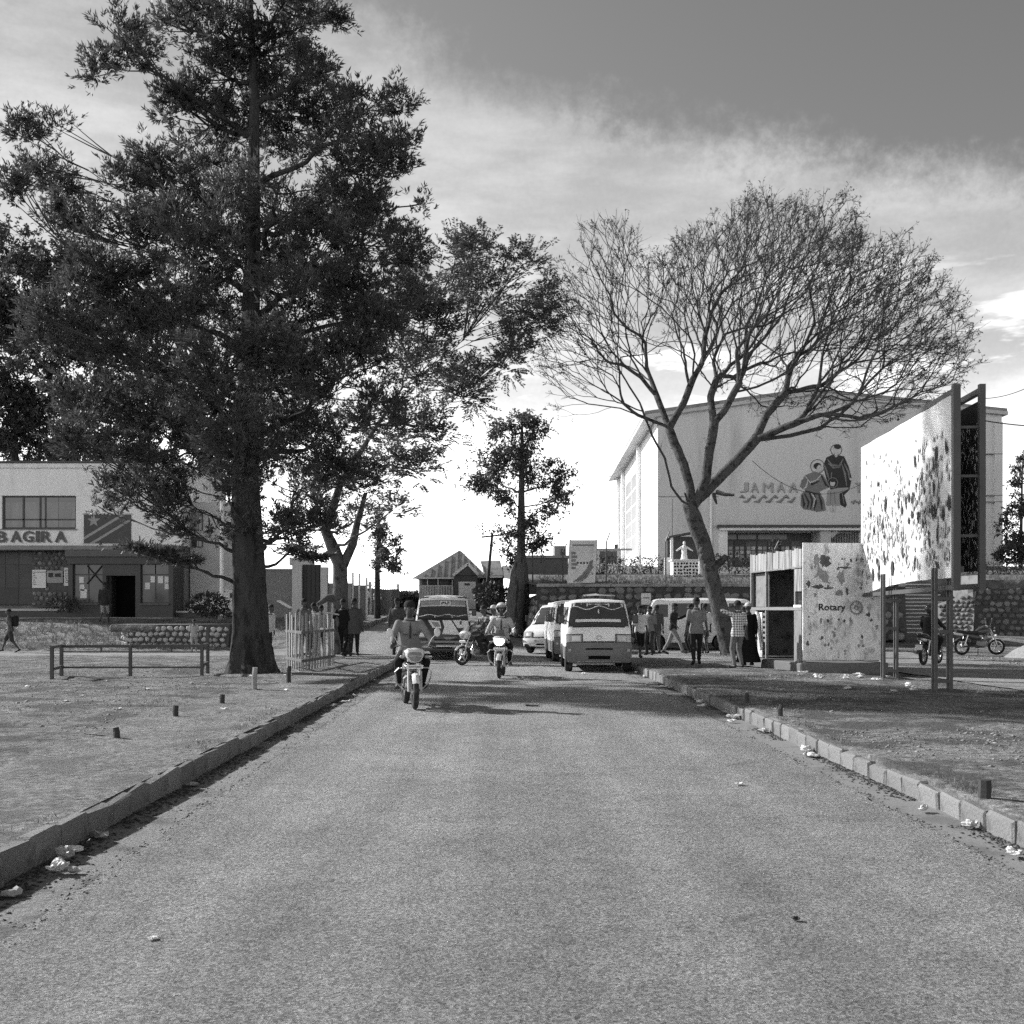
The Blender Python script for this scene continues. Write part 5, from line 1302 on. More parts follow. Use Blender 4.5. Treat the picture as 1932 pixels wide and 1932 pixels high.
def billboard():
    root = empty('billboard', (8.96, 28.0, .1), math.atan2(-.9971, -.0755), 'tall white peeling roadside billboard on lattice legs', 'billboard')
    Lb = 7.02; zb, zt = 2.03, 5.52
    mst = mat('billboard_steel', .075, rough=.55, var=.2, scale=2, spec=.4); msheet = mat('billboard_sheet', .74, rough=.95, spec=.08, var=.05, scale=.7, dirt=.62, dscale=1.4, dlo=.48, dhi=.66); mgap = mat('torn_dark', .035, var=.3, scale=6); mgr = mat('torn_grey', .30, var=.3, scale=6); mgl = mat('torn_light', .5, var=.2, scale=6)
    mb = MB(); n = 28; V = []; F = []
    for i in range(n + 1):
        x = Lb * i / n; zl = zb - .12 + .22 * math.sin(min(1, i / n * 1.35) * math.pi / 2) + .02 * mnoise.noise((x * 2, 0, 0))
        for k in range(7): V.append((x, -.04 - .015 * mnoise.noise((x, k, 3)), zl + (zt - zl) * k / 6))
    for i in range(n):
        for k in range(6): F.append((i * 7 + k, (i + 1) * 7 + k, (i + 1) * 7 + k + 1, i * 7 + k + 1))
    F += [tuple(reversed([j + len(V) for j in f])) for f in F]; V += [(x, y + .012, z) for x, y, z in V]
    MB().add(V, F).build('sheet', msheet, root, 1)
    for z in (zt + .05, ): MB().bar((-.05, .0, z), (Lb + .05, .0, z), .1, .1).build('frame_bar', mst, root)
    MB().bar((-.05, .0, zb - .14), (Lb + .05, .0, zb - .08), .08, .09).build('frame_bar', mst, root)
    MB().bar((-.03, 0, zb - .18), (-.03, 0, zt + .1), .07, .07).build('frame_post', mst, root); MB().bar((Lb + .02, 0, zb - .14), (Lb + .02, 0, zt + .16), .13, .13).build('frame_post', mst, root)
    # inner cross bars seen under the sagging sheet
    MB().bar((0, .12, zb + .25), (Lb, .12, zb + .25), .06, .12).build('frame_bar', mst, root)
    # rear panel of the same frame
    MB().box((Lb / 2, .46, (zb + zt) / 2 + .05), (Lb, .03, zt - zb - .35)).build('rear_panel', mat('rear_panel_dark', .028, var=.4, scale=3), root)
    MB().bar((Lb + .02, .46, zb - .14), (Lb + .02, .46, zt + .16), .11, .11).build('frame_post', mst, root); MB().bar((-.05, .46, zt + .05), (Lb + .05, .46, zt + .05), .1, .1).build('frame_bar', mst, root); MB().bar((-.05, .46, zb - .06), (Lb + .05, .46, zb - .06), .1, .1).build('frame_bar', mst, root)
    for z in (2.9, 4.0, 4.9): MB().bar((Lb - .02, .0, z), (Lb - .02, .46, z), .05, .05).build('strut', mst, root)
    # lattice legs
    for xc in (2.6, 6.35):
        lg = empty('leg'); lg.parent = root; lg.location = (xc, 0, 0)
        for dx in (-.09, .09):
            for dy in (-.18, .10):
                MB().bar((dx, dy, -.3), (dx, dy, zb + .3), .055, .055).build('upright', mst, lg)
        for z in (.18, 1.12, 1.75):
            for dx in (-.09, .09): MB().bar((dx, -.18, z), (dx, .10, z), .05, .06).build('rung', mst, lg)
        for dy in (-.18, .10): MB().bar((-.09, dy, .5), (.09, dy, .9), .03, .03).build('rung', mst, lg)
    # tears in the sheet, upright and slightly leaning
    r_ = rng(77)
    def lens(mbx, x, z, w, h, a, y):
        pts = []
        for j in range(8):
            t = 2 * math.pi * j / 8; px, pz = math.cos(t) * w * 1.5 * (1 - .4 * abs(math.sin(t))), math.sin(t) * h * 1.4
            pts.append((x + px * math.cos(a) - pz * math.sin(a), y, z + px * math.sin(a) + pz * math.cos(a)))
        mbx.add(pts, [tuple(range(8))])
    A, B, C = MB(), MB(), MB()
    for k in range(900):
        x = r_.uniform(.15, Lb - .12); z = r_.triangular(zb + .08, zt - .3, zb + 1.3)
        if mnoise.noise((x * 1.3, z * 1.6, 4.2)) < -.12 and r_.random() < .75: continue
        big = r_.random(); s_ = .55 + .12 * x / Lb
        if big < .05: lens(A, x, z, r_.uniform(.05, .10) * s_, r_.uniform(.10, .20) * s_, r_.uniform(-.3, .3), -.064)
        elif big < .30: lens(A, x, z, r_.uniform(.015, .04) * s_, r_.uniform(.03, .10) * s_, r_.uniform(-.7, .7), -.064)
        elif big < .70: lens(B, x, z, r_.uniform(.02, .06) * s_, r_.uniform(.04, .12) * s_, r_.uniform(-.5, .5), -.062)
        else: lens(C, x, z, r_.uniform(.03, .09) * s_, r_.uniform(.05, .15) * s_, r_.uniform(-.5, .5), -.061)
    for (x, z, w, h, a) in ((1.2, 2.35, .16, .22, .2), (1.75, 2.5, .1, .25, 0), (2.9, 2.45, .2, .24, -.1), (2.95, 3.05, .06, .3, .1), (3.3, 3.2, .07, .34, .05), (3.7, 3.25, .06, .3, 0), (3.4, 3.9, .07, .3, .05), (3.7, 3.95, .06, .28, 0), (4.0, 3.9, .05, .26, -.1), (5.2, 4.75, .07, .34, -.1), (5.1, 4.2, .08, .3, .1), (5.9, 4.35, .09, .22, 0), (6.1, 4.3, .07, .22, -.4), (5.9, 3.9, .08, .22, 0), (6.2, 3.9, .06, .26, -.2), (6.1, 2.4, .10, .16, 1.0), (5.6, 2.9, .06, .28, .3), (1.0, 3.8, .09, .2, .0)): lens(A, x, z, w * .42, h * .6, a, -.066)
    for nm, mb_, mm in (('tear', A, mgap), ('worn_patch', B, mgr), ('worn_patch', C, mgl)): tag(mb_.build(nm, mm, root), kind='stuff')
    E = MB()
    for k in range(260): lens(E, r_.uniform(5.6, Lb - .05), r_.uniform(zb + .3, zt - .5), r_.uniform(.006, .014), r_.uniform(.03, .08), r_.uniform(-1, 1), .44)
    tag(E.build('painted_daylight_slit', mat('painted_daylight', .75), root), kind='stuff')  # pale slits on the dark panel, painted in place of daylight through holes
    # loose earth heaped round the feet
billboard()

def earth_heap(x, y, r, h, seed, label, m=None):
    mb = MB(); n, k = 20, 5; rings = []
    for i in range(k + 1):
        t = i / k; rings.append([Vector((math.cos(2 * math.pi * j / n) * r * (1 - t) * (1 + .25 * mnoise.noise((j * .7, seed, t))), math.sin(2 * math.pi * j / n) * r * (1 - t) * .8 * (1 + .25 * mnoise.noise((j * .7, seed + 3, t))), h * (1 - (1 - t) ** 2) - .03 + .25 * h * mnoise.noise((j, i, seed)))) for j in range(n)])
    mb.loft(rings); o = mb.build('earth_heap', m or M_HEAP, None, 1, loc=(x, y, H(x, y))); tag(o, label, 'earth heap'); return o
M_HEAP = mat('dark_loose_earth', .10, rough=.95, var=.3, scale=4, bump=1.0, bdist=.05, bscale=20, fine=.5)
earth_heap(8.5, 21.75, .62, .10, 3, 'dark loose earth heap round the nearer billboard leg'); earth_heap(8.8, 25.5, .6, .09, 4, 'dark loose earth heap round the farther billboard leg')

def railing():
    m = mat('railing_pipe', .06, rough=.6, var=.25, scale=3, spec=.4)
    root = empty('pipe_railing', (-8.1, 25.2, .13), 0, 'low dark pipe railing standing on the left verge', 'railing')
    o = Vector((-8.1, 25.2, .13))
    P = {k: Vector((atx(px, Y), Y, .13)) - o for k, px, Y in (('a', 98, 23.8), ('b', 116, 25.0), ('c', 246, 25.1), ('d', 381, 25.4), ('e', 392, 26.6))}
    up = lambda p, z: p + Vector((0, 0, z))
    for k, h in (('a', .74), ('b', .72), ('c', .72), ('d', .74), ('e', 1.1)): MB().bar(up(P[k], -.1), up(P[k], h), .065, .065).build('post', m, root)
    for a, b, z in (('a', 'b', .72), ('b', 'd', .70), ('d', 'e', .70), ('a', 'b', .26), ('d', 'e', .27)): MB().bar(up(P[a], z), up(P[b], z), .06, .06).build('rail', m, root)
    MB().bar(up(P['b'], .24), up(P['d'], .22), .04, .04).build('rail', m, root); MB().bar(up(P['b'], .58), up(P['d'], .56), .03, .03).build('rail', m, root)
    for t in (.28, .78): p = P['b'].lerp(P['d'], t); MB().bar(up(p, .56), up(p, .70), .03, .03).build('spacer', m, root)
railing()

def picket_guard():
    m = mat('weathered_wood', .30, rough=.9, var=.2, scale=5, streak=.8, bump=.5, bscale=25, rand=.35, fine=.2); mr = mat('rail_wood', .12, rough=.9, var=.2, scale=5, fine=.2)
    c = Vector((-4.62, 26.9, .14)); root = empty('picket_tree_guard', c, 0, 'square guard of rough upright wooden pickets beside the big trunk', 'picket guard')
    A, B_, Cc = Vector((0, 0, 0)), Vector((-.80, 2.2, 0)), Vector((.30, 3.2, 0)); Dd = B_ + Cc
    r_ = rng(15)
    def side(p, q, n, h0, h1):
        d = (q - p).normalized()
        for i in range(n):
            t = (i + .3 + r_.uniform(-.15, .15)) / n; s_ = p.lerp(q, t); h = (h0 + (h1 - h0) * t) * r_.uniform(.90, 1.04); l = r_.uniform(-.04, .04)
            o_ = MB().box((0, 0, h / 2 - .05), (r_.uniform(.045, .075), r_.uniform(.02, .035), h + .1), b=.004).build('picket', m, root, loc=s_, rz=math.atan2(d.y, d.x) + r_.uniform(-.25, .25)); o_.rotation_euler.x = l; o_.rotation_euler.y = l * 1.3
        for z in (.28, .95): MB().bar(p + Vector((0, 0, z)), q + Vector((0, 0, z + r_.uniform(-.03, .03))), .05, .07, b=.006).build('rail', mr, root)
    side(A, B_, 7, 1.5, 1.5); side(A, Cc, 12, 1.5, 1.34); side(B_, Dd, 7, 1.45, 1.35); side(Cc, Dd, 4, 1.35, 1.4)
    MB().bar((-.98, 2.1, 1.72), (-.62, 1.9, 1.54), .12, .03).build('loose_board', M_CREAM, root); MB().bar((.16, 2.6, 1.42), (.36, 3.3, 1.36), .10, .03).build('loose_board', M_CREAM, root)
picket_guard()

def planter():
    Y = 43.6
    stone_wall('planter_wall', 'low planter wall of pale rounded stones in dark mortar', (atx(232, Y), Y + .5), (atx(432, Y), Y - .1), .15, .15, 1.02, 1.08, .25, .21, mat('planter_stone', .36, rough=.85, var=.15, scale=3, rand=.35, bump=.4, bscale=15), M_MORTAR, 28, batter=.15, thick=.5)
    stone_wall('planter_wall', 'rounded left end of the pale stone planter wall', (atx(224, Y + 1.6), Y + 1.9), (atx(233, Y), Y + .5), .2, .15, .95, 1.0, .25, .21, mat('planter_stone', .36), M_MORTAR, 29, batter=.15, thick=.5)
    tag(MB().box((atx(330, 45), 45.2, .9), (4.6, 2.4, .3), b=.1).build('planter_soil', M_EARTH), 'earth filling of the stone planter before the office', 'soil bed')
planter()

# short sawn-off posts along both verges
def stub(px, py, w, h, label, m):
    Y = 1.48 * FOC / (py - HY); x = atx(px, Y); z = H(x, Y); r_ = rng(int(px))
    o = MB().tube([(0, 0, -.1), (r_.uniform(-.01, .01), 0, h * .6), (r_.uniform(-.02, .02), 0, h)], [w / 2, w / 2, w / 2.1], 7).build('post_stub', m, None, loc=(x, Y, z)); tag(o, label, 'post stub', 'sawn-off posts along the verges')
    if px < 600 or px > 1800 or px == 1473: pass
    return Vector((x, Y, z))
M_STUB = mat('stub_wood', .05, rough=.9, var=.3, scale=8, bump=.5, bscale=30)
stub(221, 1394, .075, .13, 'nearest short dark post stub on the left verge', M_STUB); stub(332, 1353, .075, .16, 'second short dark post stub on the left verge', M_STUB); stub(419, 1328, .08, .15, 'third short dark post stub on the left verge', M_STUB)
p4 = stub(480, 1302, .10, .42, 'pale taller post stub in front of the big trunk', mat('pale_stub', .30, rough=.9, var=.3, scale=6)); stub(545, 1289, .09, .34, 'dark post stub at the foot of the picket guard', M_STUB)
earth_heap(p4.x, p4.y, .32, .06, 9, 'small dark mound round the pale post stub')
stub(1410, 1325, .07, .15, 'farthest short dark post stub on the right verge', M_STUB); stub(1473, 1353, .07, .15, 'short dark post stub in the middle of the right verge', M_STUB); stub(1857, 1508, .10, .14, 'nearest broken post stub on the right verge', M_STUB)

# ------------------------------------------------------------------ litter
M_BAG = mat('white_plastic', .58, rough=.45, var=.1, scale=10, dirt=.5, dscale=8); M_BAGG = mat('grey_plastic', .38, rough=.5, var=.2, scale=10); M_DARKB = mat('black_plastic', .03, rough=.4, var=.3, scale=10)
def road_pt(px, py, z=.02): 
    Y = (EYE - z) * FOC / (py - HY); return Vector((atx(px, Y), Y, z))
def litter(nm, px, py, w, h, m, label, seed, z=.03, cat='litter', group=None, zr=0.0):
    p = road_pt(px, py, z); o = crumple((w / 2.5, w / 3.3, h / 2.4), seed, 16, 10, .5).build(nm, m, None, None, loc=p, rz=zr if zr else seed * 1.3); return tag(o, label, cat, group)
litter('plastic_bag', 111, 1641, .16, .075, M_BAG, 'white knotted plastic bag lying in the left gutter', 1)
litter('plastic_bag', 122, 1617, .17, .085, M_BAGG, 'limp grey plastic bag beside the white bag in the left gutter', 2)
litter('dark_clump', 160, 1598, .12, .06, M_DARKB, 'small black clump against the left kerb', 3)
litter('plastic_bag', 1521, 1417, .24, .07, M_BAG, 'largest white plastic bag in the right channel', 4)
litter('plastic_bag', 1830, 1558, .15, .05, M_BAG, 'white crumpled bag in the right channel beside the near kerb blocks', 5)
litter('plastic_bag', 1915, 1612, .16, .05, M_BAG, 'flat white bag in the right channel at the frame edge', 6)
litter('plastic_bag', 1382, 1353, .26, .06, M_BAG, 'white bag in the right channel near the second verge stub', 7)
litter('plastic_bag', 1322, 1326, .2, .06, M_BAG, 'farthest white bag in the right channel', 8)
litter('paper_cup', 1102, 1272, .14, .06, M_PAPER, 'white scrap on the asphalt in front of the silver van', 9)
litter('paper_scrap', 1396, 1480, .09, .02, M_PAPER, 'lone white scrap on the right half of the asphalt', 10)
litter('paper_scrap', 288, 1770, .07, .012, M_PAPER, 'pale flattened scrap on the near asphalt at the left', 11)
litter('twig_piece', 1003, 1331, .30, .02, M_STUB, 'dark flat stick lying across the middle of the asphalt', 12)
litter('twig_piece', 1502, 1735, .06, .02, M_STUB, 'curled dark leaf on the near asphalt', 13)
r_ = rng(90)
for k in range(14):
    t = r_.uniform(0, 1) ** .6; Y = 8 + 22 * t; x = 3.62 - abs(r_.gauss(.08, .09)) - .05
    tag(crumple((.03 + .05 * r_.random(), .03 + .04 * r_.random(), .02), 100 + k, 9, 6, .6).build('litter_scrap', r_.choice((M_BAG, M_PAPER, M_BAGG)), None, None, loc=(x, Y, .02), rz=r_.uniform(0, 3)), 'small pale scrap of litter along the right channel', 'litter', 'scraps in the right channel')
for k in range(12):
    Y = 6 + 22 * r_.random(); x = -2.92 + abs(r_.gauss(.10, .10)) + .04
    tag(crumple((.03 + .04 * r_.random(), .03 + .03 * r_.random(), .018), 130 + k, 9, 6, .6).build('litter_scrap', r_.choice((M_BAGG, M_PAPER, M_BAGG)), None, None, loc=(x, Y, .012), rz=r_.uniform(0, 3)), 'small pale scrap of litter along the left gutter', 'litter', 'scraps in the left gutter')
for k in range(20):
    x = r_.uniform(6.5, 9.3); Y = r_.uniform(24.5, 27.3) if k < 14 else r_.uniform(20.5, 24)
    tag(crumple((.04 + .10 * r_.random(), .04 + .05 * r_.random(), .025), 160 + k, 9, 6, .6).build('litter_scrap', r_.choice((M_BAG, M_PAPER, M_BAGG)), None, None, loc=(x, Y, H(x, Y)), rz=r_.uniform(0, 3)), 'small pale scrap of litter on the verge before the kiosk', 'litter', 'scraps before the kiosk')
for k in range(16):
    x = r_.uniform(-9.5, -3.8); Y = r_.uniform(14, 26)
    tag(crumple((.03 + .06 * r_.random(), .03 + .04 * r_.random(), .015), 190 + k, 9, 6, .6).build('litter_scrap', r_.choice((M_PAPER, M_BAGG)), None, None, loc=(x, Y, H(x, Y)), rz=r_.uniform(0, 3)), 'small pale scrap of litter on the left verge', 'litter', 'scraps on the left verge')

# crumbs, leaves, gravel: too many to count
def crumbs(name, pts, sizes, m, seed, flat=.5):
    rs = np.random.RandomState(seed); n = len(pts); P = np.array(pts); S = np.array(sizes)[:, None]
    base = np.array([(1, 0, 0), (-.5, .86, 0), (-.5, -.86, 0), (0, 0, 1), (0, 0, -.6)]); 
    a = rs.uniform(0, 6.28, n); ca, sa = np.cos(a), np.sin(a); V = []
    for b in base:
        j = rs.uniform(.6, 1.3, (n, 1)); q = np.stack([b[0] * ca - b[1] * sa, b[0] * sa + b[1] * ca, np.full(n, b[2] * flat)], 1) * j * S; V.append(P + q)
    V = np.stack(V, 1).reshape(-1, 3); f = np.array([(0, 1, 3), (1, 2, 3), (2, 0, 3), (1, 0, 4), (2, 1, 4), (0, 2, 4)])
    F = (np.arange(n)[:, None, None] * 5 + f[None]).reshape(-1, 3)
    tag(obj(name, np_mesh(name, V, F), m), kind='stuff')
rs = np.random.RandomState(4)
pts, sz = [], []
for k in range(5200):
    Y = 3.5 + 30 * rs.uniform() ** 1.5; x = -2.93 + abs(rs.normal(0, .11)) * (1 + .6 * mnoise.noise((Y * .8, 0, 0)))
    if mnoise.noise((Y * .9, 5, 0)) < -.25: continue
    pts.append((x, Y, .006)); sz.append(rs.uniform(.006, .022))
crumbs('gutter_debris', pts, sz, mat('leaf_debris', .06, rough=.9, var=.6, scale=9), 1, .35)
pts, sz = [], []
for k in range(5200):
    Y = 4 + 28 * rs.uniform() ** 1.4; x = 3.61 - abs(rs.normal(0, .09))
    if mnoise.noise((Y * .7, 9, 0)) < -.05: continue
    pts.append((x, Y, .006)); sz.append(rs.uniform(.006, .022))
crumbs('channel_debris', pts, sz, mat('leaf_debris', .06), 2, .35)
pts, sz = [], []
for k in range(2200):   # broken asphalt edges
    Y = 3.5 + 26 * rs.uniform() ** 1.4; s_ = rs.choice((-1, 1)); x = (-2.42 if s_ < 0 else 3.2) + rs.normal(0, .05) + wob(Y, 1 if s_ < 0 else 7, .05)
    pts.append((x, Y, .02)); sz.append(rs.uniform(.005, .02))
crumbs('edge_crumbs', pts, sz, mat('asphalt_crumb', .12, var=.4, scale=9), 3, .5)
pts, sz = [], []
for k in range(26000):
    side_ = rs.uniform() < .55
    if side_: x = -3.15 - 10 * rs.uniform() ** 1.2; Y = 5 + 25 * rs.uniform()
    else: x = 4.0 + 6 * rs.uniform(); Y = 5 + 26 * rs.uniform()
    if mnoise.noise((x * .35, Y * .35, 7)) < -.1 + .25 * rs.uniform(): continue
    pts.append((x, Y, H(x, Y))); sz.append(rs.uniform(.008, .028) * (1.0 if rs.uniform() < .95 else 2.0))
crumbs('verge_gravel', pts, sz, mat('verge_stone', .20, rough=.9, var=.7, scale=6), 5, .55)
pts, sz = [], []
for k in range(700):
    x = 14.2 + abs(rs.normal(0, 1.6)); Y = 24 + 16 * rs.uniform(); pts.append((x, Y, H(x, Y))); sz.append(rs.uniform(.015, .07))
crumbs('lane_rubble', pts, sz, mat('rubble_stone', .22, rough=.9, var=.6, scale=4), 6, .6)
# dry grass tufts on the verges and the bank
def grass(name, pts, seed, hgt, m):
    rs = np.random.RandomState(seed); P = np.repeat(np.array(pts), 7, 0); P[:, :2] += rs.normal(scale=.035, size=(len(P), 2))
    D = rs.normal(scale=.45, size=P.shape); D[:, 2] = 1.0
    V, F = leaf_quads(P, D, hgt, hgt * .09, rs); tag(obj(name, np_mesh(name, V, F), m), kind='stuff')
M_GRASS = leaf_mat('dry_grass', .13, var=.5, trans=.3, scale=2)
gp = []
for k in range(9000):
    s_ = rs.uniform()
    if s_ < .5: x, Y = -5 - 9 * rs.uniform(), 8 + 22 * rs.uniform()
    else: x, Y = 4.3 + 5.5 * rs.uniform(), 7 + 23 * rs.uniform()
    if mnoise.noise((x * .45, Y * .45, 17)) < .12 + .2 * rs.uniform(): continue
    gp.append((x, Y, H(x, Y) - .01))
grass('verge_grass', gp, 3, .055, M_GRASS)
gp = [(x, Y, H(x, Y) - .01) for x, Y in zip(np.concatenate([rs.uniform(3.77, 3.95, 500), rs.uniform(-3.3, -3.09, 300)]), np.concatenate([4 + 26 * rs.uniform(size=500) ** 1.3, 4 + 28 * rs.uniform(size=300) ** 1.3])) if mnoise.noise((x, Y * .8, 3)) > .1]
grass('kerb_grass', gp, 7, .07, M_GRASS)
gp = [(x, y, terrace_z(x, y) - .02) for x, y in zip(rs.uniform(2, 34, 2600), 50.4 + 10 * rs.uniform(size=2600) ** 1.6) if not 17.8 < x < 23.4]
gp += [(x, y, H(x, y) - .02) for x, y in zip(rs.uniform(-34, -9, 1800), rs.uniform(43, 50, 1800))]
grass('bank_grass', gp, 5, .22, M_GRASS)

# ------------------------------------------------------------------ rocks, poles and wires on the right
earth_heap(19.4, 38.5, 2.2, .75, 21, 'pale heap of building sand at the right edge beyond the lane', M_LANE); earth_heap(16.9, 34.2, 1.3, .42, 22, 'rubble strewn earth heap between the lane and the right edge', M_EARTH)
def fence_post(px, Y, top, base_z, label, lean=.12):
    p = Vector((atx(px, Y), Y, base_z)); z = atz(top, Y) - base_z; root = empty('fence_post', p, 0, label, 'post', 'thin wire fence posts on the bank')
    MB().tube([(0, 0, -.2), (0, 0, z * .8), (lean * 1.5, 0, z)], [.035, .03, .025], 6).build('shaft', M_FRAME, root)
    return p + Vector((lean, 0, z))
tops = [fence_post(px, 52.5, t, terrace_z(atx(px, 52.5), 52.5), lab) for px, t, lab in ((1005, 1030, 'thin dark fence post left of the white poster'), (1062, 1026, 'thin dark fence post touching the poster left edge'), (1144, 1003, 'thin dark fence post right of the white poster'), (1256, 1002, 'thin dark fence post left of the statue plinth'), (1462, 1020, 'thin dark fence post in front of the church doors'))]
def wire(name, label, a, b, sag, r=.012, n=14):
    a, b = Vector(a), Vector(b); pts = [a.lerp(b, i / n) - Vector((0, 0, sag * 4 * (i / n) * (1 - i / n))) for i in range(n + 1)]
    c = a; tag(MB().tube([p - c for p in pts], r, 5).build(name, M_INK, None, loc=c), label, 'wire')
def pole():
    root = empty('utility_pole', at(914, 1100, 72), 0, 'thin leaning utility pole in front of the far house', 'pole'); b = at(914, 1100, 72); b.z = 1.2; root.location = b
    t = at(929, 1006, 72) - b; MB().tube([(0, 0, 0), t], [.12, .08], 8).build('shaft', M_STUB, root); MB().bar(t + Vector((-.7, 0, -.25)), t + Vector((.7, 0, -.1)), .08, .1).build('crossarm', M_STUB, root)
    for x in (-.6, .6): MB().lathe([(.05, 0), (.06, .08), (.03, .16)], 8, Matrix.Translation(t + Vector((x, 0, -.1)))).build('insulator', M_STUB, root)
    return b + t
pt = pole()
wire('overhead_wire', 'thin overhead wire from the leaning pole towards the church', pt, at(1180, 880, 60), .4); wire('overhead_wire', 'thin overhead wire crossing the church front below the bare tree limb', at(1420, 870, 45), at(1640, 905, 45), .9); wire('overhead_wire', 'thin overhead wire rising to the frame edge right of the billboard', at(1848, 752, 24), at(1990, 700, 24), .15, .008); wire('overhead_wire', 'thick cable from the billboard post to the right frame edge', at(1846, 792, 21.2), at(1990, 806, 24), .03, .012)
wire('overhead_wire', 'thin overhead wire at the upper left beside the big tree', at(-40, 385, 30), at(200, 545, 34), .1, .008); wire('overhead_wire', 'thin overhead wire from the leaning pole to the left above the plank fence', pt, at(640, 985, 80), .5, .015)
def small_sign():
    root = empty('wall_notice', (atx(1220, 49.3), 49.5, atz(1130, 49.3)), 0, 'small white notice fixed to the dark retaining wall', 'notice'); MB().box((0, 0, 0), (.42, .03, .5), b=.01).build('board', M_PAPER, root); MB().box((0, -.02, .05), (.28, .008, .05)).build('print', M_GREYINK, root)
small_sign()
# ------------------------------------------------------------------ vehicles
M_VWHITE = mat('van_white_paint', .78, rough=.28, var=.05, scale=1.0, spec=.5, dirt=.66, dscale=1.5, dlo=.5, dhi=.7)
M_VSILV = mat('van_silver_paint', .48, rough=.28, var=.05, scale=1.0, spec=.5, metal=.1, dirt=.4, dscale=1.5, dlo=.5, dhi=.7)
M_VGREY = mat('van_grey_lower', .13, rough=.45, var=.15, scale=2.0, spec=.4, dirt=.15, dscale=2.5)
M_VDARK = mat('van_dark_paint', .035, rough=.35, var=.15, scale=2.0, spec=.5)
M_VGLASS = glass_mat('vehicle_glass', .06, .04)
M_TYRE = mat('tyre_rubber', .022, rough=.85, var=.2, scale=10, bump=.4, bscale=40, dirt=.06, dscale=6)
M_STEEL = mat('bright_steel', .55, rough=.28, var=.1, scale=4, metal=.85, spec=.5)
M_ALLOY = mat('alloy_grey', .42, rough=.4, var=.1, scale=4, metal=.6)
M_LAMP = mat('lamp_glass', .36, rough=.08, var=.15, scale=12, spec=.7)
M_PLATE = mat('number_plate', .6, rough=.5, var=.1, scale=5)
M_TRIM = mat('white_trim', .7, rough=.5, var=.05, scale=4)

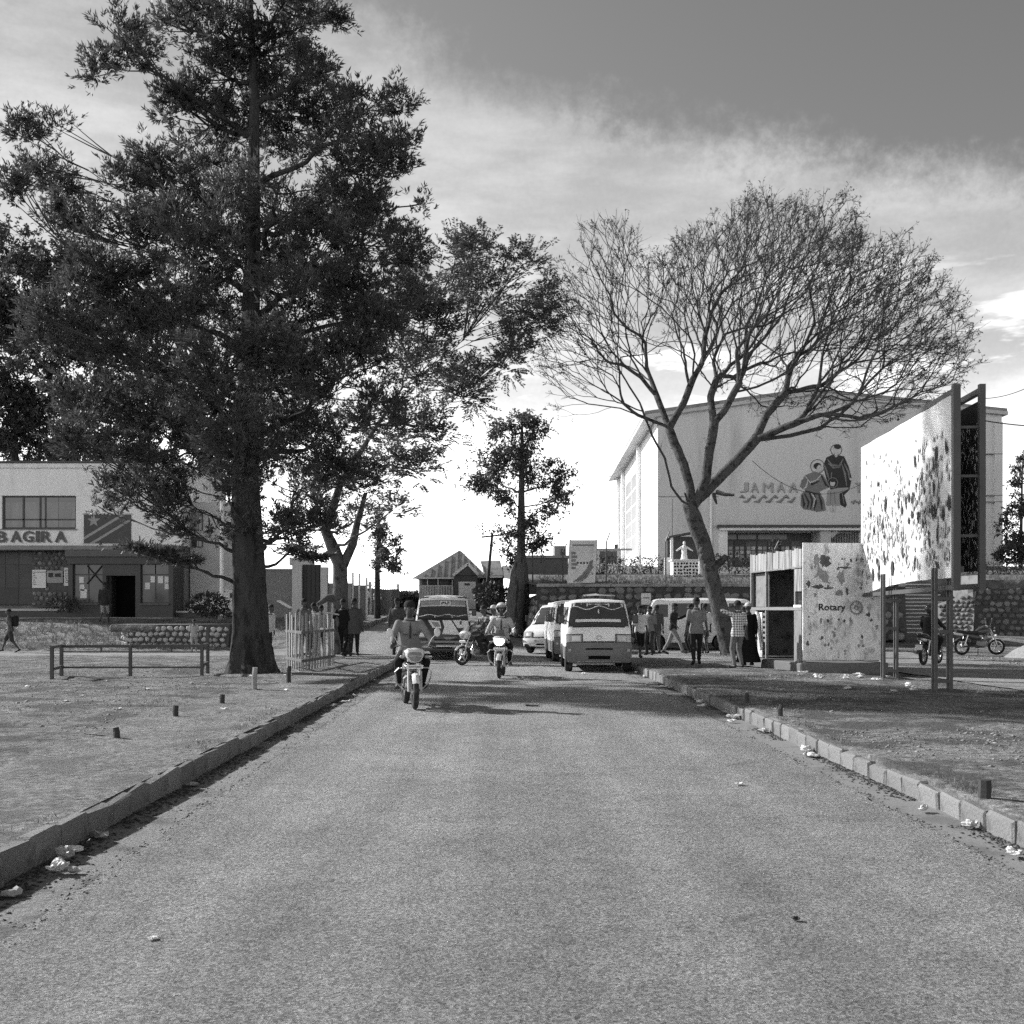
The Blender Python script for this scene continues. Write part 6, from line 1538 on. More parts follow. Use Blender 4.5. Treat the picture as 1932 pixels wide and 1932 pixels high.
def interp(x, pts):
    for (a, va), (b, vb) in zip(pts, pts[1:]):
        if x <= b: return va + (vb - va) * max(0, (x - a) / (b - a))
    return pts[-1][1]
def wheel(parent, x, y, rad, wid, rimm=None, name='wheel'):
    M = Matrix.Translation((x, y, rad)) @ Matrix.Rotation(R(90), 4, 'Y')
    w = MB().lathe([(rad * .62, -wid / 2), (rad * .92, -wid / 2), (rad, -wid * .32), (rad, wid * .32), (rad * .92, wid / 2), (rad * .62, wid / 2)], 26, M).build(name, M_TYRE, parent, 1)
    rm = MB().lathe([(.02, -wid * .30), (rad * .3, -wid * .34), (rad * .56, -wid * .30), (rad * .63, -wid * .50), (rad * .63, wid * .50), (rad * .56, wid * .30), (rad * .3, wid * .34), (.02, wid * .30)], 20, M).build('rim', rimm or M_ALLOY, w, 1)
    return w
def van(name, label, loc, rz, prof, W, body, lower, opts, scale=1.0):
    """prof: (y, z) from the front bumper foot up the screen and along the roof to the tail. Faces -Y."""
    root = empty(name, loc, rz, label, 'van', opts.get('group'))
    zr = max(p[1] for p in prof); zb = prof[0][1]; fr = [p for p in prof]
    kfront = next(i for i, p in enumerate(prof) if p[1] > zr * .965)      # where the roof begins
    krear = max(i for i, p in enumerate(prof) if p[1] > zr * .93)
    def hw(z): return W / 2 * interp(z, [(0, .96), (.45, .99), (1.0, 1.0), (1.25, .975), (zr - .12, .865), (zr, .82)])
    yf = sorted([(p[1], p[0]) for p in prof[:kfront + 1]])
    def bowf(i):
        if i <= kfront: return opts.get('bow', .10) * (1 - .5 * i / max(1, kfront)), .02, 0.0
        if i >= krear: return -.06, .02, 0
        return .05 * (1 - (i - kfront) / max(1, krear - kfront)) - .0, .05, 1
    S = [-1, -.985, -.94, -.86, -.6, -.3, 0, .3, .6, .86, .94, .985, 1]
    rows = []
    for i, (y, z) in enumerate(prof):
        bw_, cr, roof = bowf(i); row = []
        for s_ in S:
            yy = y + bw_ * s_ * s_ + (.05 * abs(s_) ** 14 if i <= kfront else 0) * (1 if bw_ > 0 else -1); zz = z - cr * s_ * s_ - (.055 * abs(s_) ** 14 if roof else 0)
            row.append(Vector((hw(zz) * s_, yy, zz)))
        rows.append(row)
    mb = MB(); n = len(S); o = 0
    for row in rows: mb.v += [tuple(p) for p in row]
    for i in range(len(rows) - 1):
        for j in range(n - 1): mb.f.append((i * n + j, i * n + j + 1, (i + 1) * n + j + 1, (i + 1) * n + j))
    K = 6
    for side, jj in ((-1, 0), (1, n - 1)):
        o = len(mb.v)
        for row in rows:
            e = row[jj]
            for k in range(K + 1):
                z = zb + (e.z - zb) * k / K; mb.v.append((side * hw(z) if k < K else e.x, e.y, z))
        for i in range(len(rows) - 1):
            for k in range(K):
                q = (o + i * (K + 1) + k, o + (i + 1) * (K + 1) + k, o + (i + 1) * (K + 1) + k + 1, o + i * (K + 1) + k + 1)
                mb.f.append(q if side > 0 else tuple(reversed(q)))
    mb.build('body', body, root, 1, 50)
    MB().box((0, (prof[0][0] + prof[-1][0]) / 2, zb + .03), (W * .9, prof[-1][0] - prof[0][0] - .1, .12)).build('floor_pan', M_VDARK, root)
    def fsurf(z, s_, off):
        y = interp(z, yf); t = min(1, max(0, (z - zb) / (zr - zb))); bw_ = opts.get('bow', .10) * (1 - .5 * t)
        return Vector((hw(z) * s_ * (1 + (off * .4 if abs(s_) > .9 else 0)), y + bw_ * s_ * s_ + .05 * abs(s_) ** 14 - off, z - .02 * s_ * s_))
    def fpanel(nm, m, z0, z1, s0, s1, off, par=None, zf=None, nz=4, ns=10, smooth=1):
        """panel lying on the front; zf(s) may bend its lower/upper edge"""
        a, b = [], []
        for i in range(nz + 1):
            for j in range(ns + 1):
                s_ = s0 + (s1 - s0) * j / ns; e0, e1 = (zf(s_) if zf else (z0, z1)); z = e0 + (e1 - e0) * i / nz
                a.append(fsurf(z, s_, off)); b.append(fsurf(z, s_, off - .03))
        F = [(i * (ns + 1) + j, i * (ns + 1) + j + 1, (i + 1) * (ns + 1) + j + 1, (i + 1) * (ns + 1) + j) for i in range(nz) for j in range(ns)]
        N = len(a); edge = [j for j in range(ns)] 
        rim = [(j, 0) for j in range(ns + 1)] + [(ns, i) for i in range(1, nz + 1)] + [(j, nz) for j in range(ns - 1, -1, -1)] + [(0, i) for i in range(nz - 1, 0, -1)]
        idx = [i * (ns + 1) + j for j, i in rim]
        F += [(idx[q], idx[q] + N, idx[(q + 1) % len(idx)] + N, idx[(q + 1) % len(idx)]) for q in range(len(idx))]
        return MB().add(a + b, F).build(nm, m, par or root, smooth, 40)
    def spanel(nm, m, side, pts, off, par=None):
        N = len(pts); c = sum((Vector((0, p[0], p[1])) for p in pts), Vector()) / N
        A = [(side * (hw(z) + off), y, z) for y, z in pts]; B = [(side * (hw(z) - .02), y, z) for y, z in pts]
        F = [tuple(range(N)), tuple(reversed(range(N, 2 * N)))] + [(i, i + N, (i + 1) % N + N, (i + 1) % N) for i in range(N)]
        return MB().add(A + B, F).build(nm, m, par or root)
    L = prof[-1][0]
    # screen
    ws0, ws1 = opts['screen']; wsx0, wsx1 = opts.get('screen_s', (.93, .90))
    rim = fpanel('screen_seal', M_VDARK, ws0 - .03, ws1 + .02, -.955, .955, .004)
    g = fpanel('windscreen', M_VGLASS, ws0, ws1, -.93, .93, .010)
    for s_ in (-.35, .2): MB().bar(fsurf(ws0 + .01, s_, .025), fsurf(ws0 + .10, s_ + .45, .03), .014, .014).build('wiper', M_VDARK, g)
    # bumper and lamps
    b0, b1 = opts['bumper']; fpanel('bumper', lower, b0, b1, -1.0, 1.0, .045, ns=16)
    fpanel('bumper_intake', M_BLACK, b0 + (b1 - b0) * .12, b0 + (b1 - b0) * .30, -.34, .34, .052); fpanel('bumper_slot', M_BLACK, b0 + (b1 - b0) * .62, b0 + (b1 - b0) * .70, -.42, .42, .052)
    for s_ in (-1, 1): fpanel('fog_lamp', M_LAMP, b0 + (b1 - b0) * .55, b0 + (b1 - b0) * .68, min(s_ * .93, s_ * .86), max(s_ * .93, s_ * .86), .055, nz=2, ns=3)
    h0, h1, hs = opts['lamp']
    for s_ in (-1, 1):
        hl = fpanel('headlight', M_VDARK, h0 - .03, h1 + .025, min(s_ * 1.0, s_ * (hs - .02)), max(s_ * 1.0, s_ * (hs - .02)), .012); fpanel('lens', M_LAMP, h0, h1, min(s_ * .985, s_ * (hs + .02)), max(s_ * .985, s_ * (hs + .02)), .022, hl); fpanel('reflector', M_STEEL, h0 + .03, h1 - .03, min(s_ * .84, s_ * (hs + .06)), max(s_ * .84, s_ * (hs + .06)), .027, hl, nz=3, ns=4)
    fpanel('grille_slot', M_BLACK, b1 + .002, b1 + .03, -hs + .02, hs - .02, .012)
    if opts.get('badge', 1):
        c = fsurf((h0 + h1) / 2 + .01, 0, .02); MB().tube([c + Vector((.07 * math.cos(t), -.004, .048 * math.sin(t))) for t in np.linspace(0, 2 * math.pi, 17)], .009, 5).build('badge', M_STEEL, root)
    if opts.get('plate'): fpanel('number_plate', M_PLATE, b0 + .10, b0 + .22, -.30, .30, .058)
    # sides
    for s_ in (-1, 1):
        spanel('sill_panel', lower, s_, [(.30, zb + .02), (L - .05, zb + .02), (L - .05, opts.get('low', .62)), (.12, opts.get('low', .62))], .006)
        spanel('side_window', M_VGLASS, s_, opts['door_win'], .008); dr = spanel('door_line', M_VDARK, s_, [(1.28, .45), (1.295, .45), (1.295, zr - .2), (1.28, zr - .2)], .007)
        for (a, b) in opts['side_wins']: spanel('side_window', M_VGLASS, s_, [(a, ws0 + .02), (b, ws0 + .02), (b, zr - .22), (a, zr - .22)], .008)
        for yw in opts['wheels']:
            spanel('wheel_arch', M_BLACK, s_, [(yw + .37 * math.cos(t), .30 + .37 * math.sin(t)) for t in np.linspace(-.3, math.pi + .3, 16)], .010)
            wheel(root, s_ * (W / 2 - .075), yw, .305, .19)
        # mirror
        mz = ws0 + .12; my = interp(ws0, yf) + .18; mr = MB().bar((s_ * hw(mz), my, mz), (s_ * (hw(mz) + .12), my - .05, mz + .03), .03, .03).build('mirror', M_VDARK, root); MB().box((s_ * (hw(mz) + .15), my - .06, mz + .06), (.15, .07, .22), b=.02).build('mirror_shell', opts.get('mirror_m', M_VDARK), mr)
    MB().box((0, L - .0, .9), (W * .7, .02, .4)).build('tail_panel', body, root)
    return root, fsurf, fpanel, spanel, hw

BONGO = [(.03, .27), (.0, .40), (.0, .60), (.02, .76), (.07, .98), (.13, 1.12), (.17, 1.17), (.34, 1.48), (.50, 1.76), (.58, 1.835), (.72, 1.875), (1.2, 1.90), (2.4, 1.915), (3.6, 1.895), (4.0, 1.86), (4.14, 1.78), (4.22, 1.3), (4.25, .8), (4.25, .30)]
BOPT = dict(screen=(1.19, 1.79), bumper=(.28, .77), lamp=(.79, .97), door_win=[(.46, 1.22), (1.22, 1.22), (1.22, 1.68), (.74, 1.68)], side_wins=[(1.38, 2.35), (2.5, 3.5), (3.6, 4.05)], wheels=(.52, 3.1))
BOPT['lamp'] = (.79, .97, .52)
# --- front parked van
vx, vy = atx(1129, 29.6), 29.35
v1, fs1, fp1, sp1, hw1 = van('parked_van', 'clean pale van parked facing the viewer at the right kerb', (vx, vy, .02), R(-1.0), BONGO, 1.68, M_VWHITE, M_VGREY, BOPT)
# pelmet with a wavy white edge, dashboard tray and charm behind the glass
for a, b in ((-.90, -.40), (-.40, .40), (.40, .90)):
    pts = [fs1(1.665 + .045 * math.sin((a + (b - a) * t) * 7.2 + 1.2), a + (b - a) * t, .016) for t in np.linspace(0, 1, 9)]
    MB().tube(pts, .010, 5).build('pelmet_edge', M_TRIM, v1)
for s_ in (-.38, .38): MB().bar(fs1(1.70, s_, .016), fs1(1.78, s_, .016), .03, .008).build('pelmet_strap', M_TRIM, v1)
fp1('dashboard_tray', M_PAPER, 1.30, 1.37, -.74, .72, .013); MB().tube([fs1(1.62, .02, .02), fs1(1.56, .0, .02), fs1(1.51, .03, .02)], [.012, .022, .01], 6).build('charm', M_TRIM, v1)
rk = MB(); MB().tube([(-.35, 1.2, 1.99), (.0, 1.0, 2.02), (.5, 1.1, 1.99)], [.02, .03, .02], 6).build('roof_rod', M_STEEL, v1)
for s_ in (-.36, .42): MB().box((s_, 1.1, 1.945), (.05, .05, .1)).build('roof_foot', M_VDARK, v1)
# --- van behind it
v2, *_ = van('parked_van', 'white van parked close behind the pale van, only its left edge showing', (atx(1095, 35.6), 35.0, .02), R(2), BONGO, 1.68, M_VWHITE, M_VGREY, BOPT)
# --- sloping people carrier
CARRIER = [(.05, .26), (.0, .42), (.02, .62), (.10, .80), (.45, .93), (.85, 1.03), (.95, 1.07), (1.40, 1.42), (1.78, 1.68), (2.0, 1.77), (2.4, 1.82), (3.4, 1.83), (4.1, 1.80), (4.4, 1.72), (4.5, 1.3), (4.55, .8), (4.55, .3)]
COPT = dict(screen=(1.09, 1.68), bumper=(.28, .58), lamp=(.63, .80, .55), door_win=[(1.35, 1.12), (2.1, 1.12), (2.1, 1.62), (1.85, 1.62)], side_wins=[(2.2, 3.1), (3.25, 4.2)], wheels=(.85, 3.55), low=.5, plate=1, bow=.22)
v3, *_ = van('people_carrier', 'white slope-nosed people carrier turned across the junction by the stone wall', (atx(1026, 41), 41.0, .03), R(-20), CARRIER, 1.72, M_VWHITE, M_VWHITE, COPT)
# --- white minibus standing side-on in front of the stone wall
v4, *_ = van('side_on_minibus', 'white minibus standing side-on behind the crowd', (atx(1206, 45.5), 46.2, .03), R(-97) + math.pi * 0, [(p[0] * 1.08, p[1] * 1.08) for p in BONGO], 1.75, M_VWHITE, M_VWHITE, dict(BOPT, screen=(1.29, 1.93), bumper=(.30, .60), lamp=(.70, .92, .58), door_win=[(.5, 1.3), (1.22, 1.3), (1.22, 1.8), (.8, 1.8)], side_wins=[(1.38, 2.35), (2.5, 3.5), (3.6, 4.3)], wheels=(.75, 3.3), low=.5))
# --- oncoming painted minibus
HIACE = [(.04, .30), (.0, .42), (.0, .66), (.03, .90), (.08, 1.18), (.11, 1.30), (.30, 1.62), (.46, 1.88), (.55, 1.97), (.70, 2.03), (1.2, 2.07), (2.6, 2.08), (4.2, 2.06), (4.6, 2.0), (4.7, 1.4), (4.72, .9), (4.72, .32)]
HOPT = dict(screen=(1.33, 1.90), bumper=(.32, .62), lamp=(.72, .90, .62), door_win=[(.5, 1.36), (1.22, 1.36), (1.22, 1.85), (.72, 1.85)], side_wins=[(1.4, 2.5), (2.65, 3.6), (3.75, 4.5)], wheels=(.6, 3.4), badge=0)
v5, fs5, fp5, sp5, hw5 = van('painted_minibus', 'oncoming minibus with white roof and dark and white painted nose', (atx(836, 36.6), 36.4, .03), R(1.5), HIACE, 1.80, M_VDARK, M_VGREY, HOPT)
# pale upper body
def pale_roof():
    mb = MB(); S = np.linspace(-1, 1, 13); pr = [p for p in HIACE if p[1] > 1.94 and p[0] < 4.6]; rows = []
    for (y, z) in pr: rows.append([Vector((hw5(z) * 1.005 * s_, y + .03 * s_ * s_, z - .05 * s_ * s_ - .05 * abs(s_) ** 14 + .008)) for s_ in S])
    for row in rows: mb.v += [tuple(p) for p in row]
    n = 13
    for i in range(len(rows) - 1):
        for j in range(n - 1): mb.f.append((i * n + j, i * n + j + 1, (i + 1) * n + j + 1, (i + 1) * n + j))
    mb.build('roof_skin', M_VWHITE, v5, 1)
pale_roof()
fp5('roof_front', M_VWHITE, 1.905, 1.985, -1.0, 1.0, .008, ns=16)
for s_ in (-1, 1): fp5('screen_pillar', M_VWHITE, 1.25, 1.93, min(s_ * .935, s_ * 1.0), max(s_ * .935, s_ * 1.0), .012, nz=6, ns=4); sp5('upper_side', M_VWHITE, s_, [(.62, 1.88), (4.6, 1.88), (4.6, 1.97), (.72, 1.97)], .010)
fp5('sun_band', mat('sun_band_grey', .30, var=.3, scale=6), 1.74, 1.89, -.90, .90, .016); fp5('sun_band_edge', M_TRIM, 1.715, 1.74, -.90, .90, .018, nz=1)
fp5('name_panel', M_TRIM, 1.755, 1.88, -.12, .30, .020)
for (a, b, c, d) in ((-.08, -.02, 1.775, 1.83), (-.03, .05, 1.80, 1.86), (.07, .11, 1.775, 1.86), (.12, .19, 1.77, 1.80), (.20, .26, 1.80, 1.86), (.16, .18, 1.80, 1.86)): fp5('name_stroke', M_INK, c, d, a, b, .024, nz=1, ns=2)
pts = [fs5(1.42 + .025 * math.sin(s_ * 9), s_, .018) for s_ in np.linspace(-.9, .9, 25)]; MB().tube(pts, .014, 5).build('pelmet_edge', M_TRIM, v5)
for s_ in (-.30, .34): MB().bar(fs5(1.42, s_, .018), fs5(1.34, s_, .018), .03, .01).build('pelmet_strap', M_TRIM, v5)
def poly_front(nm, m, pts, off):
    N = len(pts); A = [fs5(z, s_, off) for s_, z in pts]; B = [fs5(z, s_, off - .02) for s_, z in pts]
    MB().add(A + B, [tuple(range(N))] + [(i, i + N, (i + 1) % N + N, (i + 1) % N) for i in range(N)]).build(nm, m, v5)
poly_front('painted_shape', M_VWHITE, [(-.36, 1.02), (-.05, 1.00), (-.12, 1.24), (-.55, 1.27)], .020)
poly_front('painted_shape', M_VWHITE, [(-.02, .82), (.62, .80), (.44, 1.06), (.30, 1.26), (-.02, 1.26), (.06, 1.04)], .022)
poly_front('painted_shape', M_VWHITE, [(.52, 1.02), (.92, 1.02), (.92, 1.26), (.36, 1.27)], .020)
poly_front('painted_shape', mat('nose_grey', .3, var=.15, scale=5), [(.0, .72), (.55, .74), (.30, .66), (.12, .64)], .022)
poly_front('painted_shape', mat('nose_grey', .3), [(-.30, 1.06), (-.10, 1.05), (-.16, 1.2), (-.42, 1.22)], .026)
fp5('bumper_stripe', M_TRIM, .40, .46, -.97, .97, .052, nz=1, ns=14); fp5('nose_band', mat('nose_grey', .3), .55, .60, -.97, .97, .052, nz=1, ns=14)

# --- car behind the bush at the office
def small_car():
    p = Vector((atx(346, 56), 56.5, 1.22)); prof = [(.05, .3), (.0, .5), (.05, .72), (.6, .84), (1.0, .92), (1.5, 1.28), (1.9, 1.42), (2.5, 1.44), (3.1, 1.36), (3.5, 1.0), (3.9, .92), (4.0, .6), (3.98, .32)]
    r_ = van('parked_car', 'white rounded car half hidden by the office porch and bush', p, R(-80), prof, 1.6, M_VWHITE, M_VWHITE, dict(screen=(.95, 1.36), bumper=(.3, .5), lamp=(.58, .72, .55), door_win=[(1.35, .95), (2.1, .95), (2.1, 1.3), (1.6, 1.3)], side_wins=[(2.15, 2.9)], wheels=(.75, 3.2), low=.45, bow=.2))[0]; r_['category'] = 'car'
small_car()

# ------------------------------------------------------------------ motorcycles
def torus(mb, c, r0, r1, axis='X', n=28, m=8, M=None):
    rings = []
    for i in range(n + 1):
        a = 2 * math.pi * i / n; ring = []
        for j in range(m):
            b = 2 * math.pi * j / m; rr = r0 + r1 * math.cos(b); ring.append(Vector((c[0] + r1 * math.sin(b), c[1] + rr * math.cos(a), c[2] + rr * math.sin(a))))
        rings.append(ring)
    mb.loft(rings, cap=False)
    return mb
def motorcycle(label, loc, rz, steer=0.0, lean=0.0, light=None, tankm=None, fairing=True, spokes='cast', stand=False, group=None, crash=True, head_on=False):
    root = empty('motorcycle', loc, rz, label, 'motorcycle', group); root.rotation_euler = (0, lean, rz)
    cw = light or mat('bike_white', .62, rough=.25, var=.08, scale=6, spec=.5); tk = tankm or mat('bike_dark_paint', .04, rough=.25, var=.1, scale=5, spec=.6)
    blk = mat('bike_black', .025, rough=.5, var=.15, scale=6); eng = mat('engine_metal', .22, rough=.45, var=.3, scale=12, metal=.5)
    fa = Vector((0, -.63, .29)); ra = Vector((0, .64, .29))
    fork = empty('front_end'); fork.parent = root; fork.location = (0, -.38, 0); fork.rotation_euler = (0, 0, steer)
    O = Vector((0, -.38, 0))
    def wh(par, c, wid, nm):
        t = torus(MB(), c, .245, wid).build(nm, M_TYRE, par, 1, 60)
        torus(MB(), c, .200, .018, n=24, m=6).build('rim', M_STEEL, t, 1)
        hub = MB().lathe([(.05, -.06), (.055, 0), (.05, .06)], 12, Matrix.Translation(c) @ Matrix.Rotation(R(90), 4, 'Y')).build('hub', M_ALLOY, t, 1)
        for k in range(5 if spokes == 'cast' else 14):
            a = 2 * math.pi * k / (5 if spokes == 'cast' else 14) + .3; d = Vector((0, math.cos(a), math.sin(a)))
            MB().bar(Vector(c) + d * .045, Vector(c) + d * .20, .03 if spokes == 'cast' else .006, .035 if spokes == 'cast' else .006).build('spoke', M_ALLOY if spokes == 'cast' else M_STEEL, t)
        return t
    wh(fork, fa - O, .046, 'front_wheel'); wh(root, ra, .052, 'rear_wheel')
    for s_ in (-1, 1):
        fk = MB().tube([fa - O + Vector((s_ * .095, 0, 0)), fa - O + Vector((s_ * .095, .09, .32))], .028, 9).build('fork_leg', M_ALLOY, fork, 1); MB().tube([fa - O + Vector((s_ * .095, .08, .30)), Vector((s_ * .095, .0, .93))], .018, 8).build('fork_tube', M_STEEL, fk, 1)
    # front mudguard
    rings = [[fa - O + Vector((x, .305 * math.cos(a) * (1 - .10 * (x / .058) ** 2), .305 * math.sin(a) * (1 - .10 * (x / .058) ** 2))) for x in (-.058, -.045, 0, .045, .058)] for a in np.linspace(R(30), R(150), 12)]
    MB().loft(rings, closed=False).build('mudguard', cw, fork, 1)
    # headlamp nacelle / fairing with small screen
    if fairing:
        def sec(y, wt, wb, z0, z1): return [Vector((x, y + .0, z)) for x, z in ((-wt, z1 - .03), (-wt * .75, z1), (0, z1 + .012), (wt * .75, z1), (wt, z1 - .03), (wt * .98, (z0 + z1) / 2), (wb, z0 + .03), (wb * .7, z0), (0, z0 - .012), (-wb * .7, z0), (-wb, z0 + .03), (-wt * .98, (z0 + z1) / 2))]
        nc = MB().loft([sec(-.27, .105, .075, .80, .91), sec(-.245, .135, .095, .775, .945), (sec(-.17, .155, .115, .76, .985)), sec(-.06, .14, .10, .78, .98), sec(.03, .09, .07, .82, .95)]).build('headlamp_cowl', cw, fork, 1, 50)
        MB().loft([sec(-.285, .085, .055, .805, .885), sec(-.262, .118, .085, .785, .925)]).build('headlamp', mat('bike_lens', .22, rough=.06, var=.4, scale=14, spec=.8), nc, 1)
        MB().loft([[Vector((x, -.20 + .6 * x * x, z)) for x in (-.125, -.07, 0, .07, .125)] for z in (.745, .775)] , closed=False).build('cowl_gap', blk, nc)
        rings = [[Vector((x * (1 - .45 * (z - .97) / .2), -.16 + .13 * (z - .97) / .2 + 1.2 * x * x, z)) for x in (-.14, -.08, 0, .08, .14)] for z in (.975, 1.03, 1.09, 1.14)]
        MB().loft(rings, closed=False).build('windscreen', mat('smoked_screen', .14, rough=.1, var=.2, spec=.6), fork, 1)
        MB().box((0, -.02, 1.0), (.16, .06, .05), b=.015).build('instrument_pod', blk, fork)
    else:
        nc = MB().lathe([(.03, .12), (.085, .06), (.10, -.02), (.09, -.03)], 18, Matrix.Translation((0, -.2, .9)) @ Matrix.Rotation(R(90), 4, 'X')).build('headlamp_cowl', blk, fork, 1); MB().lathe([(.01, 0), (.088, .01)], 18, Matrix.Translation((0, -.235, .9)) @ Matrix.Rotation(R(90), 4, 'X')).build('headlamp', M_LAMP, nc, 1)
    npm = MB().box((0, -.235, .69), (.27, .012, .065), b=.012).build('number_plate', M_TRIM, fork); MB().box((0, -.243, .69), (.20, .005, .022)).build('plate_marks', M_GREYINK, npm)
    # bars, mirrors, indicators
    MB().tube([(-.36, .13, 1.0), (-.22, .04, 1.03), (-.08, 0, 1.0), (.08, 0, 1.0), (.22, .04, 1.03), (.36, .13, 1.0)], .013, 8).build('handlebar', M_STEEL, fork, 1)
    for s_ in (-1, 1):
        gp_ = MB().tube([(s_ * .24, .055, 1.028), (s_ * .37, .135, .998)], .019, 8).build('grip', blk, fork, 1); MB().tube([(s_ * .24, -.0, 1.03), (s_ * .37, .07, 1.0)], .007, 6).build('lever', M_STEEL, gp_)
        ms = MB().tube([(s_ * .25, .04, 1.04), (s_ * .30, .02, 1.14), (s_ * .36, .02, 1.20)], .007, 6).build('mirror', M_STEEL, fork); MB().ball((s_ * .39, .02, 1.24), (.052, .018, .075), 14, 8).build('mirror_shell', cw if head_on else blk, ms, 1)
        ind = MB().ball((s_ * .20, -.13, .85), (.04, .03, .028), 8, 6).build('indicator', mat('amber_lens', .3, rough=.2, spec=.6), fork, 1)
    # tank, seat, tail
    def pod(nm, m, secs, par=root, n=14):
        rings = [[Vector((w * math.copysign(abs(math.cos(t)) ** .7, math.cos(t)), y, zc + h * math.copysign(abs(math.sin(t)) ** .8, math.sin(t)))) for t in np.linspace(0, 2 * math.pi, n + 1)[:-1]] for (y, w, zc, h) in secs]
        return MB().loft(rings).build(nm, m, par, 1, 55)
    pod('fuel_tank', tk, [(-.36, .07, .84, .06), (-.30, .14, .85, .12), (-.14, .165, .86, .145), (.0, .14, .83, .13), (.12, .09, .79, .09)])
    pod('seat', blk, [(.0, .09, .80, .045), (.12, .13, .795, .06), (.35, .135, .785, .062), (.62, .125, .81, .06), (.88, .09, .84, .045)])
    pod('side_panel', tk, [(.02, .09, .62, .08), (.16, .13, .63, .125), (.40, .125, .68, .10), (.66, .10, .74, .06), (.9, .06, .78, .03)])
    pod('tail', cw, [(.62, .10, .72, .05), (.8, .10, .74, .05), (.96, .07, .76, .035)]); MB().ball((0, .98, .76), (.06, .03, .035), 10, 6).build('tail_lamp', mat('tail_lens', .12, rough=.2, spec=.6), root, 1)
    rings = [[ra + Vector((x, .33 * math.cos(a), .33 * math.sin(a))) for x in (-.08, -.05, .05, .08)] for a in np.linspace(R(15), R(120), 9)]; MB().loft(rings, closed=False).build('rear_mudguard', blk, root, 1)
    MB().box((0, 1.0, .52), (.2, .012, .15), b=.01).build('number_plate', M_TRIM, root)
    for s_ in (-1, 1): MB().tube([(s_ * .12, .5, .84), (s_ * .13, .8, .90), (s_ * .07, .96, .91)], .012, 6).build('grab_rail', M_STEEL, root, 1); MB().tube([(s_ * .11, .60, .34), (s_ * .12, .48, .70)], .026, 8).build('shock_absorber', M_STEEL, root, 1); MB().bar((s_ * .075, .12, .33), (s_ * .085, .64, .29), .03, .045).build('swingarm', blk, root); MB().tube([(s_ * .06, .02, .32), (s_ * .26, .06, .30)], .016, 7).build('foot_peg', blk, root)
    MB().box((0, .12, .50), (.15, .36, .22), b=.03).build('battery_box', blk, root); MB().box((0, .30, .40), (.03, .3, .12), b=.01).build('chain_guard', blk, root)
    # engine
    MB().box((0, -.06, .40), (.24, .40, .24), b=.05).build('crankcase', eng, root, 1); e = MB().tube([(0, -.14, .46), (0, -.24, .68)], .075, 10).build('cylinder', eng, root, 1)
    for k in range(5): MB().box((0, -.15 - .02 * k, .50 + .04 * k), (.19, .19, .010), M=None).build('cooling_fin', eng, e)
    MB().tube([(0, -.30, .80), (0, -.26, .5), (0, -.18, .28), (0, .12, .26)], .022, 8).build('frame_tube', blk, root, 1); MB().tube([(0, -.30, .86), (0, .1, .76), (0, .6, .76)], .022, 8).build('frame_tube', blk, root, 1)
    MB().tube([(.06, -.26, .58), (.09, -.36, .42), (.11, -.2, .27), (.14, .1, .27), (.15, .4, .30)], .018, 8).build('exhaust_pipe', M_STEEL, root, 1); MB().tube([(.15, .36, .30), (.16, .5, .32), (.165, .98, .40)], [.03, .045, .045], 10).build('silencer', M_STEEL, root, 1)
    if crash:
        for s_ in (-1, 1): MB().tube([(s_ * .05, -.30, .66), (s_ * .24, -.34, .66), (s_ * .30, -.33, .60), (s_ * .27, -.28, .42), (s_ * .16, -.22, .30), (s_ * .04, -.18, .28)], .013, 8).build('crash_bar', M_STEEL, root, 1)
    if stand: MB().tube([(-.1, .1, .28), (-.22, .16, .01)], .012, 6).build('side_stand', blk, root)
    return root
# ------------------------------------------------------------------ people
PEND = []
def remesh_later(mb, name, m, parent, voxel, extra=None):
    me = bpy.data.meshes.new(name); me.from_pydata(mb.v, [], mb.f); o = obj(name, me, m, parent)
    md = o.modifiers.new('r', 'REMESH'); md.mode = 'VOXEL'; md.voxel_size = voxel; md.use_smooth_shade = True
    sm = o.modifiers.new('s', 'SMOOTH'); sm.factor = .5; sm.iterations = 2
    PEND.append((o, extra)); return o
def flush_people():
    bpy.context.view_layer.update()
    dg = bpy.context.evaluated_depsgraph_get()
    for o, ex in PEND:
        me = bpy.data.meshes.new_from_object(o.evaluated_get(dg)); me.name = o.name
        old = o.data; mats = list(old.materials); o.modifiers.clear()
        if ex is not None and ex.v:
            V = [tuple(v.co) for v in me.vertices] + ex.v; n = len(me.vertices); F = [tuple(p.vertices) for p in me.polygons] + [tuple(i + n for i in f) for f in ex.f]
            me2 = bpy.data.meshes.new(o.name); me2.from_pydata(V, [], F); me2.shade_smooth(); me = me2
        me.materials.clear()
        for m_ in mats: me.materials.append(m_)
        o.data = me; bpy.data.meshes.remove(old)
    PEND.clear()
M_SKIN = mat('dark_skin', .06, rough=.55, var=.1, scale=8, spec=.35); M_HAIR = mat('black_hair', .012, rough=.8, var=.2, scale=30, bump=.5, bscale=80)
M_SHOE = mat('shoe_leather', .03, rough=.6, var=.2, scale=10)
def cloth(v, name=None, **k): return mat(name or 'cloth_%03d' % int(v * 1000), v, rough=.9, var=k.get('var', .14), scale=k.get('scale', 6), bump=.35, bscale=18, spec=.1)
